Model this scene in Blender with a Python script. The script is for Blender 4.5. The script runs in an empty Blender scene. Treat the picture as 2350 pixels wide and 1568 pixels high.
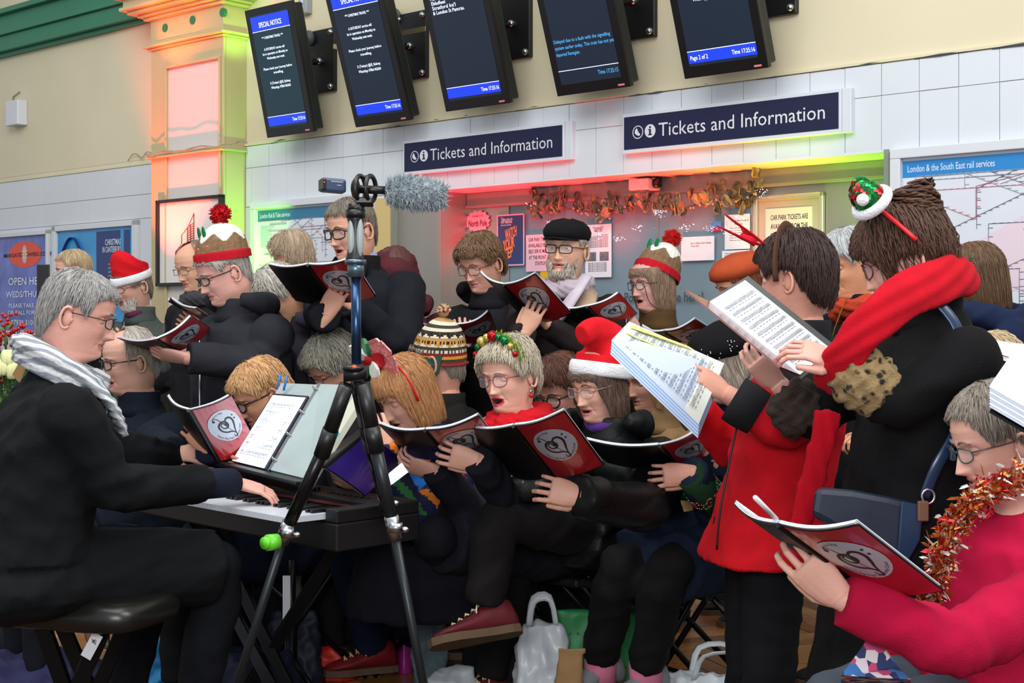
import bpy, math, random
import numpy as np
from mathutils import Vector, Matrix, noise
random.seed(7); np.random.seed(7)
C = bpy.context.scene.collection
SC = bpy.context.scene
PI = math.pi
# ---------------- camera ----------------
F = 3264.0; H = 1.32; CX = 1175.0; HY = 735.0
cam = bpy.data.cameras.new('camera'); camo = bpy.data.objects.new('camera', cam); C.objects.link(camo)
camo.location = (0, 0, H); camo.rotation_euler = (PI/2, 0, 0)
cam.sensor_width = 36; cam.lens = 36*F/2350.0; cam.shift_y = -(784-HY)/2350.0
cam.clip_end = 100
cam.dof.use_dof = False
SC.camera = camo
# ---------------- view, world, lights ----------------
SC.view_settings.view_transform = 'Standard'; SC.view_settings.look = 'None'
SC.view_settings.gamma = 1; SC.view_settings.use_curve_mapping = False
SC.view_settings.exposure = 0.32
w = bpy.data.worlds.new('hall_light'); SC.world = w; w.use_nodes = True
w.node_tree.nodes['Background'].inputs[0].default_value = (0.93, 0.96, 1.0, 1)
w.node_tree.nodes['Background'].inputs[1].default_value = 0.47
def area(loc, target, size, power, col=(1,1,1), sizey=None):
    l = bpy.data.lights.new('hall_fill_light', 'AREA'); l.energy = power; l.color = col
    l.shape = 'RECTANGLE'; l.size = size; l.size_y = sizey or size
    o = bpy.data.objects.new('hall_fill_light', l); C.objects.link(o); o.location = loc
    o.rotation_euler = (Vector(target)-Vector(loc)).to_track_quat('-Z', 'Y').to_euler()
    o['kind'] = 'structure'
    return o
def spot(loc, target, power, col, ang=40, blend=.5, r=.03):
    l = bpy.data.lights.new('party_light', 'SPOT'); l.energy = power; l.color = col
    l.spot_size = math.radians(ang); l.spot_blend = blend; l.shadow_soft_size = r
    o = bpy.data.objects.new('party_light', l); C.objects.link(o); o.location = loc
    o.rotation_euler = (Vector(target)-Vector(loc)).to_track_quat('-Z', 'Y').to_euler()
    o['kind'] = 'structure'
    return o
area((-3.2, 7.0, 4.6), (-5.2, 9.8, 2.2), 2.0, 60, (1, .985, .95), 2)  # added fill aimed at the left wall to brighten it
area((-1.5, 3.0, 5.2), (-.5, 5.5, 0), 4.0, 170, (1, .985, .96), 3)
area((2.5, 1.5, 4.6), (.5, 6, 1.2), 3.0, 130, (1, .985, .97), 2)
area((-.4, -.9, 2.1), (-.2, 6, .9), 1.8, 88, (1, .98, .96), 1)  # added fill from the camera side, brightens the lower rows
# ---------------- frames ----------------
def P(px, py, Z): return Vector(((px-CX)*Z/F, Z, H-(py-HY)*Z/F))
def PS(px, py, s): return P(px, py, F/s)
TH = math.atan(F/3645.0); CT, ST_ = math.cos(TH), math.sin(TH)
W0 = Vector(((1433-CX)*7.42/F, 7.42, 0))
WU = Vector((CT, -ST_, 0)); WN = Vector((-ST_, -CT, 0)); WV = Vector((0, 0, 1))
def wp(u, v, n=0): return W0 + WU*u + WN*n + WV*v
def wuv(px, py, n=0):
    r = Vector(((px-CX)/F, 1, 0)); q = W0 + WN*n
    Z = q.dot(WN)/r.dot(WN)
    p = r*Z
    return (p-q).dot(WU), H-(py-HY)*Z/F
def wu(px, n=0): return wuv(px, 700, n)[0]
# ---------------- materials ----------------
def lin(c):
    if isinstance(c, str):
        c = c.lstrip('#'); c = [int(c[i:i+2], 16)/255 for i in (0, 2, 4)]
    return tuple((x/12.92 if x <= .04045 else ((x+.055)/1.055)**2.4) for x in c[:3]) + (1,)
_m = {}
def mat(key, col, rough=.6, metal=0, bump=0, bscale=80, var=0, vscale=8, col2=None, emit=0, coat=0, sheen=0, alpha=1, trans=0, stretch=None, spec=.5, wave=None):
    if key in _m: return _m[key]
    m = bpy.data.materials.new(key); m.use_nodes = True; nt = m.node_tree; N = nt.nodes; L = nt.links
    b = N['Principled BSDF']; c = lin(col); I = b.inputs
    I['Base Color'].default_value = c; I['Roughness'].default_value = rough; I['Metallic'].default_value = metal
    I['Specular IOR Level'].default_value = spec
    if coat: I['Coat Weight'].default_value = coat; I['Coat Roughness'].default_value = .08
    if sheen: I['Sheen Weight'].default_value = sheen; I['Sheen Roughness'].default_value = .5
    if alpha < 1: I['Alpha'].default_value = alpha
    if trans: I['Transmission Weight'].default_value = trans
    if emit: I['Emission Color'].default_value = c; I['Emission Strength'].default_value = emit
    if var or bump:
        tc = N.new('ShaderNodeTexCoord'); mp = N.new('ShaderNodeMapping'); L.new(tc.outputs['Object'], mp.inputs[0])
        if stretch: mp.inputs['Scale'].default_value = stretch
    if var:
        n = N.new('ShaderNodeTexNoise'); n.inputs['Scale'].default_value = vscale; n.inputs['Detail'].default_value = 5
        L.new(mp.outputs[0], n.inputs['Vector'])
        r = N.new('ShaderNodeValToRGB'); r.color_ramp.elements[0].position = .3; r.color_ramp.elements[1].position = .7
        c2 = lin(col2) if col2 else tuple(min(1, x*(1+var)) for x in c[:3])+(1,)
        r.color_ramp.elements[0].color = tuple(x*(1-var) for x in c[:3])+(1,) if not col2 else c
        r.color_ramp.elements[1].color = c2
        L.new(n.outputs['Fac'], r.inputs[0]); L.new(r.outputs[0], I['Base Color'])
    if bump:
        n = N.new('ShaderNodeTexNoise'); n.inputs['Scale'].default_value = bscale; n.inputs['Detail'].default_value = 3
        L.new(mp.outputs[0], n.inputs['Vector'])
        bp = N.new('ShaderNodeBump'); bp.inputs['Strength'].default_value = bump; bp.inputs['Distance'].default_value = .004
        L.new(n.outputs['Fac'], bp.inputs['Height']); L.new(bp.outputs[0], I['Normal'])
    _m[key] = m
    return m
def cloth(col, rough=.85, bump=.35, bscale=220, var=.12, vscale=14, sheen=0, spec=.18):
    return mat('cloth_%s_%d' % (col.strip('#'), int(rough*100)), col, rough, bump=bump, bscale=bscale, var=var, vscale=vscale, sheen=sheen, spec=spec)
def skinm(col): return mat('skin_'+col.strip('#'), col, .52, bump=.15, bscale=120, var=.07, vscale=18, spec=.4)
def hairm(col, col2): return mat('hair_'+col.strip('#'), col, .55, bump=.5, bscale=150, var=.2, vscale=60, col2=col2, stretch=(1, 1, .18), spec=.35)
BLACK = mat('black_plastic', '#101113', .4)
WHITE = mat('white_paper', '#dfe4ec', .7, var=.02)
INK = mat('black_ink', '#1c1c22', .6)
METAL = mat('bright_metal', '#b8bcc0', .25, 1)
DMETAL = mat('black_tube', '#1a1b1e', .35, .6)
# ---------------- mesh builder ----------------
def worg(o):
    v = Vector((0, 0, 0))
    while o is not None: v += o.location; o = o.parent
    return v
class MB:
    def __init__(s): s.v = []; s.f = []; s.m = []; s.T = None; s.mi = 0
    def add(s, vs, fs, mi=None):
        k = len(s.v)
        if s.T is not None: vs = [s.T @ Vector(p) for p in vs]
        s.v.extend([tuple(p) for p in vs])
        if mi is None: mi = s.mi
        for i, f in enumerate(fs):
            s.f.append(tuple(k+j for j in f)); s.m.append(mi if isinstance(mi, int) else mi[i])
        return s
    def box(s, a, b, mi=None, ax=None):     # a,b opposite corners; ax=(origin,ex,ey,ez)
        x0, y0, z0 = a; x1, y1, z1 = b
        vs = [Vector(p) for p in ((x0,y0,z0),(x1,y0,z0),(x1,y1,z0),(x0,y1,z0),(x0,y0,z1),(x1,y0,z1),(x1,y1,z1),(x0,y1,z1))]
        if ax: o, ex, ey, ez = ax; vs = [o+ex*p.x+ey*p.y+ez*p.z for p in vs]
        return s.add(vs, [(0,3,2,1),(4,5,6,7),(0,1,5,4),(1,2,6,5),(2,3,7,6),(3,0,4,7)], mi)
    def wbox(s, u0, u1, v0, v1, n0, n1, mi=None):
        return s.add([wp(u, v, n) for u, v, n in ((u0,v0,n0),(u1,v0,n0),(u1,v0,n1),(u0,v0,n1),(u0,v1,n0),(u1,v1,n0),(u1,v1,n1),(u0,v1,n1))],
                     [(0,1,2,3),(4,7,6,5),(0,4,5,1),(1,5,6,2),(2,6,7,3),(3,7,4,0)], mi)
    def loft(s, rings, cap=True, mi=None, closed=False):
        n = len(rings[0]); vs = [p for r in rings for p in r]; fs = []
        R = len(rings)
        for i in range(R if closed else R-1):
            a = i*n; b = ((i+1) % R)*n
            for j in range(n): fs.append((a+j, a+(j+1) % n, b+(j+1) % n, b+j))
        if cap and not closed: fs.append(tuple(range(n))[::-1]); fs.append(tuple((R-1)*n+j for j in range(n)))
        return s.add(vs, fs, mi)
    def tube(s, pts, rad, n=8, mi=None, cap=True, closed=False, flat=1.0, up=None):
        pts = [Vector(p) for p in pts]; R = len(pts)
        if not hasattr(rad, '__len__'): rad = [rad]*R
        rings = []; x = None
        for i, p in enumerate(pts):
            if closed: t = pts[(i+1) % R]-pts[i-1]
            else: t = pts[min(i+1, R-1)]-pts[max(i-1, 0)]
            if t.length < 1e-9: t = Vector((0,0,1))
            t.normalize()
            if x is None:
                x = t.cross(Vector(up) if up else Vector((0,0,1)))
                if x.length < .05: x = t.cross(Vector((0,1,0)))
            x = (x - t*x.dot(t))
            if x.length < 1e-6: x = t.orthogonal()
            x.normalize(); y = t.cross(x)
            rings.append([p + x*(rad[i]*math.cos(a)) + y*(rad[i]*flat*math.sin(a)) for a in [2*PI*k/n for k in range(n)]])
        return s.loft(rings, cap, mi, closed)
    def ell(s, c, r, nu=12, nv=8, mi=None, R=None):
        c = Vector(c); rings = []
        if not hasattr(r, '__len__'): r = (r, r, r)
        for i in range(nv+1):
            a = -PI/2 + PI*(i+.02)/(nv+.04)
            ring = [Vector((r[0]*math.cos(a)*math.cos(b), r[1]*math.cos(a)*math.sin(b), r[2]*math.sin(a))) for b in [2*PI*k/nu for k in range(nu)]]
            if R: ring = [R @ q for q in ring]
            rings.append([c+q for q in ring])
        return s.loft(rings, True, mi)
    def cyl(s, a, b, r, n=16, mi=None, r2=None): return s.tube([a, b], [r, r if r2 is None else r2], n, mi)
    def mesh(s, name, mats, org, smooth):
        me = bpy.data.meshes.new(name)
        me.from_pydata([(p[0]-org[0], p[1]-org[1], p[2]-org[2]) for p in s.v], [], s.f)
        if not isinstance(mats, (list, tuple)): mats = [mats]
        for m in mats: me.materials.append(m)
        if len(mats) > 1: me.polygons.foreach_set('material_index', s.m)
        if smooth: me.polygons.foreach_set('use_smooth', [True]*len(s.f))
        me.update(); return me
    def build(s, name, mats, parent=None, smooth=False, origin=None, bevel=0, **props):
        org = worg(parent) if parent is not None else (Vector(origin) if origin is not None else Vector((0,0,0)))
        o = bpy.data.objects.new(name, s.mesh(name, mats, org, smooth)); C.objects.link(o)
        if parent is not None: o.parent = parent
        else: o.location = org
        if bevel:
            md = o.modifiers.new('b', 'BEVEL'); md.width = bevel; md.segments = 2; md.limit_method = 'ANGLE'
        for k, v in props.items(): o[k] = v
        return o
def tag(o, label, cat, group=None):
    o['label'] = label; o['category'] = cat
    if group: o['group'] = group
    return o
def thing(name, loc, label, cat, group=None):
    o = bpy.data.objects.new(name, None); o.empty_display_size = .1; C.objects.link(o); o.location = loc
    return tag(o, label, cat, group)
def base_of(m): 
    a = np.array(m.v); return Vector(((a[:,0].min()+a[:,0].max())/2, (a[:,1].min()+a[:,1].max())/2, a[:,2].min()))
_ts = bpy.data.scenes.new('tmp')
def remesh(mb, vox, smooth=2, fac=.5):
    me = mb.mesh('t', [BLACK], (0,0,0), False); o = bpy.data.objects.new('t', me); _ts.collection.objects.link(o)
    r = o.modifiers.new('r', 'REMESH'); r.mode = 'VOXEL'; r.voxel_size = vox
    if smooth: q = o.modifiers.new('s', 'SMOOTH'); q.factor = fac; q.iterations = smooth
    vl = _ts.view_layers[0]; vl.update(); dg = vl.depsgraph; e = o.evaluated_get(dg); m = e.to_mesh()
    n = len(m.vertices); v = np.zeros(n*3); m.vertices.foreach_get('co', v); v = v.reshape(-1, 3)
    nn = np.zeros(n*3); m.vertex_normals.foreach_get('vector', nn); nn = nn.reshape(-1, 3)
    fs = np.zeros(len(m.polygons)*4, dtype=np.int32)
    if len(m.loops) == len(m.polygons)*4: m.loops.foreach_get('vertex_index', fs); fs = fs.reshape(-1, 4)
    else: fs = [tuple(p.vertices) for p in m.polygons]
    e.to_mesh_clear(); bpy.data.objects.remove(o); bpy.data.meshes.remove(me)
    return v, nn, fs
def npobj(name, v, fs, mats, parent=None, origin=None, fmat=None, smooth=True):
    org = worg(parent) if parent is not None else (origin or Vector((0,0,0)))
    me = bpy.data.meshes.new(name); v = v - np.array(org)
    me.from_pydata(v.tolist(), [], fs.tolist() if hasattr(fs, 'tolist') else fs)
    if not isinstance(mats, (list, tuple)): mats = [mats]
    for m in mats: me.materials.append(m)
    if fmat is not None: me.polygons.foreach_set('material_index', fmat.astype(np.int32))
    if smooth: me.polygons.foreach_set('use_smooth', [True]*len(me.polygons))
    me.update(); o = bpy.data.objects.new(name, me); C.objects.link(o)
    if parent is not None: o.parent = parent
    else: o.location = org
    return o
# text as flat mesh in 2D, cached
_tx = {}
def text2d(s, size=1.0, align='LEFT', bold=0):
    k = (s, align, bold)
    if k not in _tx:
        cu = bpy.data.curves.new('t', 'FONT'); cu.body = s; cu.align_x = align; cu.resolution_u = 2; cu.offset = bold
        cu.space_line = 1.05
        o = bpy.data.objects.new('t', cu); _ts.collection.objects.link(o); vl = _ts.view_layers[0]; vl.update()
        e = o.evaluated_get(vl.depsgraph); m = e.to_mesh()
        _tx[k] = ([(v.co.x, v.co.y) for v in m.vertices], [tuple(p.vertices) for p in m.polygons])
        e.to_mesh_clear(); bpy.data.objects.remove(o); bpy.data.curves.remove(cu)
    return _tx[k]
def put_text(mb, s, o, ex, ey, size, align='LEFT', width=None, mi=None, bold=0, xs=1):
    vs, fs = text2d(s, 1, align, bold)
    if not vs: return
    sx = size*xs
    if width:
        w_ = max(v[0] for v in vs)-min(v[0] for v in vs); sx = width/w_
    o = Vector(o); mb.add([o + ex*(x*sx) + ey*(y*size) for x, y in vs], fs, mi)
def ik(a, b, l1, l2, hint):
    d = b-a; D = d.length
    if D > (l1+l2)*.995: k = D/((l1+l2)*.995); l1 *= k; l2 *= k
    d.normalize(); t = (l1*l1-l2*l2+D*D)/(2*D); h = math.sqrt(max(l1*l1-t*t, 0))
    p = hint - d*hint.dot(d)
    if p.length < 1e-4: p = d.orthogonal()
    return a + d*t + p.normalized()*h
def crom(pts, k=4):
    pts = [Vector(p) for p in pts]; out = []
    for i in range(len(pts)-1):
        p0 = pts[max(i-1, 0)]; p1 = pts[i]; p2 = pts[i+1]; p3 = pts[min(i+2, len(pts)-1)]
        for j in range(k):
            t = j/k; out.append(.5*((2*p1)+(p2-p0)*t+(2*p0-5*p1+4*p2-p3)*t*t+(3*p1-p0-3*p2+p3)*t**3))
    out.append(pts[-1]); return out
# ================= people =================
ZR=[-.215,-.17,-.14,-.122,-.112,-.104,-.09,-.075,-.055,-.035,-.01,.015,.045,.07,.09,.103,.112,.118]
YF=[.050,.040,.042,.058,.074,.080,.083,.083,.084,.086,.087,.092,.093,.085,.066,.044,.02,-.015]
YB=[-.082,-.076,-.073,-.072,-.073,-.075,-.080,-.086,-.093,-.098,-.101,-.103,-.102,-.095,-.080,-.064,-.046,-.022]
WW=[.070,.058,.056,.056,.057,.059,.063,.067,.071,.0735,.0755,.077,.077,.071,.058,.041,.022,.002]
CNZ=[-.215,-.14,-.122,-.1,-.07,-.03,0]; CNV=[0,0,.15,.30,.20,.06,0]
def surf(th, z, off=0, hang=False):
    if hang: z2 = np.maximum(z, .0)
    else: z2 = z
    yf = np.interp(z2, ZR, YF)+off; yb = np.interp(z2, ZR, YB)-off; w = np.interp(z2, ZR, WW)+off
    c = np.cos(th); s = np.sin(th); cn = np.interp(z2, CNZ, CNV)
    x = w*s*(1-cn*np.maximum(c, 0)); y = np.where(c > 0, yf*np.abs(c)**.88, yb*np.abs(c))
    return x, y, z + off*np.clip((z-.06)/.06, 0, 1)
def face_d(x, z, o):
    g = lambda a, b, sa, sb: np.exp(-((x-a)/sa)**2-((z-b)/sb)**2)
    t = np.clip((.008-z)/.052, 0, 1); low = np.clip((z+.058)/.012, 0, 1)
    nose = (.002+.021*t)*np.exp(-(x/(.0065+.006*t))**2)*np.where(z < .008, 1, np.exp(-((z-.008)/.02)**2))*low*o.get('nose', 1)
    d = nose + .008*(g(.012, -.043, .006, .006)+g(-.012, -.043, .006, .006))
    d -= .0135*(g(.033, 0, .017, .011)+g(-.033, 0, .017, .011))
    d += .004*(g(.03, .018, .02, .007)+g(-.03, .018, .02, .007))
    d += .005*(g(.042, -.034, .02, .018)+g(-.042, -.034, .02, .018))
    op = o.get('open', 0)
    d += .0055*g(0, -.063, .019, .0048)+.0055*g(0, -.0765-.008*op, .017, .0055) - .003*g(0, -.070, .026, .0025)
    if op: d -= .012*g(0, -.070-.003*op, .015, .006*op+.001)
    d += .006*g(0, -.098, .015, .010)
    ag = o.get('age', .5)
    d -= .0022*ag*(np.exp(-((np.abs(x)-.022-(-.045-z)*.35)/.003)**2)*np.clip((-.04-z)/.01, 0, 1)*np.clip((z+.085)/.01, 0, 1))
    d -= .0009*ag*np.sin(z*520)*np.clip((z-.028)/.008, 0, 1)*np.clip((.06-z)/.008, 0, 1)
    d += .002*ag*(g(.032, -.016, .014, .004)+g(-.032, -.016, .014, .004))
    return d
TH_ = np.concatenate([np.linspace(0, .95, 19, endpoint=False), np.linspace(.95, PI, 15)])
THS = np.concatenate([TH_, -TH_[1:-1][::-1]])
ZS = np.concatenate([np.linspace(-.215, -.118, 8, endpoint=False), np.linspace(-.118, .034, 54, endpoint=False), np.linspace(.034, .117, 16)])
def head_mesh(o):
    T, Z = np.meshgrid(THS, ZS); x, y, z = surf(T, Z)
    fr = np.clip(np.cos(T)*2.2, 0, 1); fr = fr*np.clip((Z+.128)/.012, 0, 1)
    y = y + face_d(x, Z, o)*fr
    jaw = o.get('jowl', 0); x = x*(1+jaw*np.exp(-((Z+.08)/.03)**2))
    V = np.stack([x, y, z], -1).reshape(-1, 3); n = len(THS); R = len(ZS); fs = []; fm = []
    lipc = lambda i, j: None
    for i in range(R-1):
        for j in range(n):
            k = (j+1) % n; fs.append((i*n+j, i*n+k, (i+1)*n+k, (i+1)*n+j))
            xx = abs(x[i, j]+x[i, k])/2; zz = (ZS[i]+ZS[i+1])/2; m = 0
            if math.cos(T[i, j]) > .4:
                op = o.get('open', 0); e = 1-(xx/.025)**2
                if e > 0 and -.0705-.0105*e**.5-.008*op < zz < -.0685+.010*e**.6: m = 1
                e = 1-(xx/.018)**2
                if e > 0 and abs(zz+.0705+.003*op) < (.0012+.0065*op)*e**.5: m = 5
            fm.append(m)
    fs.append(tuple((R-1)*n+j for j in range(n))); fm.append(0)
    return V.tolist(), fs, fm
def add_eyes(mb, o):
    lid = min(.16, o.get('lid', .1))       # elevation (rad/1.57) above which the lid covers
    for sx in (-1, 1):
        c = Vector((sx*.0325, .0655, 0)); nu, nv = 16, 14; vs = []; fs = []; fm = []
        for i in range(nv+1):
            e = -PI/2+PI*i/nv
            for j in range(nu):
                a = 2*PI*j/nu; r = .0125
                up = e > lid*1.57 or e < -.24
                if up: r = .0139
                vs.append(c+Vector((r*1.15*math.cos(e)*math.sin(a), r*math.cos(e)*math.cos(a), r*math.sin(e)*.92)))
        for i in range(nv):
            e = -PI/2+PI*(i+.5)/nv
            for j in range(nu):
                a = 2*PI*(j+.5)/nu
                if a > PI: a -= 2*PI
                fs.append((i*nu+j, i*nu+(j+1) % nu, (i+1)*nu+(j+1) % nu, (i+1)*nu+j))
                m = 0 if (e > lid*1.57 or e < -.24) else (3 if abs(a+.1) < .45 and abs(e+.08) < .45 else 2)
                fm.append(m)
        mb.add(vs, fs, fm)
        pts = [Vector((sx*(.014+.034*t), .094-.014*t*t, .0185+.006*math.sin(PI*min(1, t*1.2)))) for t in [i/6 for i in range(7)]]
        mb.tube(pts, [.002, .003, .0032, .003, .0026, .002, .001], 5, 4, flat=.9)
def add_ears(mb, o):
    for sx in (-1, 1):
        pts = []; c = Vector((sx*.077, -.012, -.012))
        for i in range(11):
            a = -2.3+4.6*i/10
            pts.append(c + Vector((sx*(.008+.006*math.cos(a)*0), -math.cos(a)*.016-.002, math.sin(a)*.030)))
        pts = [p+Vector((sx*.006*abs(math.sin(i/10*PI)), 0, 0)) for i, p in enumerate(pts)]
        mb.tube(pts, [.003, .004, .0045, .0045, .0045, .0045, .0045, .0045, .005, .0055, .004], 6, 0)
        mb.ell(c+Vector((sx*.002, 0, 0)), (.006, .014, .024), 8, 6, 0)
        mb.ell(c+Vector((sx*.003, .012, -.004)), (.004, .004, .006), 6, 4, 0)
_hc = {}
def hand_geo(pose):
    if pose in _hc: return _hc[pose]
    curl, thumb, spread = {'hold': (50, .3, .55), 'grip': (70, .1, .7), 'flat': (14, .5, .9), 'play': (34, .6, .8), 'fist': (75, -.2, .5)}[pose]
    mb = MB()
    rings = []
    for y, wx, wz, cx in ((-.045, .015, .012, 0), (-.012, .024, .018, 0), (.0, .027, .018, 0), (.025, .035, .018, .002), (.055, .041, .016, .001), (.085, .041, .0135, 0), (.098, .037, .010, 0)):
        rings.append([Vector((cx+wx*math.cos(a), y, wz*math.sin(a))) for a in [2*PI*k/14 for k in range(14)]])
    mb.loft(rings)
    for x, L, r, sp in ((.032, .074, .0078, .13), (.011, .083, .0080, .035), (-.0105, .077, .0077, -.06), (-.031, .060, .0068, -.17)):
        p = Vector((x, .082, 0)); pts = [p]; a = math.radians(curl*.35); rr = [r*1.05]
        for k, f in enumerate((.2, .45, .30, .25)):
            d = Vector((math.sin(sp*spread), math.cos(a)*math.cos(sp*spread), -math.sin(a)))
            p = p + d*(L*f); pts.append(p); rr.append(r*(1.05, 1.0, .93, .75)[k])
            a += math.radians(curl*(.1, .75, .65, .5)[k])
        mb.tube(pts, rr, 8); mb.ell(pts[-1], r*.78, 8, 5); mb.ell(pts[0], r*1.15, 8, 5); mb.ell(pts[2], r*1.06, 8, 5)
    d = Vector((.75-.5*(.5-thumb), .75, -.35)).normalized(); p = Vector((.020, .012, -.006)); pts = [p, p+d*.035, p+d*.035+Vector((.35*thumb, 1, -.15)).normalized()*.032]
    pts.append(pts[-1]+Vector((.1*thumb, 1, -.2)).normalized()*.026)
    mb.tube(pts, [.015, .0125, .0105, .0085], 8); mb.ell(pts[-1], .0086, 8, 5)
    v, n, f = remesh(mb, .0031, 2)
    _hc[pose] = (v, f); return _hc[pose]
def put_hand(mb, wrist, fdir, back, pose='hold', left=False, sc=1.0, mi=0):
    v, f = hand_geo(pose); y = Vector(fdir).normalized(); z = Vector(back); z = (z - y*z.dot(y)).normalized(); x = y.cross(z)
    v2 = v.copy()
    if left: v2[:, 0] *= -1
    M = np.array([x, y, z]); w_ = v2*sc @ M + np.array(wrist)
    fl = f.tolist() if hasattr(f, 'tolist') else f
    if left: fl = [tuple(reversed(q)) for q in fl]
    mb.add(w_.tolist(), fl, mi)
LINES = {
 'short': ([0, .7, 1.05, 1.25, 1.45, 1.8, 2.0, 2.4, 3.15], [.066, .062, .05, -.005, .022, .024, -.03, -.072, -.085]),
 'crop': ([0, .5, .75, 1.0, 1.2, 1.5, 1.8, 2.0, 2.4, 3.15], [.056, .054, .052, .035, .0, .018, .018, -.035, -.08, -.095]),
 'wavy': ([0, .5, .8, 1.0, 1.2, 1.6, 2.0, 3.15], [.064, .060, .050, .026, -.012, .004, -.055, -.105]),
 'bob': ([0, .55, .8, 1.0, 1.2, 1.6, 3.15], [.036, .034, .030, -.05, -.110, -.125, -.135]),
 'bald': ([0, 1.15, 1.3, 1.45, 1.8, 2.0, 2.4, 3.15], [.3, .3, -.015, .01, .01, -.035, -.07, -.08]),
 'swept': ([0, .6, .9, 1.15, 1.4, 1.9, 3.15], [.074, .068, .050, .004, .012, -.02, -.070]),
 'updo': ([0, .6, .9, 1.15, 1.4, 1.9, 3.15], [.040, .03, .0, -.05, .0, -.02, -.075])}
def hair_mb(st, o, head_T):
    """shell over the scalp and tapering locks lying on it"""
    mb = MB(); mb.T = head_T; xs, zs = LINES[st]; th = o.get('hth', .012)*.62; top = o.get('hairtop', .119); rs = np.random.RandomState(o.get('seed', 3))
    hang = st in ('bob',); wav = o.get('wave', .003); vol = o.get('vol', 0)*.5
    nT, nZ = 64, 22; grid = []
    for i in range(nZ+1):
        row = []
        for j in range(nT):
            t = -PI+2*PI*j/nT; zl = np.interp(abs(t), xs, zs)+.007+.004*math.sin(9*t+1); tt = i/nZ
            if zl > top: zl = top
            z = zl+(top-zl)*math.sin(tt*PI/2)
            off = th*min(1, .25+tt*6)*(1+.10*math.sin(j*2.4+3*math.sin(tt*5)))+vol*math.sin(min(1, tt*1.3)*PI/2)*(1-.5*max(0, math.cos(t)))
            if hang: off = th+vol*min(1, tt*2)
            x, y, zz = surf(np.array(t), np.array(z), off, hang)
            if hang and z < -.06: x *= 1-(-.06-z)*2.0; y *= 1-(-.06-z)*1.0
            row.append((float(x), float(y), float(zz)))
        grid.append(row)
    vs = [p for r in grid for p in r]; fs = []
    for i in range(nZ):
        for j in range(nT):
            k = (j+1) % nT
            if st == 'bald' and abs(-PI+2*PI*(j+.5)/nT) < 1.25: continue
            fs.append((i*nT+j, i*nT+k, (i+1)*nT+k, (i+1)*nT+j))
    if st != 'bald': fs.append(tuple(nZ*nT+j for j in range(nT)))
    mb.add(vs, fs, 0)
    n = int(o.get('locks', 260)*1.7); drift = o.get('drift', .5)
    for q in range(n):
        t0 = rs.uniform(-PI, PI)
        if st == 'bald' and abs(t0) < 1.25: continue
        zl = np.interp(abs(t0), xs, zs)+rs.uniform(-.006, .009); 
        zt = min(top, .117)
        a0 = rs.uniform(.0, .75); a1 = 1.0; pts = []; dr = rs.uniform(-.25, .25)+drift*(.6 if abs(t0) < 1.2 else .15); ph = rs.uniform(0, 6); K = 7
        for i in range(K):
            a = a0+(a1-a0)*i/(K-1); z = zt+(zl-zt)*(1-math.cos(a*PI/2))**.9
            t = t0+dr*(a-1)*-1*.8 + wav*8*math.sin(a*9+ph)
            off = th*(1.05+.25*rs.rand()) + vol*(1-.5*max(0, math.cos(t0)))*math.sin(min(1, (1-a)*1.3+.15)*PI/2) + wav*math.sin(a*11+ph) + (o.get('mess', 0)*rs.rand() if i >= K-3 else 0)
            x, y, zz = surf(np.array(t), np.array(z), off, hang)
            if hang and z < -.06: x *= 1-(-.06-z)*2.0; y *= 1-(-.06-z)*1.0
            pts.append((float(x), float(y), float(zz)))
        r = o.get('lockr', .0032)*.62
        mb.tube(pts, [r*.5, r, r, r, r*.9, r*.7, r*.2], 4, rs.randint(0, 2), cap=False, flat=.7)
    return mb
def glasses_mb(T, w_=.024, h_=.017, round_=2.6, y=.098, r=.0013, drop=-.004):
    mb = MB(); mb.T = T; r *= 1.35
    for sx in (-1, 1):
        c = Vector((sx*.033, y, drop)); pts = []; lens = []
        for k in range(20):
            a = 2*PI*k/20; ca, sa = math.cos(a), math.sin(a); e = 2/round_
            p = c+Vector((w_*abs(ca)**e*(1 if ca > 0 else -1), -.012*(abs(ca)*w_/.024 if ca*sx > 0 else 0)**2, h_*abs(sa)**e*(1 if sa > 0 else -1)))
            pts.append(p)
        mb.tube(pts, r, 5, 0, closed=True)
        mb.add(pts, [tuple(range(20))], 1)
        mb.tube([c+Vector((sx*w_, -.010, h_*.45)), Vector((sx*.070, .070, h_*.3)), Vector((sx*.080, .03, .004)), Vector((sx*.081, -.012, .004)), Vector((sx*.080, -.03, -.012))], r*.9, 5, 0)
    mb.tube([Vector((-.010, y, drop+.004)), Vector((0, y+.002, drop+.007)), Vector((.010, y, drop+.004))], r, 5, 0)
    return mb
LENS = mat('lens_glass', '#cfd8de', .05, alpha=.16, spec=.6)
def frame(fw, up=Vector((0,0,1))):
    y = Vector(fw).normalized(); z = (up-y*up.dot(y)).normalized(); x = y.cross(z); return x, y, z
def wrink(v, n, amp, seed, kind='cloth', vert=None):
    rs = np.random.RandomState(seed); d = np.zeros(len(v))
    for k in range(7):
        a = rs.normal(size=3); a[2] = a[2]*1.4; a /= np.linalg.norm(a); fr = rs.uniform(14, 46)
        b = rs.normal(size=3)*rs.uniform(4, 9); c = rs.normal(size=3)*rs.uniform(18, 26)
        env = np.clip(np.sin(v@b+rs.uniform(0, 6))*1.2, 0, 1)
        d += env*(1-2*np.abs(np.sin(v@(a*fr)+1.6*np.sin(v@b)+.6*np.sin(v@c)+rs.uniform(0, 6))))*rs.uniform(.5, 1)
    d = d*amp
    if kind == 'puff':
        d += .011*np.abs(np.sin((v[:, 2]+.008*np.sin(v[:, 0]*24+v[:, 1]*20)+.004*np.sin(v[:, 0]*70))*PI/.072))**.55
    if kind == 'rib': d += .0016*np.sin(v[:, 0]*600)
    return v+n*d[:, None]
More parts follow.
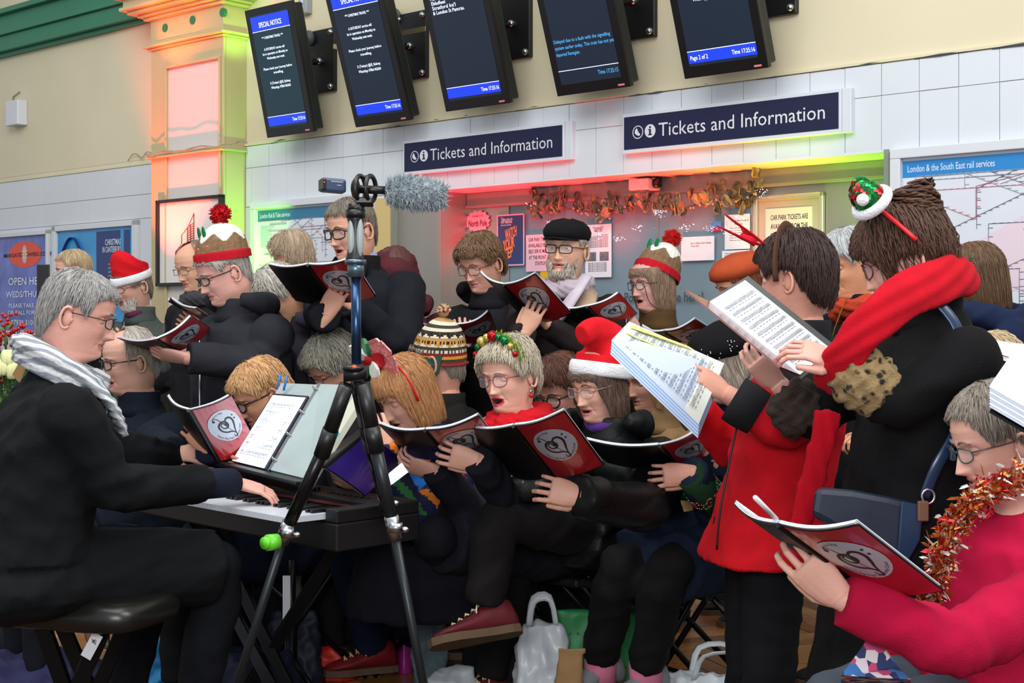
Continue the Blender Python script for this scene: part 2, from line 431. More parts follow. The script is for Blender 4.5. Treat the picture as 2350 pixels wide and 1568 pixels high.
def ringv(c, x, y, a, b, n=20, p=2.3):
    out = []
    for k in range(n):
        t = 2*PI*k/n; ca, sa = math.cos(t), math.sin(t); e = 2/p
        out.append(c + x*(a*abs(ca)**e*(1 if ca > 0 else -1)) + y*(b*abs(sa)**e*(1 if sa > 0 else -1)))
    return out
_ct = [0]
class Pn: pass
def person(label, head, s, yaw, pitch=0, roll=0, o=None, skin='#d9a793', hair=None, hcol=('#8a8378', '#b9b3a6'), by=None,
           lean=(0, 0), tl=.50, coat='#23262c', bulk=1.0, hem=.12, puff='cloth', seated=False, arms=(), legs=True, pants='#15161a',
           shoes='#1b1a1c', glasses=None, scarf=None, collar=True, hood=False, vox=.012, hs=1.0, glc='#141416', shw=.19, legsp=None,
           ground=True, open_coat=None, coatmats=None, coatf=None, arml=(.30, .25), neckdrop=0, wr=.0035, group=None, cuff=None, beard=None, sholift=0, rough=.85, feet=True, armr=1.0, skirt=0, legpts=None, seatz=.575):
    shoe2 = []
    o = dict(o or {}); _ct[0] += 1; seed = _ct[0]; o.setdefault('seed', seed)
    q = Pn(); hc = PS(head[0], head[1], s); q.hc = hc; q.s = s
    ya = math.radians(yaw); Rz = Matrix.Rotation(PI-ya, 3, 'Z'); Rh = Rz @ Matrix.Rotation(math.radians(roll), 3, 'Y') @ Matrix.Rotation(-math.radians(pitch), 3, 'X')
    Th = Matrix.Translation(hc) @ Rh.to_4x4() @ Matrix.Scale(hs, 4); q.T = Th; q.Rh = Rh
    by = yaw*.75 if by is None else by; b = math.radians(by); fw = Vector((-math.sin(b), -math.cos(b), 0)); rt = fw.cross(Vector((0,0,1)))
    q.fw, q.rt = fw, rt
    piv = Vector((0, -.02, -.12)); nb = hc + Rh @ (piv*hs); q.nb = nb
    T0 = nb + Vector((0, 0, -.085-neckdrop)) - fw*.012; up = Vector((0,0,1)); q.T0 = T0
    if seated: tl = max(.34, T0.z-seatz)
    pel = T0 - up*tl - fw*lean[0] + rt*lean[1]; q.pel = pel
    gz = 0 if ground else None
    org = Vector((pel.x, pel.y, 0))
    # -------- body: head, neck, hands in one mesh --------
    body = MB(); body.mi = 0
    V, fs, fm = head_mesh(o); vv = []
    Rz4 = Matrix.Translation(hc) @ Rz.to_4x4()
    for p in V:
        wgt = min(1, max(0, (p[2]+.19)/.075)); wgt = wgt*wgt*(3-2*wgt); pv = Vector(p)*hs
        a = hc + Rh @ pv; c2 = nb + Rz @ (pv-piv*hs)
        vv.append(a*wgt+c2*(1-wgt))
    body.add(vv, fs, fm)
    body.T = Th; (add_ears(body, o) if hair != 'bob' else None); add_eyes(body, o); body.T = None
    body.loft([ringv(T0+up*.10+fw*.01, rt, fw, .05, .05, 12), ringv(T0, rt, fw, .08, .06, 12), ringv(T0-up*.1, rt, fw, .13, .085, 12), ringv(T0.lerp(pel, .45), rt, fw, .11, .07, 12)])
    q.sh = {}; garm = MB(); q.wr = []
    shl = {1: T0+rt*shw*bulk**.5-up*(.055-sholift)-fw*.01, -1: T0-rt*shw*bulk**.5-up*(.055-sholift)-fw*.01}
    # -------- coat --------
    prof = [(.055, .060, .058), (.030, .080, .072), (.0, .112, .085), (-.03, .155, .098), (-.07, .186, .108), (-.14, .190, .122), (-.24, .178, .128), (-.34, .172, .130), (-.44, .180, .135)]
    rings = []
    for dz, a, bb in prof:
        f = min(1, max(0, -dz/tl)); c = T0+(pel-T0)*f+up*(dz if dz > 0 else 0)
        sc_ = (shw/.19)
        rings.append(ringv(c, rt, fw, a*sc_*(1+(bulk-1)*(1 if dz < -.02 else .5)), bb*(1+(bulk-1)*(1.3 if dz < -.02 else .6))))
    nh = max(1, int(hem/.08)) if not seated else 0
    for i in range(1, nh+1):
        f = i/nh; c = pel - up*(hem*f) - fw*.0
        rings.append(ringv(c, rt, fw, (.187+.02*f+skirt*f)*bulk, (.138+.014*f+skirt*f)*bulk))
    garm.loft(rings)
    if seated: garm.ell(pel-up*.02, (.215*bulk, .20*bulk, .115), 18, 10, R=Matrix((rt, fw, up)).transposed())
    for i, A in enumerate(arms):
        w_, side = A['w'], A['side']; S = shl[side]; r = armr*(.9+.1*bulk)
        hint = A.get('hint'); 
        hint = Vector(hint) if hint else (-up*1.0 + rt*side*.5 - fw*.1)
        fd = Vector(A.get('f', (-1, 0, 0))).normalized()
        E = Vector(A['e']) if 'e' in A else ik(S, w_, arml[0], arml[1], hint); q.sh[side] = (S, E, w_)
        cf = w_ - (w_-E).normalized()*A.get('cuffback', -.016)
        m1 = S.lerp(E, .5); pts = [S-rt*side*.04, S, m1, E, E.lerp(cf, .4), cf]; 
        garm.tube(crom(pts, 2), [k*bulk*r for k in (.058, .064, .067, .064, .061, .059, .058, .055, .051, .049, .047)], 14)
        garm.ell(S, (.066*bulk*r,)*3, 12, 8)
        put_hand(body, w_, fd, A.get('b', (0, -1, .2)), A.get('pose', 'hold'), A.get('m', side > 0), A.get('sc', .95)*.93)
        body.tube([T0-up*.06, S, S.lerp(E, .5), E, w_, w_+fd*.01], [.05, .045, .042, .036, .026, .024], 10)
    for side in (1, -1):
        if side not in q.sh and not A_none(arms):
            S = shl[side]; E = S-up*.29+rt*side*.05-fw*.02; w_ = E-up*.05+fw*.2
            q.sh[side] = (S, E, w_)
            garm.tube(crom([S-rt*side*.04, S, S.lerp(E, .5), E, w_], 2), [k*bulk for k in (.062, .068, .072, .071, .068, .066, .064, .055, .05)], 14)
            garm.ell(S, (.072*bulk,)*3, 12, 8)
            put_hand(body, w_, fw, up, 'fist', side > 0, .9)
    # legs
    leg = MB(); feet_ = []
    if legpts:
        for i, (kn_, an_, fd_, tl_, sc_, lc_) in enumerate(legpts):
            side = 1 if i == 0 else -1; hip = pel + rt*side*.085
            leg.tube(crom([hip, hip.lerp(kn_, .5), kn_, kn_.lerp(an_, .5), an_], 2), [.095, .092, .088, .082, .073, .072, .070, .066, .060], 14)
            leg.ell(kn_, .074, 12, 8)
            if seated: garm.tube([hip, hip.lerp(kn_, min(.95, .3+hem*2.2))], [.125, .112], 14)
            if sc_: shoe2.append((an_, fd_, tl_, sc_, lc_))
        leg.ell(pel, (.17, .15, .12), 14, 8)
    elif seated:
        kn = []
        sp = legsp or [(.09, .43, 0, .0), (-.09, .43, 0, .0)]
        for i, (lx, lf, kz, ff) in enumerate(sp):
            side = 1 if i == 0 else -1
            hip = pel + rt*side*.085 - up*.02; knee = pel + rt*lx + fw*lf + up*(kz-.0); 
            knee.z = max(.48, min(pel.z-.02, .56))+kz; an = knee + fw*ff + rt*0; an.z = .09+(A_lift(sp, i))
            leg.tube(crom([hip, hip.lerp(knee, .5), knee, knee.lerp(an, .5), an], 2), [.098, .094, .088, .08, .070, .064, .060, .054, .052], 14)
            leg.ell(knee, .072, 10, 8)
            feet_.append((an, fw + rt*side*.15))
        leg.ell(pel, (.17, .15, .12), 14, 8)
        if hem > .0:
            for i, (lx, lf, kz, ff) in enumerate(sp):
                side = 1 if i == 0 else -1; hip = pel + rt*side*.085; kn_ = pel+rt*lx+fw*lf*min(.85, .3+hem*2.2); kn_.z = max(.48, min(pel.z-.02, .56))+kz
                garm.tube([hip, kn_], [.13, .115], 14)
    elif legs:
        for side in (1, -1):
            hip = pel+rt*side*.09-up*.0; an = hip.copy(); an.z = .1; an += rt*side*.02+fw*.03
            leg.tube(crom([hip, hip.lerp(an, .5), an], 3), [.095, .092, .085, .078, .072, .064, .058], 12)
            feet_.append((an, fw+rt*side*.15))
        leg.ell(pel, (.16, .13, .12), 14, 8)
    hm = hairm(*hcol)
    bo = body.build('person', [skinm(skin), mat('lip_'+o.get('lip', 'b5706a').strip('#'), '#'+o.get('lip', 'b5706a'), .4), mat('eye_white', '#d8d4cf', .3), mat('iris_dark', '#2f3538', .2), hm, mat('mouth_dark', '#3a1316', .6)], None, True, org)
    tag(bo, label, 'person', group); q.o = bo
    v, n, f = remesh(garm, vox, 2, .5); v = wrink(v, n, wr, seed, puff)
    cm = coatmats or [cloth(coat, rough)]
    fmat = None
    if coatf is not None and hasattr(f, 'shape'):
        cen = v[f].mean(1); fmat = coatf(cen, q)
    q.coat = npobj('coat', v, f, cm, bo, fmat=fmat)
    if len(leg.v):
        v, n, f = remesh(leg, .014, 2); v = wrink(v, n, .003, seed+50)
        q.leg = npobj('trousers', v, f, [cloth(pants)], bo)
    if feet and feet_:
        for an, d in feet_: shoe(bo, an, d, shoes)
    for an_, fd_, tl_, sc_, lc_ in shoe2: shoe(bo, an_, fd_, sc_, lace=lc_, tilt=tl_)
    if hair:
        h = hair_mb(hair, o, Th); q.hair = h.build('hair', [hm, hairm(hcol[1], hcol[0])], bo, True)
    if beard:
        mb = MB(); mb.T = Th; rs = np.random.RandomState(seed)
        for k in range(420):
            t = rs.uniform(-1.25, 1.25); zt = -.052-.008*rs.rand() if abs(t) < .5 else -.045-.02*rs.rand()+.03*max(0, abs(t)-.9)
            z = zt - rs.rand()**.8*.062
            if abs(t) < .45 and -.090 < z < -.052: continue
            x, y, z1 = surf(np.array(t), np.array(max(z, -.118)), .0035); x2, y2, z2 = surf(np.array(t*.95), np.array(max(z-.01, -.122)), beard[1])
            ex = .006 if abs(t) < .6 else 0
            mb.tube([(float(x), float(y)+ex*.5, z), (float(x2), float(y2)+ex, z-.012), (float(x2)*.98, float(y2)+ex, z-.022)], [.0035, .003, .0006], 4, cap=False)
        mb.build('beard', [hairm(*beard[0])], bo, True)
    if glasses:
        g = glasses_mb(Th, **glasses); g.build('glasses', [mat('frame_'+glc.strip('#'), glc, .3), LENS], bo, True)
    if collar:
        cc = MB(); k_ = .7+.3*bulk; pr = ((.0, .100, .088), (.03, .088, .078), (.06, .082, .072), (.088, .082, .074), (.092, .078, .070), (.086, .072, .066), (.05, .066, .06), (.0, .066, .06))
        cc.loft([ringv(T0+up*(z_-.004)+fw*(.010+.12*(z_)*.3), rt, fw, a_*k_, b_*k_, 28, 2.0) for z_, a_, b_ in pr], closed=True)
        cc.build('collar', cloth(coat if collar is True else collar, rough), bo, True)
    if hood:
        cc = MB(); hcn = T0 - fw*.09*bulk + up*.045
        R_ = []
        for i in range(13):
            a = PI*(i/12)*1.25-PI*.125
            R_.append(T0 + up*(.045-.02*math.sin(a)+.03) + rt*(.118*math.cos(a)*bulk) - fw*(.105*math.sin(a)*bulk-.03))
        cc.tube(R_, [.022]+[.034+.008*math.sin(i) for i in range(11)]+[.022], 12, flat=1.25)
        cc.ell(T0-fw*.10*bulk-up*.02, (.10, .04, .07), 14, 10, R=Matrix((rt, fw, up)).transposed())
        v, n, f = remesh(cc, .011, 3); v = wrink(v, n, .004, seed+9)
        npobj('hood', v, f, [cloth(coat if hood is True else hood, rough)], bo)
    if scarf: make_scarf(q, **scarf)
    return q
def A_none(a): return a == 'none'
def A_lift(sp, i): return 0
def make_scarf(q, col, r=.03, tails=(), drop=0, mats=None, wid=1.0):
    mb = MB(); up = Vector((0,0,1)); pts = []
    for i in range(40):
        a = 4*PI*i/39; k = i/39
        pts.append(q.T0 + up*(.052-drop+.028*(k-.5)+.02*math.cos(a)*-1) + q.rt*((.078+.012*k)*wid*math.sin(a)) + q.fw*((.078+.014*k)*wid*math.cos(a)+.012))
    mb.tube(pts, [r*(1+.12*math.sin(i*1.3)) for i in range(40)], 10, flat=1.3)
    for t in tails: mb.tube(crom(t[0], 3), t[1], 12, flat=t[2] if len(t) > 2 else .35, up=(0, -1, .2))
    v, n, f = remesh(mb, .009, 2)
    rs = random.random()*6
    d = .0035*np.sin(v[:, 2]*230+v[:, 0]*90+3*np.sin(v[:, 0]*30+rs)); v = v+n*d[:, None]
    npobj('scarf', v, f, mats or [cloth(col, .9)], q.o)
def shoe(parent, an, d, col, sole='#5b4a3b', lace=None, name='shoe', L=.27, tilt=None, Wd=1.0):
    d = Vector((d[0], d[1], 0)) if tilt is None else Vector(d); d.normalize(); 
    if tilt is None: x = d.cross(Vector((0,0,1))); z = Vector((0,0,1)); org = Vector((an.x, an.y, 0))-d*.05
    else: z = Vector(tilt); z = (z-d*z.dot(d)).normalized(); x = d.cross(z); org = Vector(an)-z*.10-d*.05
    up_ = MB(); M = Matrix((x, d, z)).transposed().to_4x4(); M.translation = org
    up_.T = M; rings = []
    for y, w_, h in ((-.045, .018, .06), (-.03, .032, .105), (.0, .036, .118), (.04, .037, .112), (.07, .039, .09), (.10, .043, .074), (.14, .047, .060), (.18, .045, .050), (.21, .034, .038), (.222, .015, .026)):
        rings.append([Vector((w_*Wd*math.cos(a)*(1 if math.sin(a) < .2 else .86), y*L/.27, .014+max(0, (h-.014)*(.5+.5*math.sin(a))**.8))) for a in [2*PI*k/16 for k in range(16)]])
    up_.loft(rings); o = up_.build(name, [cloth(col, .5, bump=.1)], parent, True)
    so = MB(); so.T = M; outl = [(0, -.052), (.026, -.045), (.034, -.02), (.033, .03), (.040, .09), (.049, .14), (.046, .19), (.03, .222), (0, .232)]
    outl = outl+[(-a, b) for a, b in outl[::-1][1:-1]]
    so.loft([[Vector((a*Wd, b*L/.27, zz)) for a, b in outl] for zz in (0, .004, .02, .024)])
    so.build('sole', [cloth(sole, .8, bump=.3)], o, False)
    if lace:
        lc = MB(); lc.T = M
        for i in range(5):
            y = .055+.022*i; h = .103-.0105*i; s_ = .020
            lc.tube([(-s_, y, h-.006), (0, y+.006, h+.004), (s_, y+.01, h-.006)], .0026, 5); lc.tube([(s_, y, h-.006), (0, y+.006, h+.005), (-s_, y+.01, h-.006)], .0026, 5)
        for sx in (-1, 1):
            lc.tube(crom([(0, .045, .112), (sx*.03, .035, .125), (sx*.048, .05, .10), (sx*.025, .05, .105), (0, .045, .112)], 4), .0026, 5)
            lc.tube(crom([(0, .045, .112), (sx*.03, .07, .10), (sx*.045, .08, .07)], 4), .0026, 5)
        lc.build('laces', cloth(lace), o, True)
    return o
# -------- hats and things on heads --------
def beanie(q, mats, brimz=.035, height=.15, tiltb=-12, icing=True, pom=None, fair=False, pomr=.035, leanx=0, rollm=0, brimh=.22, fan=False):
    mb = MB(); T = q.T @ Matrix.Rotation(math.radians(rollm), 4, 'Y') @ Matrix.Rotation(math.radians(-tiltb), 4, 'X'); mb.T = T; n = 96; R = 30; vs = []; fs = []; fm = []
    for i in range(R+1):
        t = i/R; k = max(0, 1-t**2.6)**.55; z = brimz+height*t
        e = .007 if t < brimh else 0
        for j in range(n):
            a = 2*PI*j/n; rb = 1+.012*math.sin(24*a) if t < brimh or not fair else 1+.004*math.sin(48*a)
            vs.append((leanx*t*t+(.084*k+e+.002)*math.sin(a)*rb, (-.010-.03*t*t)+(.104*k+e)*math.cos(a)*rb, z+.006*math.cos(a)))
    for i in range(R):
        t = (i+.5)/R
        for j in range(n):
            a = 2*PI*(j+.5)/n; fs.append((i*n+j, i*n+(j+1) % n, (i+1)*n+(j+1) % n, (i+1)*n+j)); m = 1
            if t < brimh: m = 0
            elif icing and t > .60+.11*math.sin(6*a+.6): m = 2
            if fair:
                g = int((t)*15); u = (a*40/(2*PI)) % 1
                m = [0, 3, 4, 0, 2, 3, 1, 4, 1, 5, 3, 2, 3, 2, 1][min(g, 14)]
                ff = (t*15) % 1; 
                if g in (2, 6, 9) and abs(((a*14/(2*PI)) % 1)-.5) < .5*(1-ff): m = [2, 3, 4][g % 3]
                if g in (4, 12) and u < .45: m = 3
                if g in (7, 10) and u < .5: m = 5
            fm.append(m)
    fs.append(tuple(R*n+j for j in range(n))); fm.append(2 if icing else 1)
    mb.add(vs, fs, fm); h = mb.build('knitted_hat', mats, q.o, True)
    if icing:
        lf = MB(); lf.T = T
        for sx in (-.02, .03): lf.ell((leanx*.8+sx, .052, brimz+height*.80), (.012, .006, .026), 8, 8)
        lf.build('holly_leaf', cloth('#0d6a3c'), h, True)
    if pom:
        pb = MB(); pb.T = T; c = Vector((leanx*1.1, -.035, brimz+height*(1.0)+pomr*.7)); rs = random.Random(3)
        pb.ell(c, pomr*.72, 12, 10)
        for k in range(420 if not fan else 120):
            d = Vector((rs.gauss(0, 1), rs.gauss(0, 1), rs.gauss(0, 1) if not fan else abs(rs.gauss(.6, .8)))).normalized(); L = pomr*rs.uniform(.9, 1.12)
            pb.tube([c+d*pomr*.5, c+d*L], [.0035, .0012], 4, cap=False, mi=rs.randint(0, len(pom)-1))
        pb.build('pompom', pom, h, True)
    return h
def santa_hat(q, path, brimz=.045, tiltb=-8, wr=(.084, .103), rad=None, rollm=0, brimw=.022, pom=None, red='#c4131f'):
    T = q.T @ Matrix.Rotation(math.radians(rollm), 4, 'Y') @ Matrix.Rotation(math.radians(-tiltb), 4, 'X')
    mb = MB(); mb.T = T; rings = []; n = 28
    pts = [Vector((0, -.010, brimz))]+[Vector(p) for p in path]; rad = rad or [1.02, .98, .8, .5, .3, .12]
    pts = crom(pts, 3); rad = np.interp(np.linspace(0, 1, len(pts)), np.linspace(0, 1, len(rad)), rad)
    for i, p in enumerate(pts):
        t = (pts[min(i+1, len(pts)-1)]-pts[max(i-1, 0)]).normalized(); x = Vector((1, 0, 0)); x = (x-t*x.dot(t)).normalized(); y = t.cross(x)
        if i < 3: x = Vector((1, 0, 0)); y = Vector((0, 1, 0))
        rings.append([p+x*(wr[0]*rad[i]*math.cos(a)*(1+.03*math.sin(5*a+i)))+y*(wr[1]*rad[i]*math.sin(a)) for a in [2*PI*k/n for k in range(n)]])
    mb.loft(rings); v, nn, f = remesh(mb, .007, 2); v = wrink(v, nn, .0025, 77)
    h = npobj('santa_hat', v, f, [cloth(red, .9)], q.o)
    br = MB(); br.T = T; ring = [Vector(((wr[0]+.004)*math.sin(a), -.010+(wr[1]+.004)*math.cos(a), brimz+brimw*.4)) for a in [2*PI*k/40 for k in range(40)]]
    br.tube(ring, .009, 10, closed=True, flat=brimw/.009*.9)
    br.build('hat_brim', cloth('#d9dde0', .95, bump=.8, bscale=160), h, True)
    if pom:
        pb = MB(); pb.T = T; pb.ell(pts[-1], pom, 12, 10); pb.build('pompom', cloth('#e8eaec'), h, True)
    return h
def band_pts(q, y=0.0, r=.012, n=25, a0=-1.65, a1=1.65, tilt=0):
    out = []
    for i in range(n):
        a = a0+(a1-a0)*i/(n-1); out.append(Vector(((.080+r)*math.sin(a), y+tilt*math.cos(a), (.118+r)*math.cos(a) if math.cos(a) > 0 else .118*math.cos(a))))
    return out
# ================= song folders =================
def solveZ(px, py, S, L, sign):
    r = Vector(((px-CX)/F, 1, -(py-HY)/F)); o_ = Vector((0, 0, H)); d = o_-S
    a = r.dot(r); b = 2*r.dot(d); c = d.dot(d)-L*L; D = b*b-4*a*c
    Z = -b/(2*a) if D < 0 else (-b+sign*math.sqrt(D))/(2*a)
    return o_+r*Z
LOGO = [[(-.62,.40),(-.56,.60),(-.38,.56),(-.2,.3),(-.06,.02),(.08,-.25),(.2,-.45)],
 [(.02,.02),(-.12,.2),(-.3,.1),(-.22,-.12),(0,-.14),(.12,.02),(.06,.2),(-.1,.3),(-.34,.22),(-.46,-.02),(-.36,-.28),(-.12,-.42),(.12,-.46),(.32,-.6),(.36,-.82),(.24,-.84),(.16,-.66)],
 [(0,.02),(.02,.25),(.16,.42),(.38,.40),(.5,.18),(.46,-.12),(.38,-.4),(.34,-.76)]]
def ribbon(mb, pts, w0, fn, mi, off, k=5):
    pts = crom([(a, b, 0) for a, b in pts], k); n = len(pts); vs = []
    for i, p in enumerate(pts):
        t = (pts[min(i+1, n-1)]-pts[max(i-1, 0)]).normalized(); nn = Vector((-t.y, t.x, 0)); w_ = w0*(.4+.9*math.sin(PI*i/(n-1)))
        vs += [fn(p.x+nn.x*w_, p.y+nn.y*w_, off), fn(p.x-nn.x*w_, p.y-nn.y*w_, off)]
    mb.add(vs, [(2*i, 2*i+1, 2*i+3, 2*i+2) for i in range(n-1)], mi)
def disc(mb, cx, cy, r, fn, mi, off, n=28):
    vs = [fn(cx, cy, off)]+[fn(cx+r*math.cos(2*PI*k/n), cy+r*math.sin(2*PI*k/n), off) for k in range(n)]
    for rr in (.5,):
        pass
    mb.add(vs, [(0, 1+k, 1+(k+1) % n) for k in range(n)], mi)
RED = mat('folder_red', '#a81a22', .22, var=.08, vscale=5, coat=.5)
FBLK = mat('folder_black', '#08070a', .42, spec=.3)
LOGOW = mat('logo_white', '#b4bccb', .3, coat=.4)
def logo_on(mb, fn, r, off=.0012, word=True):
    f2 = lambda x, y, o_: fn(x*r, y*r, o_)
    # grid disc so that it follows the bend of the cover
    n, R = 28, 4; vs = [f2(0, 0, off)]; fs = []
    for i in range(1, R+1):
        for k in range(n): vs.append(f2(i/R*math.cos(2*PI*k/n), i/R*math.sin(2*PI*k/n), off))
    for k in range(n): fs.append((0, 1+k, 1+(k+1) % n))
    for i in range(1, R):
        for k in range(n): fs.append((1+(i-1)*n+k, 1+i*n+k, 1+i*n+(k+1) % n, 1+(i-1)*n+(k+1) % n))
    mb.add(vs, fs, 0)
    for s_, w_ in zip(LOGO, (.018, .04, .045)): ribbon(mb, s_, w_, f2, 1, off+.0006)
    for x, y, rr in ((-.58, .45, .075), (.04, .06, .10), (.62, .48, .05), (.68, .25, .05)): disc(mb, x, y, rr, f2, 1, off+.0008, 12)
    if word:
        for txt, a0, rad, sgn in (('Thanet Big Sing Community Choir', -PI/2-1.05, .90, 1), ('Love to Sing', PI/2+.85, .80, -1)):
            vs, fs = text2d(txt); W_ = max(v[0] for v in vs)
            size = .16; out = []
            for x, y in vs:
                a = a0+sgn*x*size*.95/ rad; rr = rad-y*size*1.0 if sgn > 0 else rad+y*size
                out.append(f2(rr*math.cos(a), rr*math.sin(a), off+.0007))
            mb.add(out, fs, 1)
def song_folder(label, Z, ST, SB, BT, FT, sb=1, sbt=-1, sft=1, L=.305, Wd=.225, bend=.012, group='red and black song folders', red=RED, logo=True, pages=.008, swap=False, thick=.0025):
    S0 = P(ST[0], ST[1], Z); S1 = solveZ(SB[0], SB[1], S0, L, sb); dn = S1-S0
    B0 = solveZ(BT[0], BT[1], S0, Wd, sbt); F0 = solveZ(FT[0], FT[1], S0, Wd, sft)
    dn = dn.normalized()*L; O_ = Vector((0, 0, H))
    def sq(px, py, sg):
        r = Vector(((px-CX)/F, 1, -(py-HY)/F)); k = r.dot(dn)
        if abs(k) > 1e-5:
            Z = (S0-O_).dot(dn)/k; p = O_+r*Z
            if .75*Wd < (p-S0).length < 1.22*Wd: return p
        c = [solveZ(px, py, S0, Wd, s_) for s_ in (-1, 1)]
        c.sort(key=lambda p: abs((p-S0).dot(dn))); a_, b_ = c
        return a_ if abs(abs((a_-S0).dot(dn))-abs((b_-S0).dot(dn))) > .012 else (a_ if ((a_-c[0]).length < 1e-9 and sg < 0) else solveZ(px, py, S0, Wd, sg))
    B0 = sq(BT[0], BT[1], sbt); F0 = sq(FT[0], FT[1], sft)
    def mk(e):
        e = e-S0
        n = e.cross(dn).normalized(); 
        if n.dot(Vector((0, 0, H))-S0) < 0: n = -n
        return e, n
    eb, nb = mk(B0); ef, nf = mk(F0)
    cen = S0+dn*.5; t = thing('song_folder', cen, label, 'folder', group)
    def cov(e, n, u, v, off): return S0+e*u+dn*v+n*(bend*math.sin(PI*min(1, max(0, u)))*1.0+off)-n*bend*.4*u
    def sheet(mb, e, n, u0, u1, v0, v1, o0, o1, mi=0, N=8):
        us = [u0+(u1-u0)*i/N for i in range(N+1)]; rings = []
        for u in us: rings.append([cov(e, n, u, v0, o0), cov(e, n, u, v1, o0), cov(e, n, u, v1, o1), cov(e, n, u, v0, o1)])
        mb.loft(rings, True, mi)
    a = MB(); sheet(a, eb, nb, .02, 1, 0, 1, -thick, 0); a.build('back_cover', FBLK, t)
    a = MB(); sheet(a, ef, nf, .02, 1, 0, 1, -thick, 0); fc = a.build('front_cover', FBLK, t)
    a = MB(); sheet(a, ef, nf, .07, .985, .012, .985, .0002, .0010); a.build('red_sheet', red, fc)
    a = MB(); a.tube([S0, S0+dn*.5, S1 if False else S0+dn], .0055, 8); a.build('spine', FBLK, t)
    a = MB()
    for (e, n) in ((eb, nb), (ef, nf)):
        for k in range(3): sheet(a, e, n, .02, .955+.01*k, -.014+.004*k, .97, -thick-pages*(k+1)/3, -thick-pages*k/3-.001)
    a.build('pages', WHITE, t)
    if logo:
        a = MB(); ew = ef.normalized(); c_u = .52
        def fn(x, y, off): return cov(ef, nf, c_u+x/Wd, .41-y/L, off+.0012)
        logo_on(a, fn, .084); a.build('round_logo', [LOGOW, INK], fc)
    return t, S0, dn, eb, ef, nb, nf
# ================= the setting =================
CREAM = mat('cream_paint', '#cdc5a8', .6, bump=.15, bscale=6, var=.04, vscale=1.5)
TILE = mat('white_tile', '#cbd2d9', .22, var=.02, vscale=3, bump=.04, bscale=4)
GROUT = mat('grout', '#b4bac0', .8)
WPAINT = mat('white_paint', '#c9ced4', .45, var=.02, vscale=2)
GREEN = mat('green_paint', '#1f6f50', .4, var=.06, vscale=2)
STEEL = mat('brushed_steel', '#a9a49c', .38, .75, bump=.08, bscale=60, stretch=(1, 1, .04), var=.06, vscale=5)
PILC = mat('pilaster_cream', '#b3a67e', .5, bump=.1, bscale=8)
CONC = mat('dark_caulk', '#4a5150', .8)
def st(mb, name, mats, parent=None, **k):
    o = mb.build(name, mats, parent, **k)
    if parent is None: o['kind'] = 'structure'
    return o
US, UE = -9.5, 5.5
UR0, UR1 = wu(905), 1.486           # recess of the ticket window
VS = 2.078; VT = 2.489
m = MB(); m.wbox(US, UE, VT, 5.2, -.3, 0); m.wbox(US, UR0-.02, 0, VT, -.3, -.002); m.wbox(UR1+.005, UE, 0, VT, -.3, -.002); m.wbox(UR0-.02, UR1+.005, VS+.01, VT, -.3, -.002)
m.wbox(UR0-.02, UR1+.005, 0, VS+.01, -.42, -.30)
wall = st(m, 'wall_back', CREAM)
# floor
m = MB(); m.box((-9, -1.5, -.05), (7, 14, -.012)); floor = st(m, 'floor', mat('floor_screed', '#4a2f1b', .7))
# parquet blocks laid in herringbone
PW = [mat('oak_block_%d' % i, c, .32, bump=.06, bscale=40, var=.22, vscale=9, stretch=(1, 1, 1), coat=.15) for i, c in enumerate(('#8a5a2c', '#9c6a36', '#74481f', '#a9763f'))]
bl, bw = .36, .09; cand = []
ca, sa = math.cos(.35), math.sin(.35)
for i in range(-60, 60):
    for j in range(-14, 14):
        for kk in (0, 1):
            x = i*bw + j*bl; y = i*bw - j*bl
            if kk: a, b, c_, d = x+bw, y, x+bw+bw, y+bl
            else: a, b, c_, d = x, y-bw+bw, x+bl, y+bw
            if kk: a, b, c_, d = x, y+bw, x+bw, y+bw+bl
            mx, my = (a+c_)/2, (b+d)/2; X = mx*ca-my*sa-.8; Y = mx*sa+my*ca+6.4
            if -3.4 < X < 2.2 and 4.4 < Y < 9: cand.append((X, Y, a, b, c_, d))
def fpx(X, Y): return CX+F*X/Y, HY+F*H/Y
def vis(c):
    px, py = fpx(c[0], c[1]); return -20 < px < 2000 and py < 1620
def rank(c):
    px, py = fpx(c[0], c[1]); ok = vis(c)
    return (0 if ok else 10)+c[1]*.1
cand.sort(key=rank); rest = MB(); rest_m = []
bshare = {}
for idx, (X, Y, a, b, c_, d) in enumerate(cand):
    L_, W_ = c_-a-.003, d-b-.003; h = .001*math.sin(idx*1.7)
    R_ = Matrix.Translation((X, Y, -.012)) @ Matrix.Rotation(.35, 4, 'Z')
    if idx < 290:
        key = (L_ > W_, idx % 4)
        if key not in bshare:
            t = MB(); t.loft([[Vector((sx*L_/2*k, sy*W_/2*k, z)) for sx, sy in ((-1,-1),(1,-1),(1,1),(-1,1))] for z, k in ((0, 1), (.0105, 1), (.012, .99))]); bshare[key] = t.mesh('plank', PW[idx % 4], (0,0,0), False)
        o = bpy.data.objects.new('plank', bshare[key]); C.objects.link(o); o.parent = floor; o.location = (X, Y, -.012+h); o.rotation_euler = (0, 0, .35)
    else:
        rest.T = R_; rest.box((-L_/2, -W_/2, 0), (L_/2, W_/2, .012+h), idx % 4)
o = rest.build('plank', PW, floor); o['kind'] = 'stuff'
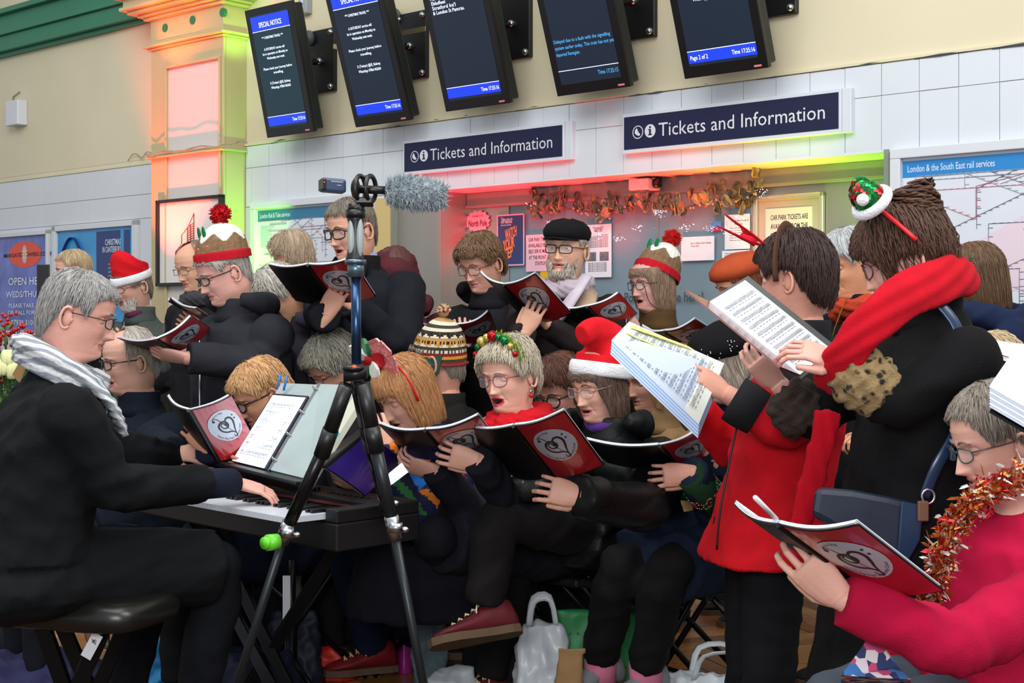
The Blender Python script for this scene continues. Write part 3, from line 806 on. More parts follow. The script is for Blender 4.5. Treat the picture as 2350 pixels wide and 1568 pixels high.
# ledge on top of the tiles
m = MB(); m.wbox(-3.18, 4.0, VT-.004, VT+.008, 0, .02); m.wbox(US, -4.1, VT-.04, VT-.028, 0, .015); st(m, 'trim_1', CREAM)
m = MB(); rs = random.Random(5)
u = -2.9
while u < 2.2:
    L_ = rs.uniform(.05, .3)
    if not (-2.9 < u < 1.2) or rs.random() < .7: m.tube([wp(u, VT-.004, .012), wp(u+L_*.5, VT+rs.uniform(-.006, .008), .018), wp(u+L_, VT, .012)], rs.uniform(.003, .007), 5)
    u += L_*rs.uniform(.9, 1.6)
st(m, 'trim_2', CONC)
# white wall tiles
TW = .183; u0 = wu(930); tp = MB(); tp.wbox(-3.18, 4.0, 1.0, VT-.006, -.004, .001)
tileb = MB(); tileb.wbox(-3.17, 3.9, VS+.0, VT-.006, -.0015, .002); tb = st(tileb, 'wall_tile_bed', GROUT)
k0 = int((-3.17-u0)/TW)-1
for k in range(k0, k0+42):
    a, b = u0+k*TW+.0012, u0+(k+1)*TW-.0012
    a = max(a, -3.17)
    if b <= a+.02 or a > 3.9: continue
    for v0, v1 in ((2.3375, VT-.008), (VS, 2.335)):
        t = MB(); j = .0008*math.sin(k*3.1+v0*9); t.wbox(a, b, v0, v1, .001, .012+j); t.build('tile', TILE, tb, bevel=.0015)
m = MB(); m.wbox(UR1+.01, UE, 0, VS-.003, 0, .008); m.wbox(-3.18, UR0-.01, 0, VS-.003, 0, .008); st(m, 'wall_panel', WPAINT)
# left of the pilaster: large white panels
pb = MB(); pb.wbox(US, -4.06, 0, VT-.04, -.0015, .001); pw = st(pb, 'wall_left_panels', GROUT)
cols = [wu(0)-2, wu(0)-1, wu(95), wu(185), wu(213), wu(350, .0)]
for a, b in zip(cols[:-1], cols[1:]):
    for v0, v1 in ((2.235, VT-.042), (2.06, 2.232), (1.0, 2.057)):
        t = MB(); t.wbox(a+.001, b-.001, v0, v1, .001, .010); t.build('panel', WPAINT, pw, bevel=.0015)
# pilaster
PN = .19; p0, p1 = wu(347, PN), -3.175
m = MB(); m.wbox(p0, p1, 0, 3.42, 0, PN-.02); pil = st(m, 'trim_3', PILC)
fr = MB(); pa, pb_ = wu(383, PN), wu(505, PN)
for a, b, v0, v1 in ((p0, pa, 0, 3.2), (pb_, p1, 0, 3.2), (pa, pb_, 3.06, 3.2)): fr.wbox(a, b, v0, v1, PN-.02, PN)
fr.build('moulding', PILC, pil, bevel=.004)
m = MB(); m.wbox(pa, pb_, 0, 3.06, PN-.019, PN-.012); m.build('panel', mat('pilaster_panel', '#c8c2be', .5), pil)
m = MB(); m.wbox(pa-.012, pa+.004, 1, 3.065, PN, PN+.012); m.wbox(pb_-.004, pb_+.012, 1, 3.065, PN, PN+.012); m.wbox(pa-.012, pb_+.012, 3.055, 3.075, PN, PN+.012); m.build('bead', PILC, pil, bevel=.003)
m = MB()
for v0, v1, e in ((3.20, 3.215, .02), (3.215, 3.235, .045), (3.235, 3.25, .03), (3.41, 3.43, .04), (3.43, 3.45, .07), (3.45, 3.475, .12), (3.475, 3.50, .16), (3.50, 3.56, .14), (3.56, 3.60, .20)):
    m.wbox(p0-e, p1+e, v0, v1, 0, PN+e)
m.build('cornice', PILC, pil, bevel=.006)
m = MB(); m.wbox(p0, p1, 3.25, 3.41, PN-.02, PN+.004); m.build('frieze', PILC, pil)
for px in (378, 441, 510):
    uu = wu(px, PN+.01); vv = wuv(px, {378: 64, 441: 46, 510: 28}[px], PN+.01)[1]; m = MB(); m.cyl(wp(uu, vv, PN-.01), wp(uu, vv, PN+.012), .028, 24); m.build('green_stud', GREEN, pil)
# ledge wrapping the pilaster
m = MB(); m.wbox(p0-.03, p1+.03, VT-.046, VT-.034, 0, PN+.035); m.wbox(p0-.02, p1+.02, VT-.034, VT-.015, 0, PN+.02); m.build('ledge', PILC, pil, bevel=.003)
# cables on the ledge
m = MB(); rs = random.Random(2)
pts = [wp(p0+(p1-p0+.3)*i/14, VT-.02+rs.uniform(-.012, .012), PN+.042+rs.uniform(-.004, .004)) for i in range(15)]
m.tube(crom(pts, 3), .004, 6); m.tube(crom([p+Vector((0, 0, rs.uniform(-.012, .010))) for p in pts], 3), .0025, 6)
pts = [wp(p0-.55+.06*i, VT+.0+.05*abs(math.sin(i*1.1)), .02) for i in range(9)]; m.tube(crom(pts, 3), .003, 6)
tag(m.build('cable', cloth('#8f8a72'), None, True, base_of(m)), 'thin cable draped along the ledge around the lit pilaster', 'cable')
# green rail
m = MB()
for v0, v1, e in ((3.47, 3.50, .05), (3.50, 3.62, .10), (3.62, 3.66, .13), (3.66, 3.78, .11), (3.78, 3.82, .16)): m.wbox(US, p0-.02, v0, v1, 0, e)
st(m, 'trim_4', GREEN, bevel=.004)
m = MB(); m.wbox(US, UE, 4.2, 4.5, 0, .14); st(m, 'trim_5', GREEN)
# recess: soffit, cheeks, steel
m = MB(); m.wbox(UR0, UR1, VS+.001, VS+.012, -.30, .012); st(m, 'trim_6', mat('soffit_white', '#d4d2cf', .35))
HB = 2.0; rf0 = wu(1011, -.03)
m = MB(); m.wbox(rf0, UR1, HB, VS, -.30, -.25); m.wbox(rf0, UR1, HB-.012, HB+.004, -.26, -.235); st(m, 'trim_7', mat('header_steel', '#8f8a84', .45, .25, var=.08, vscale=4), bevel=.002)
m = MB(); m.wbox(UR1-.004, UR1+.02, 0, VS+.012, -.30, .02); m.wbox(UR0-.02, UR0, 0, VS+.012, -.30, .02); st(m, 'trim_8', mat('grey_trim', '#8a9188', .4, .3))
RN = -.27
ra, rb, rc, rd, re = UR0, wu(1011, RN), wu(1168, RN), wu(1722, RN), UR1
rf = wu(1011, -.03)
for i, (a, b) in enumerate(((ra, rf), (rf-.3, rc), (rd, re))):
    m = MB(); m.wbox(a, b-.002, .0, HB if i else VS, -.30, RN if i else -.03); st(m, 'wall_steel_%d' % (i+1), STEEL, bevel=.002)
m = MB(); m.wbox(rc, rd, .3, HB, -.30, -.292); win = st(m, 'window_1', mat('office_glow', '#6b7f8c', .5, emit=.12))  # flat sheet behind the glass, faint office glow put into its material
m = MB(); m.wbox(rc, rd, .9, HB, -.285, -.279); m.build('glass', mat('ticket_glass', '#8fa9b6', .06, alpha=.45, spec=.8), win)
m = MB()
for px in (1290, 1505): a = wu(px, RN); m.wbox(a, a+.012, .3, HB, -.29, -.276)
m.build('window_frame', STEEL, win)
m = MB(); m.wbox(UR0, UR1, .85, .9, -.3, .12); st(m, 'trim_9', STEEL)
# ================= things on the wall =================
GL = mat('screen_glass', '#05070c', .12, coat=.5)
def emis(k, c, e): return mat(k, c, .4, emit=e)
SBG = emis('screen_navy', '#101c2c', .55); SBL = emis('screen_blue', '#1230f0', 1.0); STX = emis('screen_text', '#dfeaff', .9); SYL = emis('screen_yellow', '#d8e020', .9); SCY = emis('screen_cyan', '#4a9fd8', .6)
SBG2 = emis('screen_teal', '#0c2630', .6)
BZ = mat('screen_bezel', '#0b0b0d', .3); SIDE = mat('screen_case', '#1a2122', .35, .3)
notice = [('SPECIAL NOTICE', .905, 1, .052), ('*** CHRISTMAS TRAVEL ***', .80, 1, .026), ('A SATURDAY service will', .70, 1, .026), ('be in operation on Monday to', .66, 1, .026), ('Wednesday next week.', .62, 1, .026), ('Please check your journey before', .53, 1, .026), ('travelling.', .49, 1, .026), ('X (Twitter) @SE_Railway', .40, 1, .026), ('WhatsApp: 07866 002650', .36, 1, .026)]
calling = [('Calling at:', .93), ('Broadstairs', .89), ('Ramsgate', .855), ('Thanet Parkway', .82), ('Canterbury West', .785), ("Ashford Intern'l", .75), ('Ebbsfleet', .715), ("Stratford Int'l", .68), ('& London St Pancras.', .645)]
def screen(bl, n0, tilt, hh, ww, kind, label, px_mount):
    u, v = wuv(bl[0], bl[1], n0); t = math.radians(tilt)
    ex = WU; ey = WV*math.cos(t)+WN*math.sin(t); ez = WN*math.cos(t)-WV*math.sin(t); o = wp(u, v, n0)
    T = thing('information_screen', wp(u+ww/2, v, n0), label, 'screen', 'departure screens on the wall')
    m = MB(); m.box((0, 0, -.03), (ww, hh, 0), ax=(o, ex, ey, ez)); m.build('bezel', BZ, T, bevel=.004)
    m = MB(); m.box((.012, .012, -.10), (ww-.012, hh-.012, -.032), ax=(o, ex, ey, ez)); m.build('case', SIDE, T, bevel=.01)
    b = .045; W_, Hh = ww-2*b, hh-2*b-.01; so = o+ex*b+ey*(b+.01)+ez*.0006
    m = MB(); m.box((0, 0, 0), (W_, Hh, .001), ax=(so, ex, ey, ez)); g = m.build('display', SBG2 if kind == 0 else SBG, T)
    m = MB(); hb = .055
    if kind != 3:
        m.box((.0, .015, .0012), (W_, .015+hb, .0016), 0, ax=(so, ex, ey, ez))
    m.box((.0, .015+hb, .0012), (W_, .018+hb, .002), 1, ax=(so, ex, ey, ez))
    if kind in (0, 1):
        m.box((0, Hh*.865, .0012), (W_, Hh*.99, .0016), 0, ax=(so, ex, ey, ez)); m.box((0, Hh*.857, .0012), (W_, Hh*.862, .002), 1, ax=(so, ex, ey, ez))
    to = so+ez*.0025
    def tx(s_, fx, y, size, al, w_=None, mi=1):
        m2 = MB(); put_text(m2, s_, to+ex*(W_*fx)+ey*y, ex, ey, size, al, w_, 0, bold=.004); m2.build('text_line', (SBL, STX, SYL, SCY)[mi], g)
    tx('Time 17:25:15' if kind == 3 else 'Time 17:25:16', .98, .03, .030, 'RIGHT', W_*.33, 3 if kind == 3 else 1)
    if kind in (0, 1):
        for s_, y, al, sz in notice: tx(s_, .5, Hh*y-.01, sz*.85, 'CENTER', min(W_*.86, len(s_)*sz*(.33 if sz < .05 else .30)))
    if kind == 2:
        for i, (s_, y) in enumerate(calling): tx(s_, .04, Hh*y, .028, 'LEFT', len(s_)*.0118, 2 if i == 0 else 1)
    if kind == 3:
        for s_, y in (('Longfield, Bromley South & London Victoria.', .60), ('Faversham, Chatham, Rochester,', .645), ('Delayed due to a fault with the signalling', .29), ('system earlier today. This train has not yet', .245), ('departed Ramsgate.', .20)): tx(s_, .02, Hh*y, .026, 'LEFT', len(s_)*.0087, 3)
    if kind == 4:
        tx('Page 2 of 2', .03, .03, .030, 'LEFT', W_*.26)
        for s_, y in (('X (Twitter) @SE_Railway', .46), ('WhatsApp: 07866 002650', .41)): tx(s_, .5, Hh*y, .028, 'CENTER', W_*.55)
    m.build('banner', [SBL, STX, SYL, SCY], g)
    m = MB(); m.box((ww-.075, .012, 0), (ww-.035, .021, .0015), ax=(o, ex, ey, ez)); m.build('badge', mat('red_badge', '#d77b80', .4), T)
    # wall bracket
    um = wu(px_mount, .03); m = MB(); m.wbox(um-.13, um+.13, v+.28, v+.68, 0, .03); br = m.build('wall_bracket', BLACK, T, bevel=.006)
    m = MB()
    for a in (-.10, .10):
        for c_ in (.31, .65): m.ell(wp(um+a, v+c_, .03), (.02, .02, .02), 10, 6)
    m.ell(wp(um, v+.48, .035), .022, 10, 6)
    m.build('bolt', METAL, br, True)
    m = MB(); m.tube([wp(um, v+.48, .03), wp(um-.1, v+.46, .12), wp(u+ww*.6, v+.45, n0+.45*math.tan(t)-.09)], .02, 8); m.build('arm', BLACK, T, True)
    return T
screen((613, 317), .22, 13, .80, .455, 0, 'leftmost departure screen with a blue special notice, next to the lit pilaster', 735)
screen((816, 293), .22, 18, .84, .472, 1, 'second departure screen from the left, showing a special notice about Christmas travel', 942)
screen((1023, 257), .22, 17, .84, .485, 2, 'departure screen listing stops from Broadstairs to London St Pancras', 1175)
screen((1279, 222), .22, 19, .84, .48, 3, 'dim departure screen telling of a delayed train and a signalling fault', 1455)
screen((1571, 182), .22, 19, .84, .472, 4, 'rightmost departure screen with page 2 of 2 on a blue bar', 1772)
# conduit box by first screen
m = MB(); u_, v_ = wuv(698, 36); m.wbox(u_, u_+.08, v_, v_+.11, 0, .05); o = m.build('alarm_box', mat('grey_box', '#8f989c', .4), None, origin=base_of(m), bevel=.006); tag(o, 'small grey box on the cream wall between the two leftmost screens', 'box')
m = MB(); m.wbox(u_+.03, u_+.05, v_+.065, v_+.085, .05, .056); m.wbox(u_+.03, u_+.05, v_+.03, v_+.05, .05, .056); m.build('button', WPAINT, o)
# pale conduit strip on wall upper
m = MB()
for a, b in ((wu(700), wu(775)), (wu(905), wu(985))): m.wbox(a, b, 3.02, 3.05, 0, .03)
st(m, 'trim_10', PILC)
m = MB()
for px in (712, 908):
    u_, v_ = wuv(px, 88 if px == 712 else 38, .03); m.ell(wp(u_, v_, .04), (.04, .04, .05), 12, 8)
    o = m.build('sensor', mat('dark_grey_cap', '#565d62', .4), None, True, base_of(m)); tag(o, 'small grey dome sensor on the wall behind the %s screen' % ('first' if px == 712 else 'second'), 'sensor'); m = MB()
# signs
NAVY = mat('sign_navy', '#161b3c', .45, spec=.3); SWH = mat('sign_white', '#c9cfd8', .4)
def sign(px0, px1, label, pxb):
    T0_ = wu(px0, .05); T1_ = wu(px1, .05); v0, v1 = 2.212-.012, 2.38-.012
    T = thing('ticket_sign', wp((T0_+T1_)/2, v0, .03), label, 'sign', 'navy ticket office signs')
    m = MB(); m.wbox(T0_-.012, T1_+.012, v0-.02, v1+.018, .015, .052); m.build('sign_frame', SWH, T, bevel=.004)
    m = MB(); m.wbox(T1_+.012, T1_+.06, v0-.02, v1+.018, .0, .045); m.wbox(T0_-.0, T1_+.03, v0-.012, v1+.01, .0, .04); m.build('back_box', SWH, T, bevel=.004)
    m = MB(); m.wbox(T0_, T1_, v0, v1, .0505, .054); f_ = m.build('sign_face', NAVY, T)
    L_ = T1_-T0_; m = MB(); h = v1-v0; o_ = wp(T0_, v0+.052, .0555)
    m2 = MB(); put_text(m2, 'Tickets and Information', o_+WU*(L_*.178), WU, WV, .098, 'LEFT', L_*.765, 0); m2.build('sign_lettering', SWH, f_)
    fn = lambda cx: (lambda x, y, off: wp(T0_+cx+x, v0+h*.5+y, .0555+off))
    f1, f2 = fn(L_*.073), fn(L_*.136); r = .034
    for k in range(32):
        a0, a1 = 2*PI*k/32, 2*PI*(k+1)/32; m.add([f1(r*math.cos(a0), r*math.sin(a0), 0), f1(r*math.cos(a1), r*math.sin(a1), 0), f1(r*.86*math.cos(a1), r*.86*math.sin(a1), 0), f1(r*.86*math.cos(a0), r*.86*math.sin(a0), 0)], [(0, 1, 2, 3)])
    m.add([f1(x, y, 0) for x, y in ((-.018, .012), (-.006, .022), (.004, .0), (.016, -.012), (.008, -.02), (-.008, -.014), (-.020, -.004))], [(0, 1, 2, 3, 4, 5, 6)])
    m.build('ticket_symbol', SWH, f_); m = MB()
    disc(m, 0, 0, r, f2, 0, 0)
    m.build('information_disc', SWH, f_)
    m = MB(); disc(m, 0, .019, .006, f2, 0, .001, 12)
    for x0, y0, x1, y1 in ((-.006, -.02, .006, .009), (-.012, -.022, .012, -.016), (-.012, .005, .004, .010)): m.add([f2(x0, y0, .001), f2(x1, y0, .001), f2(x1, y1, .001), f2(x0, y1, .001)], [(0, 1, 2, 3)])
    m.build('information_symbol', NAVY, f_)
sign(929, 1291, 'smaller-looking navy sign with white lettering, left, above the camera microphone', 0)
sign(1433, 1925, 'navy sign with white lettering on the right, above the green-lit end of the soffit', 0)
# white box on left wall
u_, v_ = wuv(12, 290, .09); m = MB(); m.wbox(u_, u_+.19, v_, v_+.20, .0, .09); o = m.build('wall_box', WPAINT, None, origin=base_of(m), bevel=.008); tag(o, 'white square box high on the cream wall at far left', 'box')
m = MB(); m.tube([wp(u_-.02, v_+.1, .01), wp(u_-.02, v_+.25, .01), wp(u_+.08, v_+.28, .01)], .006, 6); m.build('cable', cloth('#8f8a72'), o, True)
# poster boards left
def q4(px0, py0, px1, py1, n): a = wuv(px0, py0, n); b = wuv(px1, py1, n); return a[0], b[0], b[1], a[1]
PBLU = mat('poster_blue', '#2f3f8c', .3, var=.3, vscale=4, col2='#6f7fd0', coat=.3)
T = thing('poster_board', wp(wu(60), 1.0, .03), 'white framed board with the blue flower shop poster at far left', 'poster board')
a, b = wu(-60, .03), wu(112, .03); m = MB()
for x0, x1, v0, v1 in ((a, b, 1.995, 2.03), (a, b, 1.2, 1.235), (b-.03, b, 1.2, 2.03)): m.wbox(x0, x1, v0, v1, .01, .045)
m.build('frame', WPAINT, T, bevel=.004)
m = MB(); m.wbox(a, b-.03, 1.235, 1.995, .01, .02); ps = m.build('poster', PBLU, T)
m = MB(); cu, cv = wuv(57, 584, .022)
m.add([wp(cu+.255*math.cos(t), cv+.105*math.sin(t), .022) for t in [2*PI*k/40 for k in range(40)]], [tuple(range(40))], 0)
def wt(mm, s_, px, py, size, w_px=None, mi=0, n=.0235, al='LEFT', bold=.01):
    u_, v_ = wuv(px, py, n); w_ = None
    if w_px: w_ = wu(px+w_px, n)-u_
    if isinstance(mm, tuple): m2 = MB(); put_text(m2, s_, wp(u_, v_, n), WU, WV, size, al, w_, 0, bold); m2.build('text_line', mm[1][mi], mm[0])
    else: put_text(mm, s_, wp(u_, v_, n), WU, WV, size, al, w_, mi, bold)
PM = [mat('orange_red', '#d8482a', .4), INK, mat('print_white', '#d5dbe8', .5), mat('print_yellow', '#e3b32c', .5)]
wt((ps, PM), 'MARGATEFLOWERS.CO.UK', 8, 592, .045, 112, 1)
for k in range(14):
    t = 2*PI*k/14; m.add([wp(cu+.012*math.cos(t+d)*r_, cv+.022*math.sin(t+d)*r_, .0245) for r_, d in ((1, -.2), (3.4, -.12), (3.4, .12), (1, .2))], [(0, 1, 2, 3)], 2)
m.add([wp(cu+.016*math.cos(t), cv+.02*math.sin(t), .025) for t in [2*PI*k/16 for k in range(16)]], [tuple(range(16))], 3)
for s_, px, py, sz, w_ in (('OPEN HERE', 19, 655, .085, 86), ('WEDS/THURS/FRI', 14, 683, .07, 108), ('PLEASE TAKE A CARD', 20, 706, .045, 98), ('OR CALL FOR MORE', 18, 722, .045, 92), ('07930 310', 25, 746, .06, 50)): wt((ps, PM), s_, px, py, sz, w_, 2)
m.build('oval_logo', PM, ps)
T = thing('poster_board', wp(wu(215), 1.0, .03), 'white framed board with a turquoise Christmas poster, left of the pilaster', 'poster board')
a, b = wu(122, .03), wu(316, .03); m = MB()
for x0, x1, v0, v1 in ((a, b, 2.01, 2.05), (a, b, 1.2, 1.235), (b-.06, b, 1.2, 2.05), (a, a+.05, 1.2, 2.05)): m.wbox(x0, x1, v0, v1, .01, .045)
m.build('frame', WPAINT, T, bevel=.004)
m = MB(); m.wbox(a+.04, b-.05, 1.22, 2.02, .01, .02); ps = m.build('poster', mat('poster_cyan', '#1676b8', .3, var=.2, vscale=3, col2='#25a0d8', coat=.3), T)
m = MB(); x0, x1, v0, v1 = q4(221, 532, 276, 700, .0215); m.add([wp(x0, v0, .0215), wp(x1, v0, .0215), wp(x1, v1, .0215), wp(x0, v1, .0215)], [(0, 1, 2, 3)], 0)
x0, x1, v0, v1 = q4(284, 528, 298, 690, .0215); m.add([wp(x0, v0, .0215), wp(x1, v0, .0215), wp(x1, v1, .0215), wp(x0, v1, .0215)], [(0, 1, 2, 3)], 0)
PM = [PM[2]]*2; wt((ps, PM), 'CHRISTMAS', 241, 563, .062, 36, 1); wt((ps, PM), 'IN CANTERBURY', 235, 580, .062, 42, 1)
for k in range(9): wt((ps, PM), 'carols and lights in the city', 248, 608+k*9, .02, 26, 1, bold=0)
m.tube([wp(*wuv(145+i*5, 585-40*math.sin(i/9*PI), .022), .022) for i in range(10)], .025, 6, 0, flat=.1)
m.build('poster_print', [mat('deep_navy', '#20346e', .4), mat('print_white', '#d5dbe8', .5)], ps)
# framed drawing on the pilaster
T = thing('framed_drawing', wp(wu(436, .21), 1.55, .2), 'black framed line drawing of a building on the pilaster', 'picture')
x0, x1 = wu(362, .2), wu(511, .2); v0, v1 = 1.555, 2.15; m = MB(); fw_ = .022
for a, b, c_, d in ((x0, x1, v1-fw_, v1), (x0, x1, v0, v0+fw_), (x0, x0+fw_, v0, v1), (x1-fw_, x1, v0, v1)): m.wbox(a, b, c_, d, PN-.01, PN+.03)
m.build('frame', BLACK, T, bevel=.002)
m = MB(); m.wbox(x0+fw_, x1-fw_, v0+fw_, v1-fw_, PN-.005, PN+.008); dr = m.build('paper', mat('mount_paper', '#d9d5d2', .35), T)
m = MB(); pt = lambda px, py: wp(*wuv(px, py, PN+.0095), PN+.0095); LN = [((445, 490), (445, 565)), ((445, 490), (432, 520)), ((432, 520), (417, 540)), ((417, 540), (417, 560)), ((417, 560), (403, 578)), ((403, 578), (402, 606)), ((402, 606), (420, 605)), ((420, 605), (421, 575)), ((430, 524), (430, 566)), ((424, 565), (445, 556)), ((437, 515), (438, 560))]
for k in range(9): LN.append(((430, 522+k*5), (445, 512+k*5.5)))
for k in range(9): LN.append(((404+k*2.4, 576-k*1.5), (404+k*2.4, 604)))
for (a, b) in LN: m.tube([pt(*a), pt(*b)], .0035, 4)
m.build('drawing', mat('pencil', '#4a4444', .6), dr)
# rail maps
CR = mat('map_paper', '#ccd2dc', .35, var=.02)
def railmap(x0, x1, v0, v1, label, title, tw, seed, stripc, pink=True):
    T = thing('rail_map', wp((x0+x1)/2, v0, .03), label, 'map', 'framed rail maps')
    m = MB()
    for a, b, c_, d in ((x0-.05, x1+.05, v1, v1+.045), (x0-.05, x1+.05, v0-.045, v0), (x0-.05, x0, v0, v1), (x1, x1+.05, v0, v1)): m.wbox(a, b, c_, d, .008, .05)
    m.build('frame', WPAINT, T, bevel=.004)
    m = MB(); m.wbox(x0, x1, v0, v1, .008, .02); pp = m.build('map_sheet', CR, T)
    m = MB(); m.wbox(x0, x1, v1-.085, v1-.012, .0205, .0215, 0)
    put_text(m, title, wp(x0+.022, v1-.062, .0222), WU, WV, .043, 'LEFT', tw, 1, .004)
    m.wbox(x0, x1, v0, v0+.03, .0205, .0215, 2)
    rs = random.Random(seed); W_, Hh = x1-x0, v1-v0-.12
    if pink:
        m.add([wp(x0+a*W_, v0+.04+b*Hh, .0208) for a, b in ((.3, .2), (.9, .1), (1, .6), (.75, .95), (.45, .8), (.2, .5))], [tuple(range(6))], 3)
    for k in range(44):
        a, b = rs.random()*.9, rs.random(); pts = [(a, b)]; d = rs.choice(((1, 0), (0, 1), (1, 1), (1, -1)))
        for s_ in range(rs.randint(1, 3)):
            L_ = rs.uniform(.1, .4); a2, b2 = a+d[0]*L_, b+d[1]*L_
            a2, b2 = min(max(a2, .02), .98), min(max(b2, .02), .98); pts.append((a2, b2)); a, b = a2, b2; d = rs.choice(((1, 0), (0, 1), (1, 1), (1, -1), (0, -1)))
        c_ = rs.choice((4, 5, 5, 6, 6))
        for p_, q_ in zip(pts[:-1], pts[1:]):
            A, B = wp(x0+p_[0]*W_, v0+.05+p_[1]*Hh, .0215), wp(x0+q_[0]*W_, v0+.05+q_[1]*Hh, .0215)
            if (A-B).length < .01: continue
            m.tube([A, B], .0012, 4, c_)
            n_ = int((A-B).length/.03)
            for i in range(n_): c0 = A.lerp(B, (i+.5)/n_); m.add([c0+WN*.001, c0+WU*.02+WN*.001, c0+WU*.02+WV*.0025+WN*.001, c0+WV*.0025+WN*.001], [(0, 1, 2, 3)], c_)
    for k in range(12): m.wbox(x0+.03, x0+.03+rs.uniform(.10, .16), v1-.12-k*.012, v1-.117-k*.012, .0212, .0215, 6)
    m.build('map_print', [mat('map_blue_'+stripc.strip('#'), stripc, .4), mat('print_white', '#d5dbe8', .5), mat('map_sky', '#8fc3de', .5), mat('map_pink', '#d4c3cf', .5), mat('line_red', '#b9707a', .5), mat('line_slate', '#5f6478', .5), mat('line_grey', '#8f97a2', .5)], pp)
railmap(1.575, 3.1, 1.28, 2.04, 'large framed rail map at the right edge behind the woman in the red scarf', 'London & the South East rail services', wu(2283, .02)-wu(2083, .02), 4, '#1c7cc0')
railmap(wu(592, .02), wu(752+60, .02), 1.28, 2.055, 'framed rail map between the pilaster and the tall man with glasses', 'London Rail & Tube services', wu(665, .02)-wu(596, .02), 9, '#2f6f92', False)
m = MB(); m.wbox(wu(868), wu(902), .2, 2.06, .008, .03); st(m, 'trim_11', mat('yellow_strip', '#c9b277', .5), bevel=.003)
# stickers and notices on the glass
def sheet_w(px0, py0, px1, py1, n, name, label, cat, mt, lines=(), mi_mats=None, skew=0, group=None):
    x0, x1, v0, v1 = q4(px0, py0, px1, py1, n); h = v1-v0
    m = MB(); m.wbox(x0, x1, v0, v1, n-.002, n); o = m.build(name, mt, None, origin=wp((x0+x1)/2, v0, n)); tag(o, label, cat, group)
    if lines:
        m = MB()
        for s_, fx, fy, size, wfr, mi in lines: put_text(m, s_, wp(x0+(x1-x0)*fx, v0+h*fy, n+.001), WU, WV, size, 'LEFT', (x1-x0)*wfr if wfr else None, mi, .008)
        m.build('printed_text', mi_mats or [INK], o)
    return o, x0, x1, v0, v1
GN = -.262
sheet_w(1207, 540, 1268, 622, GN, 'notice', 'pink-lit car park ticket notice on the glass beside the flat cap', 'notice', mat('notice_lit_pink', '#d9b9c8', .6), [('CAR PARK TICKETS', .1, .82, .030, .8, 0), ('AVAILABLE FROM', .1, .66, .030, .8, 0), ('SELF SERVE MACH', .1, .50, .030, .8, 0), ('AT THE FRONT OF', .12, .33, .030, .8, 0), ('STATION.', .35, .17, .030, .45, 0)])  # pink of the red lights is put into the paper colour
sheet_w(1240, 620, 1262, 640, GN-.003, 'yellow_label', 'small yellow label under the pink notice', 'label', mat('label_yellow', '#d8a81c', .5))
o, x0, x1, v0, v1 = sheet_w(1343, 517, 1403, 636, GN, 'leaflet', 'white leaflet with two small photos, right of the flat cap', 'notice', WHITE, [('THANET', .3, .90, .022, .4, 0), ('MENS SHED', .36, .86, .016, .3, 0)]+[('singing group seeks new members all welcome', .12, .79-k*.028, .011, .76, 0) for k in range(9)]+[('please call in or write to us for details', .12, .26-k*.03, .011, .7, 0) for k in range(6)])
m = MB()
for f in (.08, .56): m.wbox(x0+(x1-x0)*f, x0+(x1-x0)*(f+.34), v0+(v1-v0)*.31, v0+(v1-v0)*.48, GN, GN+.001)
m.build('photo', mat('photo_grey', '#6a6d74', .5, var=.5, vscale=40), o)
sheet_w(1563, 545, 1639, 597, GN, 'notice', 'white notice card at the right of the red pompom', 'notice', WHITE, [('See our Regular Station Opening', .3, .70, .012, .6, 0), ('Times Here', .3, .58, .012, .25, 0)])
sheet_w(1663, 494, 1721, 571, GN, 'notice', 'upper white notice behind the red antlers', 'notice', WHITE, [('Please note the all of', .25, .80, .014, .7, 0), ('the station.', .4, .70, .014, .35, 0)]+[('tickets and enquiries', .2, .6-k*.07, .008, .5, 0) for k in range(6)])
sheet_w(1657, 576, 1721, 640, GN, 'notice', 'lower white notice behind the red antlers', 'notice', WHITE, [('Trains to & from Bank Times As At', .1, .88, .010, .8, 0), ('follows', .1, .80, .010, .2, 0), ('100  Monday', .1, .64, .009, .3, 0), ('200  Tuesday', .1, .55, .009, .35, 0), ('300  Friday', .1, .46, .009, .35, 0)])
sheet_w(1686, 459, 1721, 474, GN+.004, 'taxi_sign', 'yellow and black taxi sign by the garland', 'sign', mat('taxi_yellow', '#6a5a20', .5), [('TAXI', .15, .25, .045, .7, 0)])
sheet_w(1632, 509, 1655, 530, GN, 'sticker', 'small blue and red sticker below the garland', 'sticker', mat('sticker_blue', '#4a86c4', .5))
m = MB(); x0, x1, v0, v1 = q4(1632, 523, 1655, 530, GN+.001); m.wbox(x0, x1, v0, v1, GN, GN+.001); tag(m.build('sticker', mat('sticker_red', '#a33352', .5), None, origin=wp(x0, v0, GN)), 'red strip sticker below the blue one', 'sticker')
o, x0, x1, v0, v1 = sheet_w(1143, 497, 1201, 606, GN, 'poster', 'blue safety poster with orange lettering above the short haired woman', 'poster', mat('safety_navy', '#332a68', .3, var=.25, vscale=3, col2='#20486e'), [('Take care in', .12, .90, .028, .45, 0), ('our stations.', .12, .85, .028, .45, 0), ('slips trips and falls', .12, .80, .012, .4, 0)], [mat('print_white', '#d5dbe8', .5)])
m = MB()
for s_, a, b in (('WATCH', .30, .50), ('YOUR', .22, .28), ('STEP', .15, .08)):
    d = (WU*.9+WV*.25); put_text(m, s_, wp(x0+(x1-x0)*a, v0+(v1-v0)*b, GN+.001), d, WV*1.0-WU*.05, .085, 'LEFT', (x1-x0)*.5, 0, .02)
m.build('printed_text', mat('print_orange_glow', '#e07a28', .5, emit=.15), o)  # orange print given a faint glow of its own
m = MB(); fw_ = .006
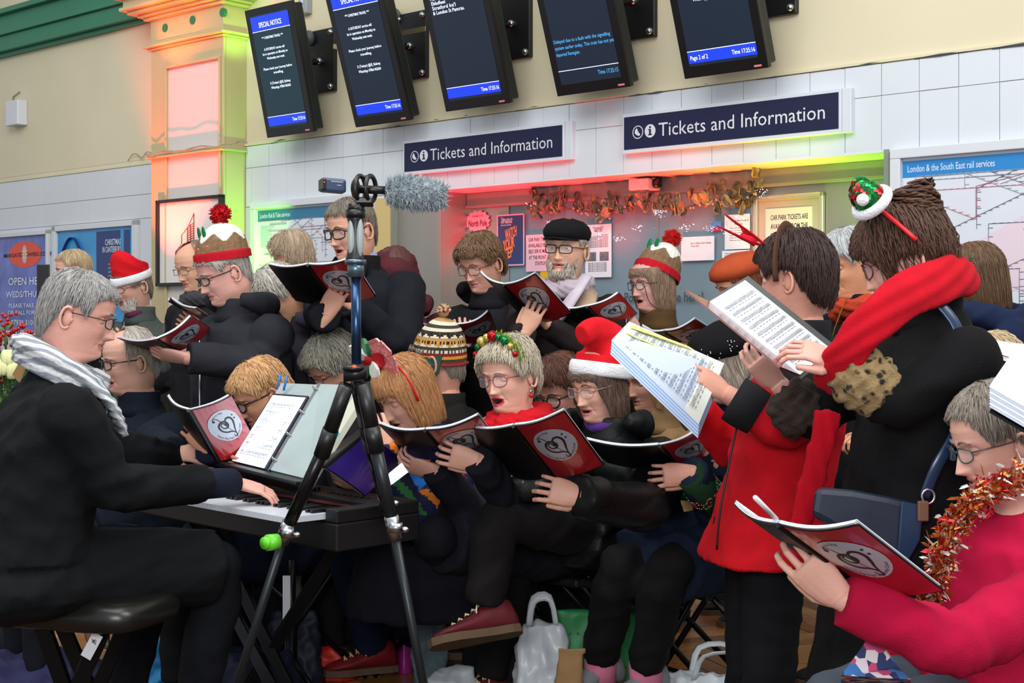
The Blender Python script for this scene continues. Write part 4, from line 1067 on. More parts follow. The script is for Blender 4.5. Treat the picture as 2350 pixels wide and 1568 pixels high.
for a, b, c_, d in ((x0-.006, x1+.006, v1, v1+.008), (x0-.006, x1+.006, v0-.008, v0), (x0-.008, x0, v0, v1), (x1, x1+.008, v0, v1)): m.wbox(a, b, c_, d, GN-.002, GN+.002)
m.build('border', mat('poster_pink_edge', '#d8a6c8', .5), o)
# north pole sign
cu, cv = wuv(1097, 508, GN); m = MB()
def blob(mb, cx, cy, rx, ry, n, mi, pt_=.08, lob=14): mb.loft([[wp(cx+rx*math.cos(t)*(1+pt_*math.cos(lob*t)), cy+ry*math.sin(t)*(1+pt_*math.cos(lob*t)), nn) for t in [2*PI*k/56 for k in range(56)]] for nn in (n-.003, n)], True, mi)
blob(m, cu, cv, .095, .062, GN+.003, 0); blob(m, cu, cv-.11, .09, .05, GN+.003, 1, .2, 5)
o = m.build('north_pole_sign', [mat('pink_sign', '#e5a3b5', .5), mat('santa_red', '#d03440', .5)], None, origin=wp(cu, cv-.12, GN)); tag(o, 'pink scalloped North Pole sign on the steel panel', 'sign')
m = MB(); put_text(m, 'North Pole', wp(cu-.075, cv-.03, GN+.005), WU, WV, .052, 'LEFT', .15, 0, .02); put_text(m, 'WELCOME TO THE', wp(cu-.045, cv+.025, GN+.005), WU, WV, .014, 'LEFT', .09, 0, .01); m.build('sign_lettering', mat('maroon_ink', '#6e1f38', .5), o)
# framed car park notice
T = thing('framed_notice', wp(wu(1807, RN), 1.5, RN), 'silver framed car park notice behind the antler headband', 'notice')
x0, x1, v0, v1 = q4(1727, 445, 1890, 640, RN+.02); m = MB(); v1 = wuv(1727, 450, RN+.02)[1]; v0 = v1-.62; f_ = .028
for a, b, c_, d in ((x0, x1, v1-f_, v1), (x0, x1, v0, v0+f_), (x0, x0+f_, v0, v1), (x1-f_, x1, v0, v1)): m.wbox(a, b, c_, d, RN, RN+.022)
m.build('frame', mat('silver_frame', '#c9c4b4', .3, .6), T, bevel=.008)
m = MB(); m.wbox(x0+.01, x1-.01, v0, v1-.01, RN, RN+.005); m.build('backing', mat('backing_grey', '#a9a095', .5), T)
x0, x1, v0, v1 = q4(1757, 480, 1864, 600, RN+.008); v0 = v1-.40; m = MB(); m.wbox(x0, x1, v0, v1, RN+.005, RN+.008); pp = m.build('paper', mat('notice_paper', '#ddd2c8', .6), T)
m = MB()
for k, s_ in enumerate(('CAR PARK TICKETS ARE', 'AVAILABLE FROM THE', 'SELF SERVE MACHINE', 'AT THE FRONT OF THE', 'STATION.')): put_text(m, s_, wp(x0+(x1-x0)*.11, v1-.058-k*.045, RN+.009), WU, WV, .036, 'LEFT', (x1-x0)*(.8 if k < 4 else .35), 0, .01)
m.build('printed_text', INK, pp)
# police lettering on the glass
m = MB(); wt(m, 'Police welcome here!', 1432, 694, .075, 180, 0, GN+.0); tag(m.build('glass_lettering', mat('dark_lettering', '#39434c', .5), None, origin=base_of(m)), 'dark lettering on the ticket window glass behind the bobble hat woman', 'lettering')
# little camera projector under the header
u_, v_ = wuv(1462, 440, -.2); T = thing('wall_camera', wp(u_+.08, v_, -.2), 'small white box camera fixed under the soffit above the garland', 'camera')
m = MB(); m.wbox(u_, u_+.13, v_, v_+.06, -.24, -.12); m.build('body', mat('offwhite', '#b9bcc4', .4), T, bevel=.008)
m = MB(); m.cyl(wp(u_+.13, v_+.035, -.18), wp(u_+.16, v_+.035, -.18), .024, 16); m.wbox(u_+.10, u_+.15, v_+.055, v_+.085, -.22, -.15); m.build('lens', BLACK, T, True)
# eucalyptus garland with leaves, berries and bunches of tiny lights
rs = random.Random(11); GNn = -.20
gp = [(1222, 462), (1240, 478), (1270, 470), (1310, 480), (1350, 486), (1400, 488), (1440, 476), (1480, 462), (1530, 474), (1570, 478), (1620, 462), (1660, 455), (1700, 448), (1745, 432)]
G = [wp(*wuv(x, y, GNn), GNn) for x, y in gp]; GT = thing('garland', G[6], 'dried eucalyptus garland strung across the ticket window', 'garland')
m = MB(); cg = crom(G, 6); m.tube(cg, .0035, 5); m.build('stem', cloth('#5c4a38'), GT, True)
LM = [mat('leaf_%d' % i, c, .6, var=.2, vscale=30) for i, c in enumerate(('#66705f', '#8f8260', '#465548', '#6f6f60', '#9a9068'))]; lsh = []
for i in range(5):
    t = MB(); n = 10
    for sgn in (1, -1): 
        pass
    ring = [Vector((.019*math.sin(a)*(1 if i % 2 else .7), .024-.024*math.cos(a), .004*math.sin(a*2))) for a in [2*PI*k/n for k in range(n)]]
    t.loft([ring, [p+Vector((0, 0, .0015)) for p in ring]]); lsh.append(t.mesh('leaf', LM[i], (0,0,0), True))
for k in range(130):
    p = rs.choice(cg)+Vector((rs.gauss(0, .012), rs.gauss(0, .02), rs.gauss(-.008, .03)))
    o = bpy.data.objects.new('leaf', lsh[rs.randint(0, 4)]); C.objects.link(o); o.parent = GT; o.location = p-GT.location
    o.rotation_euler = (rs.uniform(.8, 2.2), rs.uniform(-.6, .6), rs.uniform(0, 6)); o.scale = (rs.uniform(1.0, 1.7),)*3
m = MB()
for k in range(70):
    p = rs.choice(cg)+Vector((rs.gauss(0, .01), rs.gauss(0, .015), rs.gauss(-.005, .02)))
    m.ell(p, .006, 6, 4)
m.build('berries', mat('berry_cream', '#b9a27c', .6), GT, True)['kind'] = 'stuff'
LED = [emis('led_white', '#e8ecff', 4.5), emis('led_cyan', '#5ec8f0', 4.5), emis('led_pink', '#e89ad8', 4)]
ORD = 'first second third fourth fifth sixth seventh eighth ninth tenth eleventh twelfth'.split()
for i, (x, y) in enumerate(sorted(((1224, 466), (1262, 506), (1370, 536), (1420, 541), (1462, 516), (1520, 480), (1575, 514), (1632, 518), (1668, 522), (1700, 490), (1750, 435), (1508, 482)))):
    m = MB(); c = wp(*wuv(x, y, GNn), GNn)
    for k in range(20): 
        d = Vector((rs.gauss(0, .5), rs.gauss(0, .5), -abs(rs.gauss(.3, .5)))).normalized()*rs.uniform(.012, .045); m.ell(c+d, rs.uniform(.0010, .0022), 6, 4, rs.choice((0, 0, 1, 2)))
    m.tube([c+Vector((0, 0, .03)), c], .0012, 4, 3)
    tag(m.build('light_cluster', LED+[METAL], None, True, c), 'burst of tiny sparkling lights, %s from the left along the garland' % ORD[i], 'fairy light', 'sparkling light bursts on the garland')
# coloured party lights: real lamps standing behind the choir
u_ = (p0+p1)/2
spot(wp(u_-.15, 1.35, PN+.42), wp(u_-.08, 3.0, PN), 250, (1, .07, .03), 62, .7)
spot(wp(u_-.25, 2.95, PN+.38), wp(u_+.0, 3.5, PN), 22, (1, .18, .03), 80, .8)
spot(wp(p1+.42, 1.35, .14), wp(p1-.02, 2.6, .09), 75, (.22, 1, .05), 62, .8)
spot(wp(p1+.30, 2.95, .15), wp(p1+.0, 3.4, .10), 9, (.4, 1, .05), 80, .8)
for px, c_, e in ((1080, (1, .03, .05), 9), (1230, (1, .03, .04), 10), (1380, (1, .04, .03), 10), (1540, (1, .09, .03), 9), (1700, (1, .32, .04), 6), (1850, (.7, .85, .05), 4), (1975, (.3, 1, .04), 6)):
    u_ = wu(px, -.1); spot(wp(u_, 1.25, .03), wp(u_, 2.2, -.13), e*6.5, c_, 60, .9)
for px, c_, e in ((1010, (1, .04, .06), 5), (1130, (1, .04, .05), 5), (1490, (1, .08, .05), 5), (1620, (1, .3, .05), 5), (1800, (.9, .9, .08), 5)):
    u_ = wu(px, .1); spot(wp(u_, 1.5, .16), wp(u_, 2.22, .0), e*2.2, c_, 52, .9)
# ================= the choir =================
def W(px, py, Z): return P(px, py, Z)
def arm(px, py, Z, f, side, pose='hold', b=(0, -1, .15), m=None, **k):
    d = dict(w=P(px, py, Z), f=(f[0], f[2], f[1]), side=side, pose=pose, b=b, **k)
    if m is not None: d['m'] = m
    return d
GR = ('#77736c', '#a9a59c'); GR2 = ('#8f8d88', '#c4c2bd'); BR = ('#2c1d17', '#4a3226'); BLO = ('#a0764a', '#c79a68')
# --- back row, left to right ---
q = person('person with fair hair and a dark coat, mostly hidden behind the pianist', (168, 622), 400, 65, 5, hair='short', hcol=('#9a8468', '#bda784'), coat='#1b1c22', skin='#cfa08a', o=dict(locks=160, hth=.012), by=80, vox=.016)
q = person('man in a plain red hat with white brim and grey-green jacket', (303, 656), 440, 42, 14, 0, hair='wavy', hcol=('#6e6258', '#8f857a'), coat='#4a524f', bulk=1.05, skin='#cf9f8c', glasses=dict(w_=.023, h_=.015, round_=3), glc='#5a2630', beard=(('#b9b1aa', '#d8d2cc'), .006), o=dict(age=.8, lid=-.05, locks=160, hairtop=.06), by=30,
   arms=[arm(272, 800, 6.95, (-.6, .5, -.2), 1, 'grip'), arm(300, 800, 6.95, (-.6, .5, -.2), -1, 'grip')], vox=.014)
santa_hat(q, [(0, -.012, .075), (.0, -.015, .105), (.0, -.02, .125), (.0, -.025, .137), (.0, -.03, .142)], .035, 4, rad=[1.02, 1.0, .99, .97, .90, .70], brimw=.024)
m = MB(); zp = q.T0 - Vector((0, 0, .0)) + q.fw*.125
m.tube([zp+Vector((0, 0, .01)), zp+Vector((0, 0, -.16))], .004, 5); m.ell(zp+Vector((0, 0, -.03)), (.012, .006, .02), 8, 6); m.build('zip', METAL, q.o, True)
m = MB()
m.tube(crom([q.T0+q.rt*.05+q.fw*.05+Vector((0,0,.06)), q.T0+q.fw*.085+Vector((0,0,.045)), q.T0-q.rt*.05+q.fw*.05+Vector((0,0,.06))], 3), .02, 8); m.build('polo_neck', cloth('#5c2a45'), q.o, True)
q = person('balding man with glasses, dark coat and grey scarf beside the framed drawing', (447, 612), 470, 40, 16, hair='bald', hcol=('#7a6553', '#93806d'), coat='#17171c', skin='#cd9c82', glasses=dict(w_=.023, h_=.014, round_=4), glc='#8a6a4c', scarf=dict(col='#3c3d42', r=.032), o=dict(age=.9, lid=-.12, locks=120), by=35, bulk=1.05,
   arms=[arm(455, 760, 6.5, (-.7, .5, 0), -1, 'grip')], vox=.014)
q = person('white haired person in a dark coat, face bent down behind the black folder', (640, 678), 560, 45, 34, 8, hair='wavy', hcol=('#97938b', '#c3bfb5'), coat='#28252f', skin='#c08f72', hood='#37333f', o=dict(wave=.006, vol=.012, hth=.014, mess=.01), by=60, bulk=1.1, vox=.014,
   arms=[arm(640, 810, 5.5, (-.7, .3, 0), -1, 'fist')])
q = person('person with tousled light brown hair seen from behind by the rail map', (668, 590), 470, 118, 8, hair='wavy', hcol=('#98836c', '#b7a38c'), coat='#2b2a30', skin='#c68e78', o=dict(wave=.006, hth=.018, mess=.012, vol=.01), by=110, vox=.016)
q = person('tall man in dark framed glasses and navy field jacket behind the camera tripod', (806, 527), 570, 44, 12, 0, hair='short', hcol=('#5a5149', '#7f766b'), coat='#12141c', bulk=1.22, skin='#c9957e', glasses=dict(w_=.027, h_=.019, round_=3.4, r=.0022), glc='#2a2019', o=dict(age=.9, lid=.0, hth=.012, open=.7, jowl=.05, drift=.9, locks=300), by=38, shw=.21, neckdrop=-.01, hs=1.04,
   arms=[arm(748, 728, 5.18, (.45, .95, 0), 1, 'hold', (-.3, -1, .1), m=True, cuffback=-.01, sc=1.08), arm(815, 705, 5.35, (-.7, .7, .1), -1, 'grip', (.3, -1, 0), sc=1.0)], collar='#0d0d10')
m = MB(); up = Vector((0, 0, 1))
for sd in (-1, 1): m.loft([[q.T0+q.fw*(.05+.02*k)+q.rt*sd*a+up*b+q.fw*e for (a, b, e) in ((.075-.02*k, .085-.13*k, .01), (.105-.02*k, .05-.14*k, .02), (.105-.02*k, .05-.14*k, .035), (.075-.02*k, .085-.13*k, .03))] for k in (0, .35, .7, 1)])
m.build('collar_flap', cloth('#0b0b0d'), q.o, True)
m = MB(); m.loft([ringv(q.T0+up*.10, q.rt, q.fw, .058, .058, 16), ringv(q.T0+up*.02+q.fw*.02, q.rt, q.fw, .075, .075, 16)]); m.build('shirt_collar', cloth('#8f9fc0'), q.o, True)
m = MB()
for a, b in ((.11, -.02), (.085, -.06), (.09, -.28), (.10, -.42)): m.ell(q.T0-q.rt*a*1.0+q.fw*.165+up*b, .007, 8, 6)
m.build('stud', METAL, q.o, True)
m = MB(); c_ = q.T0-q.rt*.12+q.fw*.165-up*.12
for k in range(5): m.ell(c_+Vector((.009*math.cos(k*1.257), -.004, .009*math.sin(k*1.257))), (.007, .004, .007), 8, 5)
m.build('gold_brooch', mat('gold', '#c99a3c', .3, 1), q.o, True)
q = person('person in a burgundy hooded coat standing behind the tall man', (905, 630), 520, 160, 5, hair='short', hcol=('#4a2a28', '#5a3430'), coat='#4f2029', bulk=1.2, skin='#c9957e', o=dict(locks=60), by=150, hood=True, vox=.014)
m = MB(); m.ell(q.hc+Vector((0, .0, -.01)), (.115, .125, .14), 20, 14); v, n_, f = remesh(m, .012, 2); npobj('raised_hood', wrink(v, n_, .004, 5), f, [cloth('#4f2029')], q.o)
q = person('man in a bobble pudding hat, dark glasses and charcoal padded jacket', (512, 625), 600, 58, 22, hair='short', hcol=('#8d8780', '#a9a49c'), coat='#24252c', bulk=1.28, skin='#cf9a8d', glasses=dict(w_=.025, h_=.015, round_=4, r=.0018), hood=True, o=dict(age=.9, lid=-.15, jowl=.1, nose=1.15, locks=120, hairtop=.06), by=52, shw=.20, hem=.22,
   arms=[arm(430, 822, 5.12, (-1, .15, -.1), 1, 'hold', (-.1, -.6, -.8), m=True, sc=1.05, cuffback=.0, e=P(598, 838, 5.25)), arm(470, 800, 5.5, (-1, .2, 0), -1, 'grip')])
KH = [cloth('#a51320', .95), mat('knit_brown', '#75593f', .95, bump=.7, bscale=140, var=.25, vscale=60), cloth('#d6d7d0', .95)]
beanie(q, KH, .048, .140, -10, pom=[cloth('#c3121c'), cloth('#8e0d18')], pomr=.042)
m = MB(); m.T = q.T @ Matrix.Rotation(math.radians(10), 4, 'X')
for a, z in ((-.2, .105), (.35, .10), (.8, .115), (-.7, .11), (.1, .12)): m.ell((.088*math.sin(a), -.02+.108*math.cos(a), z), .003, 6, 4)
m.build('hat_light', emis('red_bulb', '#ff4020', 3), q.o, True)
m = MB(); c_ = q.T0+q.fw*.175
m.tube([c_-up*.05, c_-up*.35, c_-up*.62], .004, 5); m.ell(c_-up*.47+q.fw*.01, (.008, .006, .02), 8, 6); m.build('zip', METAL, q.o, True)
q = person('short haired woman in red glasses and black coat, reading under the safety poster', (1103, 605), 530, 38, 20, hair='crop', hcol=('#33241c', '#8a6a4a'), coat='#17161b', bulk=1.08, skin='#c9947f', glasses=dict(w_=.026, h_=.018, round_=3.4, r=.0016), glc='#7a3a3c', hood='#131216', o=dict(lid=-.2, vol=.022, hth=.014, mess=.016, lockr=.0036, locks=360), by=32, shw=.175,
   arms=[arm(1068, 800, 5.9, (-.1, .9, 0), 1, 'hold'), arm(1042, 812, 5.82, (-.5, .7, 0), -1, 'hold', m=False)])
q = person('man in a black flat cap with glasses, grey beard and pale scarf', (1300, 572), 545, 24, 0, -3, hair='short', hcol=('#8a857d', '#aaa59d'), coat='#231b1d', bulk=1.1, skin='#cf9c84', glasses=dict(w_=.026, h_=.017, round_=4, r=.0018), glc='#1a1c22', scarf=dict(col='#a79aa4', r=.03, tails=[]), beard=(('#85776b', '#b3a89c'), .016), o=dict(age=.8, lid=.25, open=.2, locks=100, hairtop=.05), by=20, collar=False,
   arms=[arm(1202, 768, 5.42, (.45, 1, 0), 1, 'hold', (-.1, -1, .1), m=True, sc=1.05), arm(1262, 752, 5.62, (-.3, .6, 0), -1, 'grip')])
m = MB(); m.T = q.T @ Matrix.Rotation(math.radians(2), 4, 'X'); rings = []
for z, w_, yf, yb in ((.040, .088, .108, -.120), (.058, .096, .130, -.124), (.075, .098, .134, -.122), (.098, .088, .115, -.110), (.118, .064, .082, -.082), (.130, .02, .03, -.04)):
    rings.append([Vector((w_*math.sin(a), (yf if math.cos(a) > 0 else -yb)*math.cos(a), z-(.012 if math.cos(a) > .5 else 0)*math.cos(a))) for a in [2*PI*k/32 for k in range(32)]])
m.loft(rings); hc_ = m.build('flat_cap', cloth('#0d0c0f', .9), q.o, True)
m = MB(); m.T = q.T; m.loft([[Vector((.075*math.sin(a), .06+.085*math.cos(a), z+.006*math.cos(a)*-1+.010*(1-abs(math.sin(a))))) for a in [2*PI*k/24 for k in range(24)]] for z in (.034, .042)]); m.build('peak', cloth('#0d0c0f', .9), hc_, True)
m = MB()
for sd in (-1, 1): m.loft([[q.T0+q.fw*(.06+.06*k)+q.rt*sd*(a)+up*b for (a, b) in ((.075-.03*k, .085-.15*k), (.15-.02*k, .02-.13*k), (.155-.02*k, .01-.13*k), (.08-.03*k, .06-.16*k))] for k in (0, .4, .8, 1)])
m.build('collar_lining', cloth('#a8917c'), q.o, True)
m = MB(); m.tube(crom([q.T0-q.rt*.10+q.fw*.06+up*.09, q.T0-q.rt*.06+q.fw*.12+up*.0, q.T0+q.fw*.15-up*.10], 3), [.035]*6+[.03], 10, flat=.5); m.tube(crom([q.T0+q.rt*.10+q.fw*.06+up*.07, q.T0+q.rt*.06+q.fw*.12-up*.01, q.T0+q.fw*.14-up*.10], 3), [.035]*6+[.03], 10, flat=.5)
m.build('scarf_end', cloth('#b3a9b5', .9), q.o, True)
q = person('woman in a tilted bobble pudding hat, glasses and olive coat', (1496, 650), 530, 56, 6, 0, hair='bob', hcol=('#6e5645', '#977e68'), coat='#4a371c', bulk=1.08, skin='#c9948a', glasses=dict(w_=.022, h_=.017, round_=2.6), glc='#1d2028', o=dict(lid=.1, open=.9, vol=.004, hth=.008, hairtop=.07), by=45, shw=.18, hood=False,
   arms=[arm(1415, 775, 5.9, (.1, .95, 0), 1, 'hold', m=True), arm(1460, 770, 6.0, (-.5, .7, 0), -1, 'grip')])
beanie(q, KH, .040, .155, -27, pom=[cloth('#b5121c'), cloth('#c5301c')], pomr=.042, rollm=0)
m = MB(); m.tube(crom([q.hc+q.Rh@Vector((-.06, .09, -.01)), q.hc+q.Rh@Vector((-.05, .06, -.08)), q.hc+q.Rh@Vector((-.07, .0, -.13))], 4), .0018, 5); m.build('glasses_cord', cloth('#4b2f4f'), q.o, True)
m = MB(); m.loft([ringv(q.T0+up*.07, q.rt, q.fw, .056, .056, 16), ringv(q.T0-up*.06+q.fw*.045, q.rt, q.fw, .10, .085, 16)]); m.build('blouse', cloth('#8d6f85'), q.o, True)
q = person('person in a rust orange beret behind the open music page', (1694, 655), 520, 75, 20, hair='crop', hcol=('#6a3a22', '#8a5233'), coat='#2c1d1a', skin='#c9947f', o=dict(locks=100), by=80, vox=.016,
   arms=[arm(1618, 812, 5.15, (-.9, .1, 0), -1, 'hold', (0, -1, -.2), m=True)])
m = MB(); m.T = q.T; m.loft([[Vector((w_*math.sin(a), -.02+w_*1.15*math.cos(a), z)) for a in [2*PI*k/28 for k in range(28)]] for w_, z in ((.086, .03), (.115, .06), (.112, .09), (.08, .125), (.02, .14))]); m.build('beret', cloth('#a8492a', .95), q.o, True)
q = person('woman with short silver hair and orange scarf between the antlers and the red scarf', (1948, 606), 640, 66, 14, hair='crop', hcol=('#8c8f90', '#c2c5c6'), coat='#121217', bulk=1.08, skin='#cf9573', scarf=dict(col='#a83a24', r=.028), o=dict(age=1, lid=-.1, hth=.014, vol=.014, locks=360, drift=1.1), by=62, shw=.18)
m = MB(); m.tube(crom([q.T0+q.fw*.12+up*.07-q.rt*.05, q.T0+q.fw*.15-up*.1, q.T0+q.fw*.15-up*.3], 3), .003, 5); m.build('zip', mat('gold', '#c99a3c', .3, 1), q.o)
q = person('woman in a navy padded coat with a sparkling headband, seen from behind at the right', (2238, 638), 640, 118, 10, hair='bob', hcol=('#4a3626', '#6b4f38'), coat='#17223f', bulk=1.2, skin='#c9947f', hood=True, puff='puff', o=dict(locks=260, vol=.008), by=150)
m = MB(); m.T = q.T; rs = random.Random(4)
for k in range(110):
    a = rs.uniform(-1.5, 1.5); y = rs.uniform(-.02, .03); m.ell((.094*math.sin(a), y, .132*math.cos(a)-.005), rs.uniform(.003, .007), 6, 4, rs.choice((0, 0, 0, 1, 2, 3)))
m.build('sequin_headband', [mat('sequin_green', '#1c6a38', .2, .6), mat('sequin_pink', '#d03c9c', .2, .6), mat('sequin_red', '#a3242c', .2, .6), mat('sequin_blue', '#2c4fb0', .2, .6)], q.o, True)
# --- seated, left to right ---
q = person('bald seated man in dark glasses and navy jacket, in front of the pianist', (297, 828), 620, 58, 8, 0, hair='bald', hcol=('#8a8078', '#b3aaa0'), coat='#0e1623', bulk=1.14, seated=True, skin='#cf9f8c', glasses=dict(w_=.024, h_=.016, round_=4, r=.0018), o=dict(age=1, lid=-.1, open=.5, jowl=.08, nose=1.2, locks=150), by=50, hem=.12, neckdrop=0,
   arms=[arm(395, 1035, 4.7, (.9, -.1, -.1), -1, 'flat', (0, -.7, .7), m=False, e=P(350, 1010, 5.0)), arm(330, 1060, 5.1, (.5, 0, -.3), 1, 'fist')], pants='#14161f')
m = MB()
for a, b in ((.02, -.06), (.07, -.04), (.10, -.05)): m.ell(q.T0-q.rt*a+q.fw*.155+up*b, .007, 8, 6)
m.build('stud', METAL, q.o, True)
q = person('woman with short ginger-blonde hair, black glasses and red collar behind the tablet', (600, 905), 640, 62, 26, 0, hair='crop', hcol=('#a87c50', '#cda578'), coat='#151c30', seated=True, skin='#c98f70', glasses=dict(w_=.024, h_=.019, round_=2.4, r=.0024), glc='#12151c', collar='#b01822', o=dict(age=1, lid=-.2, vol=.012, mess=.012, wave=.005), by=58,
   arms=[arm(480, 1035, 4.6, (-.55, .7, 0), 1, 'grip', (.2, -1, .1), m=False), arm(600, 1090, 4.6, (-.8, .2, 0), -1, 'grip')])
q = person('woman with wavy grey hair and thin glasses behind the music stand', (765, 845), 600, 55, 30, 0, hair='wavy', hcol=('#77756a', '#a9a799'), coat='#222228', seated=True, skin='#c08d76', glasses=dict(w_=.022, h_=.014, round_=4), glc='#5a3a4e', o=dict(wave=.007, vol=.022, hth=.018, mess=.012, lockr=.0038, locks=420, lid=-.2), by=50)
q = person('seated man in a fair isle bobble hat, seen from behind', (1003, 830), 620, 108, 6, 0, hair='short', hcol=('#6f665c', '#8a8177'), coat='#181716', seated=True, skin='#c08a78', bulk=1.1, o=dict(locks=100, hairtop=.05), by=105, arms=[])
beanie(q, [cloth('#7c1f24', .95), cloth('#a58352', .95), cloth('#c9bfae', .95), cloth('#3c3a2c', .95), cloth('#c28a2c', .95), cloth('#241f1c', .95)], .000, .165, -6, icing=False, fair=True, brimh=.02, pom=[cloth('#b08c68'), cloth('#8a2a2a'), cloth('#d3c0a0')], pomr=.03, fan=True, rollm=-8)
m = MB(); m.T = q.T
for sd in (-1, 1): m.loft([[Vector((sd*(.082+.006*k2), y, z)) for y, z in ((-.055, .02), (.035, .02), (.02, -.04), (-.01, -.062), (-.035, -.045))] for k2 in (0, 1)])
m.build('ear_flap', cloth('#244a40'), q.o)
q = person('woman with straight auburn hair, a red bow headband and a patchwork jacket', (930, 905), 700, 52, 26, 0, hair='bob', hcol=('#7a5030', '#b98758'), coat='#1c2140', seated=True, skin='#cf9c88', o=dict(lid=-.25, open=.4, vol=.012, hth=.014, wave=.0008, locks=460, drift=.2, lip='b4605c'), by=45, shw=.175, pants='#13203c', hem=.02,
   arms=[arm(850, 1112, 4.35, (-.9, .1, 0), 1, 'hold', (0, -.6, -.7), m=True, sc=.95), arm(885, 1035, 4.45, (-.3, .9, 0), -1, 'grip', (.3, -1, .1))],
   coatmats=[cloth('#1c2140'), cloth('#2f6a3c'), cloth('#c26a22'), cloth('#1d5fae'), cloth('#a31c24')], coatf=lambda c, q: np.where(((c[:, 0]*1.4+c[:, 2]+c[:, 1]) % .13) < .05, (np.floor((c[:, 0]*1.4+c[:, 2]+c[:, 1])/.13)).astype(int) % 4+1, 0)*(c[:, 2] > .72), 
   legpts=[(P(790, 1235, 4.75), P(852, 1480, 5.18), (-.9, -.3, 0), (0, 0, 1), '#6e1a20', '#c9b898'), (P(870, 1240, 4.65), P(955, 1482, 5.45), (-.88, -.25, 0), (0, 0, 1), '#1c2c3e', '#d8cfa6')])
bowT = q.T
m = MB(); m.T = bowT; m.tube(band_pts(q, .02, .016), .009, 8, flat=.35); hb = m.build('headband', cloth('#c01824', .6), q.o, True)
m = MB(); m.T = bowT; c_ = Vector((.045, .045, .150))
for k in range(8):
    a = 2*PI*k/8; d = Vector((math.cos(a), .35*math.sin(a*2), math.sin(a))); t_ = Vector((-math.sin(a), 0, math.cos(a)))
    m.loft([[c_+d*r_+t_*w_*sx+Vector((0, .012*math.sin(r_*40)+.004*sx, 0)) for sx in (-1, -.34, .34, 1)]+[c_+d*r_+t_*w_*sx+Vector((0, -.004, 0)) for sx in (1, .34, -.34, -1)] for r_, w_ in ((.0, .010), (.03, .024), (.06, .027), (.075, .015))], True, k % 4)
m.ell(c_, (.02, .02, .02), 10, 8, 0)
m.build('striped_bow', [mat('bow_red', '#b8141e', .35, .3), cloth('#d9dcd6', .5), mat('bow_green', '#1c6a3c', .4), cloth('#d9dcd6', .5)], hb, False)
m = MB(); m.T = bowT; c_ = Vector((-.03, .03, .152))
for k in range(6):
    a = 2*PI*k/6+.3; d = Vector((math.cos(a), .3, math.sin(a))); t_ = Vector((-math.sin(a), 0, math.cos(a)))
    m.loft([[c_+d*r_+t_*w_*sx+Vector((0, .01*math.sin(r_*60), 0)) for sx in (-1, 0, 1)]+[c_+d*r_+t_*w_*sx+Vector((0, -.003, 0)) for sx in (1, 0, -1)] for r_, w_ in ((.0, .008), (.028, .022), (.062, .030), (.072, .025))])
m.build('spotted_bow', mat('spot_red', '#c22530', .6, var=.5, vscale=150, col2='#e0a0a0'), hb, False)
q = person('woman in a tinsel and bauble headband, red scarf and camel-collared navy coat', (1168, 862), 690, 38, 8, 3, hair='wavy', hcol=('#8a7f6a', '#c3bba8'), coat='#14141e', seated=True, bulk=1.1, skin='#d3a08c', glasses=dict(w_=.024, h_=.019, round_=2.5, r=.0013), glc='#7a4048', o=dict(age=1, lid=-.15, open=1.0, vol=.022, hth=.016, mess=.008, wave=.005, locks=460, lip='b02a3a', lockr=.0034), by=38, shw=.18, collar=False, pants='#101018', hem=.30, lean=(.04, 0),
   scarf=dict(col='#b5101c', r=.034), arms=[arm(1006, 1082, 4.28, (-.97, .2, 0), 1, 'hold', (0, -.7, -.6), m=True, e=P(1090, 1190, 4.45)), arm(1102, 1060, 4.10, (-1, .22, 0), -1, 'hold', (.1, -1, -.1), m=True, e=P(1190, 1185, 4.35))],
   legpts=[(P(930, 1240, 4.55), P(1010, 1420, 5.25), (-.2, -.95, 0), (0, 0, 1), '#141418', None), (P(1000, 1235, 4.35), P(1070, 1425, 5.15), (-.2, -.95, 0), (0, 0, 1), '#141418', None)])
m = MB(); rr = []
for t_, w_, d__ in ((0, .20, .13), (.35, .24, .16), (.7, .26, .18), (1, .27, .19)): rr.append(ringv(P(985, 1240, 4.50).lerp(P(985, 1410, 4.62), t_), Vector((1, .2, 0)).normalized(), Vector((-.2, 1, 0)).normalized(), w_, d__, 24, 2.4))
m.loft(rr); v, n_, f = remesh(m, .014, 2); npobj('coat_skirt', wrink(v, n_, .006, 91), f, [cloth('#10101a')], q.o)
m = MB()
for sd in (-1, 1): m.loft([[q.T0+q.fw*(.075+.085*k)+q.rt*sd*a+up*b for (a, b) in ((.07-.045*k, .07-.24*k), (.18-.10*k, .02-.26*k), (.185-.10*k, .0-.26*k), (.075-.045*k, .05-.25*k))] for k in (0, .3, .6, 1)])
m.build('camel_collar', cloth('#b08a5c'), q.o, True)
m = MB(); m.T = q.T; rs = random.Random(8); bp = band_pts(q, .035, .020, 31, -1.25, 1.2)
for k in range(520):
    c_ = bp[rs.randint(2, 28)]; 
    if c_.x > .02 and rs.random() < .75: c_ = bp[rs.randint(2, 15)]
    d = Vector((rs.gauss(0, 1), rs.gauss(.4, .8), rs.gauss(.2, 1))).normalized(); m.tube([c_, c_+d*rs.uniform(.012, .026)], [.0012, .0006], 3, cap=False)
hb = m.build('tinsel_headband', mat('tinsel_lime', '#8fae2c', .25, .6), q.o)
for i, a in enumerate((-1.0, -.75, -.5, -.25, .0, .25, .5, .72, .95)):
    m = MB(); m.T = q.T; r_ = (.010, .012, .015, .012, .018, .014, .018, .013, .010)[i]; m.ell(((.100)*math.sin(a), .06, .138*math.cos(a)+.004), r_, 14, 10); m.build('bauble', mat('bauble_'+'rgy'[(i*2+i//3) % 3], ('#b5101c', '#0f7a3c', '#c9b25c')[(i*2+i//3) % 3], .15, .7), hb, True)
